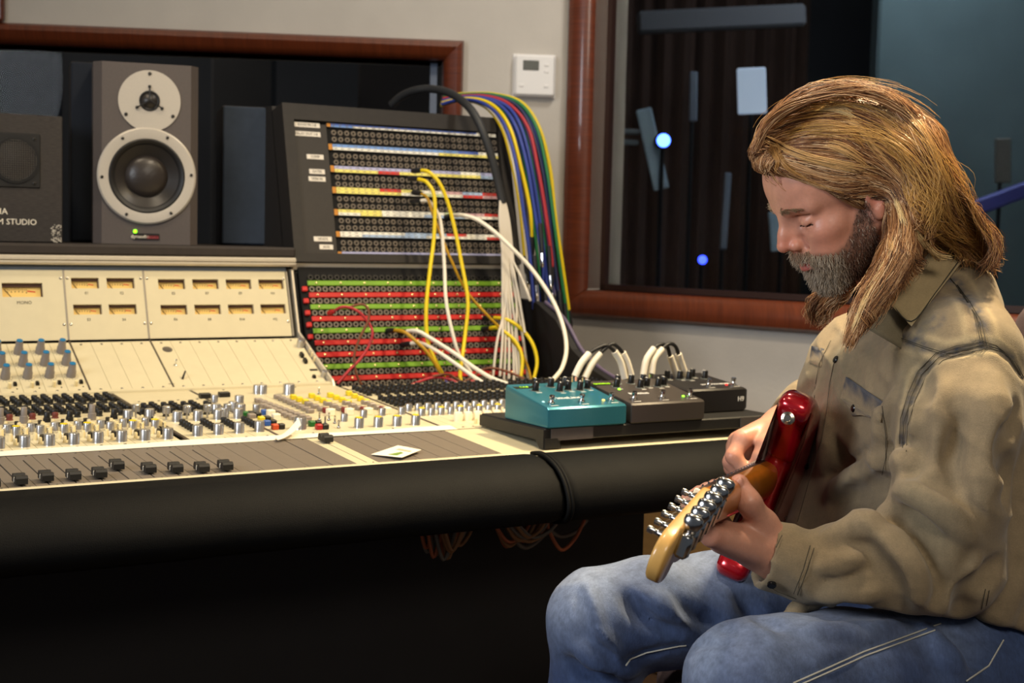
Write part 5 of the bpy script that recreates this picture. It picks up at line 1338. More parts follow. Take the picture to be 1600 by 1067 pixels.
tf.chain([SLj, ELj, wrL], [.044, .036, .024], k=.02); tf.chain([SRj, ERj, wrR], [.044, .036, .024], k=.02)
V, F = tf.mesh(); add_body(V, F, np.tile(lc('b87a60'), (len(V), 1)))
np_obj('body', np.vstack(bodyV), np.vstack(bodyF), M_SKIN, man, np.vstack(bodyC), PB)
# ================================================================== shirt
sf = Field((.20, 1.50, .50), (1.0, 2.42, 1.12), .0044, 1.03)
trunk(sf, .004)
sf.chain([SLj, Q(1498, 660, 1.70), Q(1483, 780, 1.675), ELj], [.067, .066, .062, .058], k=.035)
sf.chain([ELj, Q(1400, 892, 1.668), Q(1330, 882, 1.660), Q(1274, 882, 1.656)], [.058, .056, .0485, .0410], k=.025)
sf.chain([SRj, ERj], [.066, .056], k=.03); sf.chain([ERj, Q(1262, 640, 2.15), Q(1236, 655, 2.105)], [.054, .043, .036], k=.02)
# neck opening
sf.cap(NB+np.array([-.005, 0, -.008]), h2w((-.02, 0, -.075)), .060, .064, k=.008, op='s')
def fold(pts, r, k=.012, op='u', d=0., Y=(1.50, 2.4)):
    """cloth fold along traced pixels: op u = ridge, s = groove"""
    P = np.array(pts, float)
    xs, ys = [], []
    for i in range(len(P)-1):
        for t in np.arange(4)/4: xs.append(P[i][0]*(1-t)+P[i+1][0]*t); ys.append(P[i][1]*(1-t)+P[i+1][1]*t)
    xs.append(P[-1][0]); ys.append(P[-1][1])
    D = sf.trace(xs, ys, *Y)
    pts3 = [at(x, y, yy+d) for x, y, yy in zip(xs, ys, D) if yy == yy]
    if len(pts3) < 2: return
    n = len(pts3); rs = [max(.0015, r*math.sin(math.pi*(i+.6)/(n+.2))) for i in range(n)]
    for i in range(n-1):
        if np.linalg.norm(pts3[i+1]-pts3[i]) < .06: sf.cap(pts3[i], pts3[i+1], rs[i], rs[i+1], k, op)
# elbow and sleeve
fold([(1408, 762), (1440, 772), (1480, 800), (1515, 850)], .014, .022, 'u', .004)
fold([(1432, 742), (1470, 752), (1510, 776), (1540, 806)], .011, .009, 's', -.002)
fold([(1398, 800), (1430, 815), (1452, 850), (1460, 890)], .012, .016, 's', -.002)
fold([(1420, 800), (1455, 822), (1478, 858), (1484, 900)], .012, .02, 'u', .003)
fold([(1345, 828), (1385, 850), (1415, 895), (1436, 940)], .016, .022, 'u', .004)
fold([(1328, 838), (1360, 864), (1392, 908), (1416, 956)], .012, .011, 's', -.003)
fold([(1290, 842), (1330, 826), (1375, 808), (1412, 790)], .010, .018, 'u', .003)
fold([(1272, 904), (1310, 900), (1350, 886)], .008, .006, 's', -.001)
fold([(1270, 888), (1310, 884), (1345, 868)], .007, .014, 'u', .002)
fold([(1276, 930), (1320, 925), (1370, 928)], .008, .016, 'u', .002)
fold([(1500, 660), (1494, 710), (1505, 760)], .006, .025, 's', .001)
fold([(1545, 600), (1548, 680), (1535, 770)], .010, .035, 'u', .005)
fold([(1460, 600), (1452, 660), (1440, 720)], .010, .025, 'u', .004)
fold([(1440, 640), (1428, 700), (1425, 740)], .008, .02, 's', -.002)
fold([(1520, 870), (1500, 920), (1450, 950)], .010, .02, 'u', .003)
sf.chain([Q(1268, 938, 1.668), Q(1244, 954, 1.66), Q(1218, 972, 1.655)], [.014, .010, .006], k=.006)
# chest and belly
fold([(1428, 690), (1380, 702), (1330, 730), (1285, 745)], .011, .010, 's', -.002)
fold([(1425, 720), (1380, 728), (1340, 752), (1300, 775)], .013, .024, 'u', .004)
fold([(1400, 750), (1350, 768), (1300, 790)], .011, .02, 's', -.002)
fold([(1300, 690), (1318, 722), (1350, 735)], .009, .018, 's', -.001)
fold([(1290, 640), (1300, 690), (1290, 730)], .009, .02, 'u', .003)
fold([(1400, 620), (1380, 660), (1390, 720)], .008, .02, 'u', .003)
fold([(1420, 560), (1440, 600), (1430, 640)], .008, .02, 's', -.001)
fold([(1592, 640), (1578, 720), (1580, 800)], .010, .025, 's', -.001)
fold([(1560, 880), (1520, 930), (1500, 960)], .010, .02, 's', -.002)
fold([(1590, 900), (1560, 950), (1540, 1000)], .012, .022, 'u', .003)
fold([(1270, 600), (1250, 622), (1232, 640)], .008, .016, 's', -.001, (1.9, 2.3))
# armhole seam and yoke: shallow grooves
ARMH = [(1538, 540), (1500, 546), (1467, 558), (1440, 585), (1424, 620), (1412, 660), (1410, 700)]
YOKE = [(1490, 440), (1510, 468), (1527, 496), (1537, 538)]
YOKF = [(1408, 528), (1440, 540), (1479, 552), (1510, 546), (1537, 538)]
SEAMB = [(1537, 538), (1560, 545), (1580, 560), (1598, 592)]
for L in (ARMH, YOKE, YOKF, SEAMB): fold(L, .0042, .006, 's', -.0012)
# cuffs: sleeve ends with a raised band and an opening
ca, cb = Q(1268, 886, 1.656), Q(1198, 866, 1.652)
sf.cap(ca, cb, .0425, .0415, k=.003)
sf.apply(lambda X, Y, Z: (lambda e: (X-cb[0])*e[0]+(Y-cb[1])*e[1]+(Z-cb[2])*e[2]+0*X)(nrm(ca-cb)), cb-.06, cb+.06, k=.002, op='s') if False else None
ec = nrm(cb-ca)
def cut(F_, p, e, rad):
    """remove everything beyond the plane through p (normal e) near p"""
    p = np.asarray(p)
    def fn(X, Y, Z):
        d = -((X-p[0])*e[0]+(Y-p[1])*e[1]+(Z-p[2])*e[2]); q = np.sqrt((X-p[0])**2+(Y-p[1])**2+(Z-p[2])**2)-rad
        return np.maximum(d, q)
    F_.apply(fn, p-rad, p+rad, k=.003, op='s')
ec2 = nrm(nrm(cb-ca)+.35*nrm(Q(1176, 866, 1.56)-Q(1196, 830, 1.56)))
cut(sf, cb+ec*.004, ec, .075)
sf.cap(cb-ec*.012, cb+ec*.03, .0330, .0330, k=.002, op='s')
cR, eR = Q(1238, 653, 2.105), nrm(Q(1226, 662, 2.09)-Q(1262, 640, 2.15))
cut(sf, cR, eR, .06); sf.cap(cR-eR*.02, cR+eR*.02, .030, .030, k=.002, op='s')
# bottom hem
def hemcut(X, Y, Z): return Z-(.622-.10*(X-.40)+.02*np.sin(Y*14))
hz = lambda X, Y, Z: np.maximum(Z-(.652-.24*np.clip(X-.50, -.1, .3)-.02*np.cos(Y*9)), -(X-.40))
sf.apply(hz, (.40, 1.50, .50), (1.0, 2.42, .70), k=.006, op='s')
sV, sF = sf.mesh(); sV = smooth_mesh(sV, sF, 1, .3)
def crumple(V, F_, amp, f, seed):
    e = F_.h; g = np.stack([F_.sample(V+np.eye(3)[a]*e)-F_.sample(V-np.eye(3)[a]*e) for a in range(3)], 1); g /= np.linalg.norm(g, axis=1)[:, None]+1e-9
    n = vnoise(V*np.array([1.0, 1.0, 1.6]), f, seed); m = vnoise(V, f*2.3, seed+1)
    return V+g*(amp*((1-np.abs(n))**2-.5)+.35*amp*m)[:, None]
sV = crumple(sV, sf, .0030, 26, 41)
def polydist(V, pts, Yr=(1.50, 2.4), F_=None):
    F_ = F_ or sf; P = np.array(pts, float); xs, ys = [], []
    for i in range(len(P)-1):
        for t in np.arange(6)/6: xs.append(P[i][0]*(1-t)+P[i+1][0]*t); ys.append(P[i][1]*(1-t)+P[i+1][1]*t)
    D = F_.trace(xs, ys, *Yr); q = np.array([at(x, y, d) for x, y, d in zip(xs, ys, D) if d == d])
    if not len(q): return np.full(len(V), 9.)
    o = np.full(len(V), 9.)
    for p in q: o = np.minimum(o, ((V-p)**2).sum(1))
    return np.sqrt(o)
kh = lc('86755a'); indigo = lc('2a3344'); pale = lc('b39f78')
SC_ = np.tile(kh, (len(sV), 1))
nz = vnoise(sV, 70, 1); nz2 = vnoise(sV, 240, 2); nz3 = vnoise(sV, 18, 9)
SC_ = mixc(SC_, lc('6f664f'), .5*sstep(-.2, .8, nz3))
for L, w_, a_ in ((ARMH, .009, .75), (YOKE, .015, .85), (YOKF, .010, .75), (SEAMB, .008, .6)):
    d = polydist(sV, L); SC_ = mixc(SC_, indigo, a_*np.clip((1-sstep(w_*.3, w_, d+.003*nz))*(0.55+.6*nz2), 0, 1))
    SC_ = mixc(SC_, pale, .5*np.exp(-((d-w_*1.3)/.004)**2))
d = polydist(sV, [(1415, 530), (1440, 510), (1470, 500)]); SC_ = mixc(SC_, indigo, .6*np.clip((1-sstep(.004, .020, d+.006*nz))*(.4+.6*nz2), 0, 1))
SC_ = SC_*(1+.07*nz2+.05*nz)[:, None]
M_SHIRT = mat('khaki_denim', '95825f', .88, attr='Col', var=.10, scale=420, bump=.35, bscale=900, sheen=.15)
shirt = np_obj('shirt', sV, sF, M_SHIRT, man, SC_, PB)
M_THREAD = mat('dark_thread', '3c372b', .8); M_BTN = mat('black_snap', '0e0e10', .25)
def on_shirt(pts, off=.0026, n=5, F_=None, Yr=(1.50, 2.4)):
    F_ = F_ or sf; P = np.array(pts, float); xs, ys = [], []
    for i in range(len(P)-1):
        for t in np.arange(n)/n: xs.append(P[i][0]*(1-t)+P[i+1][0]*t); ys.append(P[i][1]*(1-t)+P[i+1][1]*t)
    xs.append(P[-1][0]); ys.append(P[-1][1]); D = F_.trace(xs, ys, *Yr)
    out = []
    for x, y, d in zip(xs, ys, D):
        if d == d and (not out or abs(d-out[-1][1]) < .03): out.append((at(x, y, d-off), d))
    return [o[0] for o in out]
st = MB()
def stitch(pts, r=.00045, **kw):
    q = on_shirt(pts, **kw)
    if len(q) > 2: st.tube([p-PB for p in q], r, 5, 1)
for L in (ARMH, YOKE, YOKF, SEAMB):
    stitch(L); stitch([(x+6, y+5) for x, y in L]); stitch([(x-5, y-6) for x, y in L]) if L is not YOKF else None
PLK = [(1344, 493), (1322, 530), (1303, 566), (1296, 600), (1292, 640), (1283, 690), (1268, 730), (1252, 775), (1246, 815)]
stitch(PLK); stitch([(x-24+8*i/9, y+2) for i, (x, y) in enumerate(PLK[1:])])
stitch([(1378, 634), (1384, 680), (1384, 715), (1378, 742)])
stitch([(1222, 836), (1206, 868), (1185, 902)]); stitch([(1186, 906), (1214, 924), (1244, 936)]); stitch([(1272, 856), (1262, 890), (1246, 930)]); stitch([(1266, 852), (1256, 888), (1240, 928)])
stitch([(1540, 920), (1532, 960), (1526, 1000)]); stitch([(1546, 922), (1538, 962), (1532, 1000)])
st.obj('stitching', M_THREAD, shirt, smooth=60, kind='stuff')
def snap(x, y, r=.0055):
    q = on_shirt([(x-2, y), (x, y), (x+2, y)], .0015, 1); q2 = on_shirt([(x, y-3), (x, y), (x, y+3)], .0015, 1)
    if len(q) < 3 or len(q2) < 3: return
    tx, ty = nrm(q[2]-q[0]), nrm(q2[0]-q2[2]); nn = nrm(np.cross(tx, ty)); nn = nn if nn[1] < 0 else -nn
    ty = np.cross(nn, tx)
    MB().lathe([(r, -.001), (r, .0022), (r*.75, .0034), (r*.3, .0036)], 14, M=frame(q[1]-PB, tx, ty, nn)).obj('snap_button', M_BTN, shirt)
for (x, y) in ((1307, 562), (1260, 728), (1239, 820), (1206, 913)): snap(x, y)
def patch(name, quad, nu, nv, off, th, m, parent, cols=None, F_=None, bulge=0., Yr=(1.50, 2.4), Yd=None):
    """a sheet of cloth laid over the surface; quad = corners A B C D in pixels (A-B top edge)"""
    A, B, C, D = [np.array(q, float) for q in quad]; F_ = F_ or sf
    s, t = np.meshgrid(np.linspace(0, 1, nu), np.linspace(0, 1, nv), indexing='ij'); s = s.ravel(); t = t.ravel()
    px = ((A[None]*(1-s)[:, None]+B[None]*s[:, None])*(1-t)[:, None]+(D[None]*(1-s)[:, None]+C[None]*s[:, None])*t[:, None])
    d = F_.trace(px[:, 0], px[:, 1], *Yr); ok = d == d
    if Yd is not None: d = np.array([Yd(a, b) for a, b in zip(s, t)])
    else:
        md = np.nanmedian(d); d = np.where(ok, d, md)
        for _ in range(3):
            g = d.reshape(nu, nv); g = np.pad(g, 1, mode='edge'); d = ((g[1:-1, 1:-1]*2+g[:-2, 1:-1]+g[2:, 1:-1]+g[1:-1, :-2]+g[1:-1, 2:])/6).ravel()
    d = d-off-bulge*np.sin(np.pi*s)*np.sin(np.pi*t)
    P = np.array([at(x, y, yy) for (x, y), yy in zip(px, d)]); Pb = np.array([at(x, y, yy+th) for (x, y), yy in zip(px, d)])
    F = []; N = nu*nv
    for i in range(nu-1):
        for j in range(nv-1):
            a, b, c, e = i*nv+j, (i+1)*nv+j, (i+1)*nv+j+1, i*nv+j+1; F.append((a, e, c, b)); F.append((a+N, b+N, c+N, e+N))
    ed = [(i*nv) for i in range(nu)]+[(nu-1)*nv+j for j in range(1, nv)]+[i*nv+nv-1 for i in range(nu-2, -1, -1)]+[j for j in range(nv-2, 0, -1)]
    for i in range(len(ed)): a, b = ed[i], ed[(i+1) % len(ed)]; F.append((a, b, b+N, a+N))
    V = np.vstack([P, Pb])
    cc = cols(np.r_[s, s], np.r_[t, t], V) if cols else None
    return np_obj(name, V, np.array(F), m, parent, cc, PB), (px, d)
def flapcol(s, t, V):
    c = np.tile(kh, (len(V), 1)); n = vnoise(V, 300, 4); c = mixc(c, indigo, np.clip((1-sstep(.15, .75, t+.25*n)), 0, 1)*.9); return mixc(c, pale, .5*sstep(.85, 1, t))
fl1, _ = patch('pocket_flap', [(1322, 588), (1383, 630), (1376, 660), (1313, 622)], 12, 6, .0055, .003, M_SHIRT, shirt, flapcol)
fl2, _ = patch('pocket_flap_tip', [(1315, 622), (1376, 658), (1345, 648), (1332, 650)], 10, 6, .0055, .003, M_SHIRT, shirt, lambda s, t, V: mixc(np.tile(kh, (len(V), 1)), indigo, np.clip(.35+.5*vnoise(V, 300, 4), 0, 1)*.6))
snap(1335, 638)
fl3, _ = patch('pocket_flap', [(1268, 540), (1288, 545), (1284, 574), (1264, 566)], 6, 6, .002, .003, M_SHIRT, shirt, flapcol)
# collar leaf (near side) and the far one
def colY(s, t): return 1.835-.055*s+.0-.030*t-.020*math.sin(math.pi*s)*t
collar, _ = patch('collar', [(1482, 366), (1381, 465), (1424, 510), (1506, 405)], 16, 10, 0, .004, M_SHIRT, shirt, lambda s, t, V: mixc(np.tile(lc('a08c66'), (len(V), 1)), pale, .6*sstep(.9, 1, t))*(1+.06*vnoise(V, 200, 2))[:, None], Yd=lambda s, t: 1.915-.105*s-.030*t-.006*math.sin(math.pi*s))
cst = MB()
cst.tube([at(x, y, 1.915-.105*s-.030*t-.006*math.sin(math.pi*s)-.0012)-PB for x, y, s, t in ((1388, 469, .96, .05), (1424, 502, .96, .95), (1462, 457, .5, .95), (1501, 404, .03, .95))], .0009, 5, 5); cst.obj('stitching', M_THREAD, shirt, smooth=60, kind='stuff')
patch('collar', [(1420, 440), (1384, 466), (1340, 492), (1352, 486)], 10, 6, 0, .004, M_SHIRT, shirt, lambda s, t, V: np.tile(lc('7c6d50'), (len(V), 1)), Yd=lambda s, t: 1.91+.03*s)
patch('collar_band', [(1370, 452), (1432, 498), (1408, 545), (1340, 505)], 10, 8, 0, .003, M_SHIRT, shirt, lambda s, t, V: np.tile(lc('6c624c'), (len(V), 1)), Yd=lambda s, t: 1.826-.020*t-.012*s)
# ================================================================== jeans
jf_ = Field((-.06, 1.42, .28), (1.02, 2.30, .80), .0056, 1.03)
HRj, HLj = Q(1470, 965, 2.0), Q(1575, 1045, 1.80)
RT = [HRj, Q(1300, 962, 1.955), Q(1130, 958, 1.895), Q(1010, 958, 1.855), Q(936, 968, 1.835)]
LT = [HLj, Q(1440, 1058, 1.725), Q(1320, 1064, 1.655), Q(1225, 1064, 1.600), Q(1165, 1066, 1.565)]
jf_.chain(RT, [.098, .088, .078, .069, .064], k=.03)
jf_.chain(LT, [.098, .088, .080, .072, .066], k=.03)
jf_.chain([RT[-1], Q(925, 1120, 1.86), Q(935, 1300, 1.90)], [.062, .060, .055], k=.025)
jf_.chain([LT[-1], Q(1160, 1250, 1.60)], [.064, .058], k=.025)
jf_.cap(Q(1500, 985, 1.99), Q(1590, 1000, 1.83), .110, .110, k=.04)
jf_.cap(Q(1400, 1000, 1.97), Q(1480, 1040, 1.78), .07, .08, k=.05)
sf_old = sf; sf = jf_
YR = (1.44, 2.3)
for L, r, op, d in (([(975, 930), (1010, 960), (1060, 985)], .010, 's', -.002), ([(1000, 925), (1040, 950), (1100, 975)], .010, 'u', .003), ([(1060, 935), (1095, 965), (1140, 985)], .008, 's', -.001),
                    ([(920, 920), (925, 990), (975, 1030)], .010, 'u', .003), ([(905, 930), (912, 1000), (960, 1040)], .009, 's', -.001), ([(900, 1010), (940, 1040), (990, 1050)], .010, 'u', .003), ([(880, 1030), (920, 1060), (960, 1066)], .008, 's', -.001),
                    ([(1150, 930), (1180, 960), (1220, 980)], .009, 's', -.001), ([(1250, 985), (1330, 990), (1420, 975)], .008, 'u', .003), ([(1480, 975), (1500, 1010), (1540, 1040)], .010, 's', -.001), ([(1440, 980), (1470, 1020), (1500, 1045)], .010, 'u', .003)):
    fold(L, r, .016, op, d, YR)
INS = [(978, 1040), (985, 1030), (1010, 1020), (1060, 1010), (1120, 1004), (1160, 1000)]
OUTS = [(1240, 1067), (1290, 1045), (1350, 1018), (1410, 996), (1470, 974)]
fold(INS, .004, .006, 's', -.001, YR); fold(OUTS, .004, .006, 's', -.001, YR)
jV, jF = jf_.mesh(); jV = smooth_mesh(jV, jF, 1, .3)
jV = crumple(jV, jf_, .0022, 24, 51)
JC = np.tile(lc('2f4166'), (len(jV), 1)); n1 = vnoise(jV, 60, 11); n2 = vnoise(jV, 260, 12)
def segd(V, A):
    o = np.full(len(V), 9.)
    for i in range(len(A)-1):
        a, b = A[i], A[i+1]; ba = b-a; t = np.clip((V-a)@ba/(ba@ba), 0, 1); o = np.minimum(o, np.linalg.norm(V-a-t[:, None]*ba, axis=1))
    return o
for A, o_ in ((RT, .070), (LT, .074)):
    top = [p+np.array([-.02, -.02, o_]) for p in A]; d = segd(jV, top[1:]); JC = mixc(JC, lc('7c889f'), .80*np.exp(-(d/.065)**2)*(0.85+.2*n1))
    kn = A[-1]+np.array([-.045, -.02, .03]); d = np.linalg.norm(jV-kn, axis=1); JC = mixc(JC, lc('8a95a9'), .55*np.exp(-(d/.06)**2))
JC = mixc(JC, lc('1f2f58'), .55*sstep(.0, .7, vnoise(jV, 22, 8))*.6)
JC = JC*(1+.16*n2+.10*vnoise(jV, 600, 77))[:, None]
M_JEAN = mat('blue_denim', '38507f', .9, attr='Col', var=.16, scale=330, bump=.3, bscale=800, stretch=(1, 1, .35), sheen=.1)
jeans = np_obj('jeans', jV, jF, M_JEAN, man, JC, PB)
st = MB(); 
for L in (INS, OUTS, [(x+3, y+6) for x, y in OUTS], [(1568, 1000), (1545, 1040), (1510, 1064)]): stitch(L, .0011, F_=jf_, Yr=YR)
st.obj('stitching', mat('pale_thread', 'a9a79c', .8), jeans, smooth=60, kind='stuff')
sf = sf_old
# ================================================================== hair
hm = Field((.20, 1.58, .90), (.84, 2.20, 1.42), .0042)
hairI = []
def hcap(pts, rs, mirror=True, k=.02):
    W3 = [np.array(p) for p in pts]
    hm.chain(W3, rs, k=k)
    if mirror:
        M3 = []
        for p in W3: q = w2h(p); M3.append(h2w((q[0], -q[1], q[2])))
        hm.chain(M3, rs, k=k)
hm.ell(h2w((-.014, 0, .048)), np.array((.104, .086, .090))*HS, HR, k=.02)
hm.ell(h2w((.052, 0, .086)), np.array((.050, .055, .032))*HS, HR, k=.02)
def plane_cut(X, Y, Z):
    qx = ((X-HO[0])*HR[0, 0]+(Y-HO[1])*HR[1, 0]+(Z-HO[2])*HR[2, 0]); qz = ((X-HO[0])*HR[0, 2]+(Y-HO[1])*HR[1, 2]+(Z-HO[2])*HR[2, 2])
    return .012-(.80*qx-.60*qz)*1.0
hm.apply(plane_cut, h2w((.05, 0, 0))-.17, h2w((.05, 0, 0))+.17, k=.006, op='s')
hm.ell(h2w((.072, .010, .100)), (.022, .040, .011), HR, k=.012)
hcap([Q(1414, 296, 1.80), Q(1418, 350, 1.775), Q(1402, 405, 1.750), Q(1374, 448, 1.732), Q(1346, 490, 1.715), Q(1326, 538, 1.705)], [.020, .024, .022, .018, .012, .004], False)
hcap([Q(1420, 238, 1.80), Q(1446, 296, 1.80), Q(1474, 338, 1.82), Q(1506, 372, 1.84), Q(1538, 394, 1.85)], [.050, .042, .028, .017, .007], False)
hcap([Q(1420, 238, 1.94), Q(1444, 300, 1.95), Q(1468, 345, 1.96), Q(1490, 372, 1.96)], [.046, .040, .026, .012], False)
hcap([Q(1420, 240, 1.90), Q(1450, 305, 1.90), Q(1482, 356, 1.90), Q(1518, 392, 1.90)], [.042, .036, .027, .010], False)
hcap([Q(1425, 320, 1.79), Q(1428, 370, 1.785), Q(1418, 415, 1.78)], [.026, .018, .010], False)
hcap([Q(1325, 428, 1.930), Q(1300, 458, 1.935), Q(1282, 488, 1.935)], [.020, .017, .006], False)
V, F = hm.mesh(); V = smooth_mesh(V, F, 1, .4)
n1 = vnoise(V, 90, 21)
HC_ = mixc(np.tile(lc('6e4622'), (len(V), 1)), lc('452a14'), .5+.5*np.clip(n1, -1, 1))  # underlayer coloured dark to stand for shade between the strands
M_HAIR = mat('blond_hair', 'b07f3e', .40, attr='Col', spec=.6)
hairV = V
hair = np_obj('hair', V, F, M_HAIR, man, HC_, PB)
R_ = np.random.RandomState(5)
def resamp(g, n):
    g = np.array(g, float); E = np.vstack([2*g[0]-g[1], g, 2*g[-1]-g[-2]]); out = []
    for t in np.linspace(0, len(g)-1-1e-6, n):
        i = int(t); f_ = t-i; p0, p1, p2, p3 = E[i:i+4]
        out.append(.5*((2*p1)+(-p0+p2)*f_+(2*p0-5*p1+4*p2-p3)*f_*f_+(-p0+3*p1-3*p2+p3)*f_**3))
    return np.array(out)
NS = 18
SH1 = [[(1178, 236), (1200, 186), (1240, 152), (1300, 132), (1362, 136), (1424, 168), (1470, 222)],
       [(1176, 240), (1200, 200), (1250, 172), (1310, 158), (1372, 170), (1430, 210), (1476, 272), (1502, 340)],
       [(1174, 243), (1204, 212), (1256, 192), (1315, 188), (1368, 208), (1416, 250), (1456, 310), (1486, 375)],
       [(1176, 238), (1212, 224), (1262, 214), (1312, 216), (1358, 240), (1402, 275), (1436, 325), (1452, 390)],
       [(1188, 234), (1222, 234), (1268, 240), (1318, 250), (1362, 266), (1398, 290), (1420, 340), (1418, 400)],
       [(1198, 232), (1216, 248), (1246, 264), (1290, 276), (1336, 284), (1376, 288), (1405, 308), (1414, 358), (1398, 420)],
       [(1197, 236), (1208, 260), (1236, 280), (1276, 296), (1320, 300), (1360, 294), (1394, 300), (1410, 335), (1402, 390)],
       [(1196, 244), (1205, 268), (1235, 291), (1280, 308), (1322, 318), (1356, 312), (1388, 306), (1404, 325), (1400, 372)]]
SH2 = [[(1232, 226), (1216, 240), (1206, 256), (1200, 272), (1204, 284)], [(1228, 205), (1202, 208), (1184, 218), (1173, 236), (1178, 254)], [(1224, 218), (1204, 222), (1188, 230), (1180, 244), (1183, 262)], [(1222, 232), (1208, 236), (1198, 244), (1194, 256), (1196, 272)]]
SH3 = [[(1384, 318), (1392, 350), (1382, 396), (1357, 440), (1334, 484), (1316, 540)], [(1392, 296), (1402, 340), (1394, 392), (1370, 436), (1346, 480), (1322, 545)], [(1402, 296), (1416, 340), (1412, 395), (1388, 442), (1358, 486), (1328, 540)], [(1408, 300), (1424, 345), (1424, 392), (1402, 436), (1370, 480), (1336, 528)], [(1404, 318), (1402, 362), (1418, 392), (1440, 408), (1452, 404)]]
SH4 = [[(1400, 150), (1452, 200), (1490, 270), (1516, 336), (1550, 380), (1543, 418)], [(1398, 172), (1446, 225), (1482, 290), (1508, 345), (1540, 384), (1552, 404)], [(1400, 205), (1440, 262), (1468, 318), (1494, 358), (1524, 390), (1540, 424)], [(1410, 240), (1440, 300), (1460, 342), (1486, 368), (1518, 384)], [(1415, 270), (1432, 318), (1440, 350), (1458, 372), (1480, 380)]]
SH5 = [[(1338, 428), (1300, 442), (1272, 462), (1258, 486), (1268, 506)], [(1345, 438), (1318, 466), (1294, 492), (1282, 508)]]
STC = []
def strands(sheets, n, wav, Ydef, spread=2.5, lift=.006, mirror=True, Yr=(1.55, 2.1), tipdark=0.):
    G = np.array([resamp(g, NS) for g in sheets]); m = len(G)
    u_ = R_.uniform(0, m-1, n); i0 = np.minimum(u_.astype(int), m-2); f_ = (u_-i0)[:, None, None]
    ncl = max(6, n//26); cu = R_.uniform(0, m-1, ncl); cl = R_.randint(0, ncl, n); cph = R_.uniform(0, 6.28, (ncl, 2, 1)); cfr = R_.uniform(5, 14, (ncl, 1)); cam_ = R_.uniform(.3, 1.5, (ncl, 1))
    u_ = np.clip(cu[cl]+R_.normal(0, .10, n), 0, m-1.001); i0 = np.minimum(u_.astype(int), m-2); f_ = (u_-i0)[:, None, None]; STC.append((cl, ncl))
    P = G[i0]*(1-f_)+G[i0+1]*f_
    t = np.linspace(0, 1, NS)[None, :]
    a = R_.uniform(.0, .12, n)[:, None]; b = R_.uniform(.72, 1.0, n)[:, None]
    tt = a+(b-a)*t; idx = tt*(NS-1); k0 = np.minimum(idx.astype(int), NS-2); ff = (idx-k0)[..., None]
    r_ = np.arange(n)[:, None]; P = P[r_, k0]*(1-ff)+P[r_, k0+1]*ff
    ph = R_.uniform(0, 6.28, (n, 2, 1)); fr = R_.uniform(5, 13, (n, 1))
    amp = wav*(.25+.75*t)*R_.uniform(.2, 1.2, (n, 1))
    P = P+np.stack([np.sin(fr*t+ph[:, 0])*amp, np.cos(fr*t*.9+ph[:, 1])*amp], -1)*.45+np.stack([np.sin(cfr[cl]*t+cph[cl, 0])*wav*cam_[cl]*(.2+.8*t), np.cos(cfr[cl]*t*.9+cph[cl, 1])*wav*cam_[cl]*(.2+.8*t)], -1)+R_.normal(0, spread, (n, 1, 2))
    px, py = P[..., 0].ravel(), P[..., 1].ravel()
    D = hm.trace(px, py, *Yr).reshape(n, NS)
    for i in range(NS):
        if i: D[:, i] = np.where(np.isnan(D[:, i]), D[:, i-1], D[:, i])
    for i in range(NS-2, -1, -1): D[:, i] = np.where(np.isnan(D[:, i]), D[:, i+1], D[:, i])
    D = np.where(np.isnan(D), Ydef, D)
    for _ in range(3):
        E = np.pad(D, ((0, 0), (1, 1)), mode='edge'); D = .25*E[:, :-2]+.5*E[:, 1:-1]+.25*E[:, 2:]
    D = D-R_.uniform(.0, lift, (n, 1))*np.sin(np.pi*np.clip(t*1.1, .05, 1))-.0006
    d = _F+_R*((P[..., :1]-800)/FPX)-_U*((P[..., 1:]-533.5)/FPX)
    W3 = CAM+d*(D/d[..., 1])[..., None]
    out = [W3]
    if mirror:
        q = w2h(W3.reshape(-1, 3)); q[:, 1] *= -1; out.append(h2w(q).reshape(n, NS, 3))
    return np.vstack(out)
cols_h = [lc('6e4620'), lc('99682f'), lc('c2914a'), lc('dcb468'), lc('8a5526')]
def strand_mesh(name, W3, r0, r1, cols, m, parent):
    n, k, _ = W3.shape; T = np.gradient(W3, axis=1); T /= np.linalg.norm(T, axis=2, keepdims=True)+1e-9
    up = np.array([.3, -.8, .5]); A = np.cross(T, up); A /= np.linalg.norm(A, axis=2, keepdims=True)+1e-9; B = np.cross(T, A)
    rr = (r0*(1-np.linspace(0, 1, k))+r1*np.linspace(0, 1, k))[None, :, None]*R_.uniform(.7, 1.3, (n, 1, 1))
    V = np.stack([W3+rr*(math.cos(a)*A+math.sin(a)*B) for a in (0, 2.094, 4.189)], 2).reshape(-1, 3)
    base = (np.arange(n)[:, None, None]*k+np.arange(k-1)[None, :, None])*3; s0 = np.arange(3)[None, None, :]; s1 = (s0+1) % 3
    F = np.stack([base+s0, base+s1, base+3+s1, base+3+s0], -1).reshape(-1, 4)
    C = np.repeat(cols, 3*k, axis=0) if cols.shape[0] == n else cols
    return np_obj(name, V, F, m, parent, C, PB, kind='stuff')
parts_ = [strands(SH1, 5600, 8.0, 1.85, 2.2, .008, False), strands(SH2, 700, 2.5, 1.85, 2.0, .008, False), strands(SH3, 2000, 6.0, 1.79, 2.2, .012, False), strands(SH4, 3200, 14.0, 1.91, 3.6, .020, False), strands(SH5, 700, 4.0, 1.98, 2.0, .008, False)]
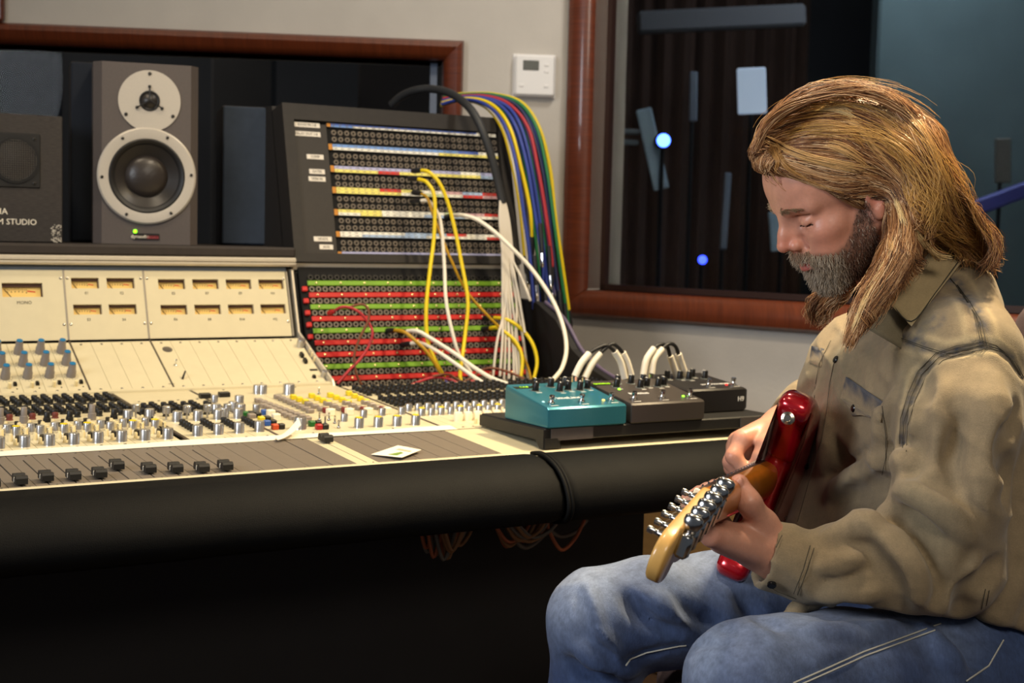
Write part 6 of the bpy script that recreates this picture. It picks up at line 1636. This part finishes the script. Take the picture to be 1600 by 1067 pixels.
LOCKS = [[(1192, 214), (1232, 236), (1275, 252), (1330, 264), (1385, 274), (1432, 296)], [(1212, 222), (1222, 254), (1248, 280), (1290, 299), (1335, 307), (1384, 304)], [(1206, 262), (1232, 294), (1268, 312), (1302, 318), (1342, 304), (1380, 300)],
         [(1300, 186), (1340, 200), (1368, 236), (1408, 282), (1448, 334)], [(1330, 146), (1368, 178), (1400, 212), (1448, 236), (1492, 250)], [(1396, 296), (1404, 334), (1420, 360), (1452, 374)], [(1398, 338), (1392, 378), (1402, 412), (1416, 440)],
         [(1250, 200), (1290, 196), (1325, 206), (1352, 232), (1372, 268)], [(1196, 200), (1240, 176), (1290, 168), (1330, 180), (1358, 206)], [(1360, 142), (1400, 165), (1436, 200), (1462, 250), (1476, 310)], [(1420, 200), (1450, 250), (1478, 300), (1512, 345), (1540, 376)],
         [(1404, 320), (1400, 372), (1378, 420), (1352, 466), (1330, 520)], [(1440, 290), (1460, 350), (1490, 388), (1528, 396)], [(1186, 228), (1204, 236), (1214, 252), (1212, 270)], [(1425, 330), (1436, 372), (1460, 400), (1486, 404)], [(1270, 226), (1310, 232), (1345, 252), (1380, 284)],
         [(1392, 150), (1434, 188), (1458, 236), (1500, 268)], [(1216, 190), (1262, 160), (1310, 144), (1352, 150)]]
lkW, lkC = [], []
for gi_, g in enumerate(LOCKS):
    g = np.array(g, float); off = np.array([0, 5.5]); W_ = strands([g-off, g+off], 75, 2.0, 1.85, 1.3, .004, False); W_ = W_+np.array([-.001, -.006, .002])*np.sin(np.pi*np.linspace(.1, .95, NS))[None, :, None]
    lkW.append(W_); lkC.append(np.tile(lc(['e0b070', 'cf9a5a', 'eccb90'][gi_ % 3]), (len(W_), 1))*R_.uniform(.6, 1.15, (len(W_), 1)))
strand_mesh('highlight_locks', np.vstack(lkW), .00045, .00024, np.vstack(lkC), M_HAIR, hair)  # paler strand bundles paint the golden highlights into the hair colour
parts_.append(parts_[3][:1000]+np.array([-.01, .10, -.005]))
HW = np.vstack(parts_); nH = len(HW)
cc_ = []
for pi, (W_, (cl, ncl)) in enumerate(zip(parts_[:5], STC[:5])):
    v = R_.normal(0, 1.0, ncl)[cl]; cc_.append(np.tile(v, len(W_)//len(cl)))
cc_.append(cc_[3][:1000]); clump = np.concatenate(cc_)+R_.normal(0, .45, nH)
ci = np.clip(((clump+1.6)/3.2*4), 0, 3.99); k0 = ci.astype(int); ff = (ci-k0)[:, None]
pal = np.array([lc('482c1a'), lc('764a2c'), lc('9c6c44'), lc('c4925e'), lc('e6c092')])
strand_mesh('hair_strands', HW, .00046, .00026, pal[k0]*(1-ff)+pal[k0+1]*ff, M_HAIR, hair)
def undercoat(n, steps=12, ds=.008):
    idx = R_.choice(len(hairV), n); p = hairV[idx].copy(); hx = -HR[:, 0]; out = []
    for k in range(steps):
        e = .004; g = np.stack([hm.sample(p+np.eye(3)[a]*e)-hm.sample(p-np.eye(3)[a]*e) for a in range(3)], 1); g /= np.linalg.norm(g, axis=1)[:, None]+1e-9
        p = p-g*(hm.sample(p)-.0008-.0012*math.sin(math.pi*k/steps))[:, None]
        out.append(p.copy()); d = hx*.6+np.array([0, 0, -.8]); d = d[None]-g*(g@d)[:, None]; d /= np.linalg.norm(d, axis=1)[:, None]+1e-9
        p = p+d*ds
    return np.stack(out, 1)
UC = undercoat(5200); cv = np.clip((R_.normal(0, .8, len(UC))+1.6)/3.2*4, 0, 3.99); kk = cv.astype(int)
strand_mesh('back_hair', UC, .00050, .00028, pal[kk]*(1-(cv-kk)[:, None])+pal[kk+1]*(cv-kk)[:, None], M_HAIR, hair)
fly = np.vstack([strands(SH1[:3]+SH4[:2], 200, 9.0, 1.88, 7.0, .03, False), strands(SH4, 420, 24.0, 1.92, 5.0, .030, False)])
strand_mesh('stray_hairs', fly, .00028, .00018, np.tile(lc('c99a52'), (len(fly), 1)), M_HAIR, hair)
# ---- beard, moustache, eyebrows
def tufts(mask, n, ln, dirf, colf, r=.00042, seed=1, jit=.35):
    rs = np.random.RandomState(seed); idx = np.where(mask > rs.uniform(.25, 1, len(mask)))[0]
    if len(idx) == 0: return None
    idx = rs.choice(idx, n); p = hV[idx]+rs.normal(0, .0006, (n, 3))
    d = dirf(p); d = d+rs.normal(0, jit, (n, 3)); d /= np.linalg.norm(d, axis=1, keepdims=True)
    g = np.zeros_like(p); e = .004
    for a in range(3): o = np.zeros(3); o[a] = e; g[:, a] = hf_.sample(p+o)-hf_.sample(p-o)
    g /= np.linalg.norm(g, axis=1, keepdims=True)+1e-9
    L = ln*rs.uniform(.5, 1.2, (n, 1))*(.55+.6*sstep(.03, .08, p[:, :1])); K = 5; pts = []
    for k in range(K): t = k/(K-1); pts.append(p+L*t*d*.9+g*(L*.45*np.sin(t*1.5)*.7))
    W3 = h2w(np.stack(pts, 1).reshape(-1, 3)).reshape(n, K, 3)
    return W3, colf(p, rs)
def beard_dir(p): return np.stack([.35-0*p[:, 0], p[:, 1]*4, -1.0+0*p[:, 0]], 1)
def beard_col(p, rs):
    c = np.tile(lc('5f4232'), (len(p), 1)); chin = sstep(.050, .076, p[:, 0])
    c = mixc(c, lc('a8977f'), chin*.85); g = (rs.uniform(0, 1, len(p)) < .04+.20*chin); c[g] = lc('b09f8a')
    return c*rs.uniform(.75, 1.2, (len(p), 1))
M_BEARD = mat('beard_hair', '6a4a38', .55, attr='Col')
t1 = tufts(beard, 7000, .0085, beard_dir, beard_col, seed=2)
mo_ = (np.exp(-((Z_+.040)/.0075)**2)*sstep(.070, .085, X)*(1-sstep(.026, .033, np.abs(Y_))))*(Z_ > -.0455)
t2 = tufts(mo_, 800, .0056, lambda p: np.stack([.30+0*p[:, 0], np.sign(p[:, 1])*(.35+14*np.abs(p[:, 1])), -.75+0*p[:, 0]], 1), lambda p, rs: np.tile(lc('967a62'), (len(p), 1))*rs.uniform(.7, 1.3, (len(p), 1)), seed=3, jit=.22)
cg = sstep(.062, .080, X)*(1-sstep(-.078, -.072, Z_))*sstep(-.120, -.100, Z_)
t3 = tufts(cg, 1200, .008, beard_dir, beard_col, seed=6, jit=.3)
B3 = np.vstack([t[0] for t in (t1, t2, t3)]); BC = np.vstack([t[1] for t in (t1, t2, t3)])
strand_mesh('beard', B3, .00036, .00018, BC, M_BEARD, man)
ya = np.abs(Y_); tb = (ya-.011)/.040
eb = np.exp(-((Z_-(.0325+.0035*np.sin(2.4*np.clip(tb, 0, 1))-.004*np.clip(tb, 0, 1)))/(.0048-.0018*np.clip(tb, 0, 1)))**2)*sstep(.008, .012, ya)*(1-sstep(.046, .052, ya))
e3 = tufts(eb*(X > .05)*(Y_ > 0)+eb*(X > .05)*(Y_ < 0)*.6, 330, .0060, lambda p: np.stack([-.25+0*p[:, 0], np.sign(p[:, 1])*1.0, .25+0*p[:, 0]], 1), lambda p, rs: np.tile(lc('ab9070'), (len(p), 1))*rs.uniform(.7, 1.25, (len(p), 1)), seed=4, jit=.2)
strand_mesh('eyebrows', e3[0], .00032, .00016, e3[1], M_BEARD, man)
b = MB()
for sg in (1, -1):
    pts = [(.0868-.0105*(t**1.6), sg*(.0195+.027*t), .0032+.0022*math.sin(2.8*t)) for t in np.linspace(0, 1, 7)]
    q = []
    for p in pts:
        p = np.array(p)
        for _ in range(12):
            d = float(hf_.sample(p[None])[0]); p = p+np.array([1, 0, 0])*(-d)*.7
        q.append(h2w(p+np.array([.0004, 0, 0]))-PB)
    b.tube(q, .0009, 5, 2)
b.obj('eyelashes', mat('lash_brown', '3a281d', .7), man, smooth=60)
# ================================================================== electric guitar
GM = np.array([[-.3332, .3310, -.8828], [-.9393, -.0355, .3412], [.0816, .9430, .3227]])
GH = np.array([.3434, 1.9183, .7903])
ga = nrm(GM[:, 0]); gw = nrm(GM[:, 1]-ga*(GM[:, 1]@ga)); gn = np.cross(ga, gw); gn = gn if gn[0] < 0 else -gn
gt = thing('electric_guitar', 'metallic red electric guitar with amber maple neck and chrome tuners in his hands', 'guitar', tuple(GH))
MG = frame((0, 0, 0), ga, gw, gn)                        # local x = towards the headstock, y = bass side, z = front face
if np.linalg.det(MG[:3, :3]) < 0: FLIP = True
else: FLIP = False
gt.matrix_world = Matrix.Translation(Vector(GH))
def gm(b, name, m, parent=gt, smooth=40, **kw):
    if FLIP: b.f = [q[::-1] for q in b.f]
    return b.obj(name, m, parent, smooth=smooth, **kw)
M_CANDY = mat('candy_red', 'b00c1c', .24, metal=.45, coat=1., var=.05, scale=800, spec=.6)
M_MAPLE = mat('amber_maple', 'b56a1c', .28, var=.16, scale=30, coat=.6)
M_MAPLEL = mat('pale_maple', 'c79a55', .35, var=.12, scale=30, coat=.4); M_ROSE = mat('rosewood', '3a2117', .5)
M_TUN = mat('tuner_chrome', 'b4b4b4', .18, metal=1.)
outl = [(0, .030), (.006, .040), (.020, .058), (.045, .082), (.068, .098), (.080, .110), (.080, .122), (.068, .132), (.040, .136), (.0, .131), (-.05, .118), (-.09, .110), (-.14, .118), (-.20, .142), (-.26, .152), (-.31, .142), (-.345, .108), (-.362, .05), (-.360, -.02), (-.346, -.09), (-.31, -.138), (-.26, -.162), (-.20, -.162), (-.14, -.142), (-.09, -.118), (-.05, -.110), (-.01, -.122), (.022, -.134), (.042, -.132), (.050, -.118), (.040, -.095), (.020, -.060), (.006, -.042), (0, -.030)]
def spl(pts, n=3):
    P = np.array(pts); E = np.vstack([P[-1], P, P[0], P[1]]); out = []
    for i in range(len(P)):
        p0, p1, p2, p3 = E[i:i+4]
        for t in np.arange(n)/n: out.append(.5*((2*p1)+(-p0+p2)*t+(2*p0-5*p1+4*p2-p3)*t*t+(-p0+3*p1-3*p2+p3)*t**3))
    return np.array(out)
OL = spl(outl); tg = np.roll(OL, -1, 0)-np.roll(OL, 1, 0); tg /= np.linalg.norm(tg, axis=1)[:, None]; nin = np.stack([tg[:, 1], -tg[:, 0]], 1)
if ((OL+nin*.01-OL.mean(0))**2).sum() > ((OL-OL.mean(0))**2).sum(): nin = -nin
BZ = -.0135
def ring(e, z): q = OL+nin*e; return np.column_stack([q, np.full(len(q), z+BZ)])
b = MB().loft([ring(e, z) for e, z in ((.016, -.0225), (.008, -.0212), (.003, -.0175), (.0006, -.0125), (0, -.005), (0, .005), (.0006, .0125), (.003, .0175), (.008, .0212), (.016, .0225))], M=MG)
gm(b, 'body', M_CANDY, smooth=60)
pg = spl([(.0, .028), (.035, .068), (.045, .095), (.02, .112), (-.03, .098), (-.08, .085), (-.14, .06), (-.19, .02), (-.22, -.05), (-.20, -.10), (-.15, -.115), (-.08, -.098), (-.03, -.094), (.012, -.108), (.026, -.10), (.015, -.06), (0, -.028)], 2)
pgr = lambda z: np.column_stack([pg, np.full(len(pg), z+BZ)])
gm(MB().loft([pgr(.0222), pgr(.0246)], M=MG), 'pickguard', mat('white_pickguard', 'd8d2c4', .35), smooth=30)
for x in (-.055, -.11, -.165): gm(MB().box(x-.009, x+.009, -.036, .036, BZ+.0240, BZ+.0300, bev=.003, M=MG), 'pickup', M_WCAP)
gm(MB().box(-.235, -.205, -.040, .040, BZ+.0222, BZ+.034, bev=.003, M=MG), 'bridge', M_CHROME)
for x, y in ((-.20, -.085), (-.235, -.10), (-.265, -.115)): gm(MB().lathe([(.011, BZ+.0225), (.010, BZ+.037), (.008, BZ+.039)], 16, M=MG @ frame((x, y, 0), (1, 0, 0), (0, 1, 0), (0, 0, 1))), 'control_knob', M_WCAP)
# neck: D-shaped back, flat fretboard
rings = []
for x in np.linspace(-.055, .412, 12):
    f_ = (x+.055)/.467; hw = .0285*(1-f_)+.0215*f_; th_ = .0225 if x > .012 else .024
    pr_ = [(hw*math.cos(a), -.0035-(th_-.006)*math.sin(a)**.8) for a in np.linspace(0, math.pi, 13)]
    rings.append([(x, y, z) for y, z in pr_]+[(x, -hw, .0035), (x, hw, .0035)])
gm(MB().loft(rings, M=MG), 'neck', M_MAPLE, smooth=50)
gm(MB().loft([[(x, -hw, .0035), (x, hw, .0035), (x, hw*.96, .0085), (x, 0, .0095), (x, -hw*.96, .0085)] for x, hw in ((-.06, .0285), (.412, .0215))], M=MG), 'fretboard', M_ROSE, smooth=30)
b = MB(); x = .412; sc_ = .608; nut = .412
for k in range(1, 22):
    xx = nut-sc_*(1-2**(-k/12)); hw = .0285+(.0215-.0285)*(xx+.055)/.467; b.box(xx-.001, xx+.001, -hw, hw, .0085, .0104, M=MG)
gm(b, 'frets', M_CHROME, smooth=None, kind='stuff')
# headstock
hs = spl([(0.412, 0.0204), (0.4206, 0.0214), (0.4275, 0.0276), (0.4361, 0.0285), (0.4619, 0.0214), (0.4963, 0.0114), (0.5307, 0.0014), (0.5496, -0.0043), (0.5634, -0.0114), (0.5728, -0.0228), (0.5745, -0.0361), (0.5694, -0.0494), (0.5582, -0.0589), (0.5444, -0.0617), (0.5307, -0.0589), (0.5229, -0.0513), (0.5204, -0.0446), (0.5118, -0.0437), (0.4963, -0.0456), (0.4705, -0.0408), (0.4447, -0.0304), (0.4275, -0.0233), (0.412, -0.0204)], 3)
hz_ = lambda x: -.0065-.0*x
def hring(e, z):
    t2 = np.roll(hs, -1, 0)-np.roll(hs, 1, 0); t2 /= np.linalg.norm(t2, axis=1)[:, None]; n2 = np.stack([t2[:, 1], -t2[:, 0]], 1)
    if ((hs+n2*.003-hs.mean(0))**2).sum() > ((hs-hs.mean(0))**2).sum(): n2 = -n2
    q = hs+n2*e; return np.column_stack([q, np.full(len(q), z)])
gm(MB().loft([hring(.0025, -.0150), hring(.0004, -.0132), hring(0, -.0110), hring(0, -.0040), hring(.0004, -.0018), hring(.002, 0)], M=MG), 'headstock', M_MAPLEL, smooth=50)
gm(MB().box(.410, .4155, -.0212, .0212, .0, .0105, bev=.001, M=MG), 'nut', M_WCAP)
tun_x = [.4325+.0211*i for i in range(6)]
for i, x in enumerate(tun_x):
    ye = .0170-.0063*i
    t_ = gm(MB().box(x-.0082, x+.0082, ye-.016, ye+.010, -.0290, -.0150, bev=.003, M=MG), 'tuner_housing', M_TUN)
    o = MB().lathe([(.0052, -.002), (.0046, .004), (.0030, .006), (.0028, .012), (.0040, .014), (.0038, .019)], 12, M=MG @ frame((x, ye-.002, 0), (1, 0, 0), (0, 1, 0), (0, 0, 1))); gm(o, 'string_post', M_TUN, t_)
    yk = ye+.010
    o = MB().tube([(x, yk-.004, -.0215), (x, yk+.006, -.0215)], .0026, 8, 1, M=MG); gm(o, 'tuner_shaft', M_TUN, t_)
    rg = []
    for yy, a, c in ((yk+.003, .0034, .0040), (yk+.006, .0048, .0085), (yk+.012, .0050, .0105), (yk+.0175, .0044, .0098), (yk+.0200, .0028, .0064)):
        rg.append([(x+a*math.cos(q), yy, -.0215+c*math.sin(q)) for q in np.linspace(0, 2*math.pi, 16, endpoint=False)])
    gm(MB().loft(rg, M=MG), 'tuner_button', M_TUN, t_, smooth=60)
    ys = .0155-.0062*i
    sm = MB().tube([(x, ye-.002, .012), (.416, ys*1.0, .0118), (-.215, ys*1.55, BZ+.034)], .00045, 5, 1, M=MG); gm(sm, 'string', M_TUN, smooth=60)
# strap buttons
def strapb(x, y, e, z=BZ):
    e = nrm(e); s_ = nrm(np.cross(e, (0, 0, 1.))); M_ = MG @ frame((x, y, z), s_, np.cross(e, s_), e)
    gm(MB().lathe([(.0080, -.003), (.0080, .001), (.0038, .0035), (.0042, .009), (.0085, .0115), (.0085, .0135), (.0050, .0145), (.0042, .0135)], 18, M=M_), 'strap_button', mat('nickel_button', 'b8b0a0', .22, metal=1.))
strapb(.079, .100, (1, .10, 0)); strapb(-.362, 0, (-1, 0, 0))
gm(MB().tube([(-.33, -.152, BZ), (-.345, -.175, BZ)], .004, 10, 1, M=MG), 'output_jack', M_CHROME)
# bright lead hanging from the guitar past his knee
ld = MB(); l0 = Q(1172, 850, 1.98)
tl = thing('guitar_lead', 'thin black guitar lead with shiny plug between the guitar and his thigh', 'cable', tuple(l0))
MB().tube([np.zeros(3), Q(1140, 856, 1.98)-l0, Q(1118, 866, 1.98)-l0, Q(1098, 878, 1.985)-l0], .0026, 8, 5).obj('cable', M_CK, tl); MB().tube([Q(1120, 864, 1.978)-l0, Q(1101, 875, 1.982)-l0], .0034, 8, 1).obj('plug', M_CHROME, tl)
# ================================================================== chair
ch = thing('upholstered_chair', 'purple-grey upholstered armchair on wooden legs under the man', 'chair', (.58, 1.91, 0))
M_UPH = mat('mauve_upholstery', '54464c', .85, var=.10, scale=120, bump=.2, bscale=500)
M_CHW = mat('chair_wood', '5a2a18', .4, var=.2, scale=20, stretch=(1, 1, .2))
def cushion(name, cx, cy, cz, hx, hy, hz, p=4., tilt=0., M=None):
    rings = []; n = 28
    for f_ in np.linspace(-1, 1, 13):
        g = (1-abs(f_)**p)**(1/p) if abs(f_) < 1 else .0
        g = max(g, .72)
        rings.append([(cx+hx*g*np.sign(math.cos(a))*abs(math.cos(a))**.45+tilt*hz*f_, cy+hy*g*np.sign(math.sin(a))*abs(math.sin(a))**.45, cz+hz*f_) for a in np.linspace(0, 2*math.pi, n, endpoint=False)])
    return MB().loft(rings).obj(name, M_UPH, ch, smooth=70)
cushion('seat', -.015, -.02, .462, .345, .300, .060)
cushion('backrest', .185, .02, .790, .048, .275, .265, 5., .16)
for sx, sy in ((-.315, .23), (-.315, -.265), (.27, .23), (.27, -.265)):
    MB().loft([[(sx-.018, sy-.018, 0), (sx+.018, sy-.018, 0), (sx+.018, sy+.018, 0), (sx-.018, sy+.018, 0)], [(sx-.024, sy-.024, .425), (sx+.024, sy-.024, .425), (sx+.024, sy+.024, .425), (sx-.024, sy+.024, .425)]]).obj('leg', M_CHW, ch, smooth=None)
MB().box(-.335, -.290, -.28, .26, .402, .450, bev=.004).obj('front_rail', M_CHW, ch)
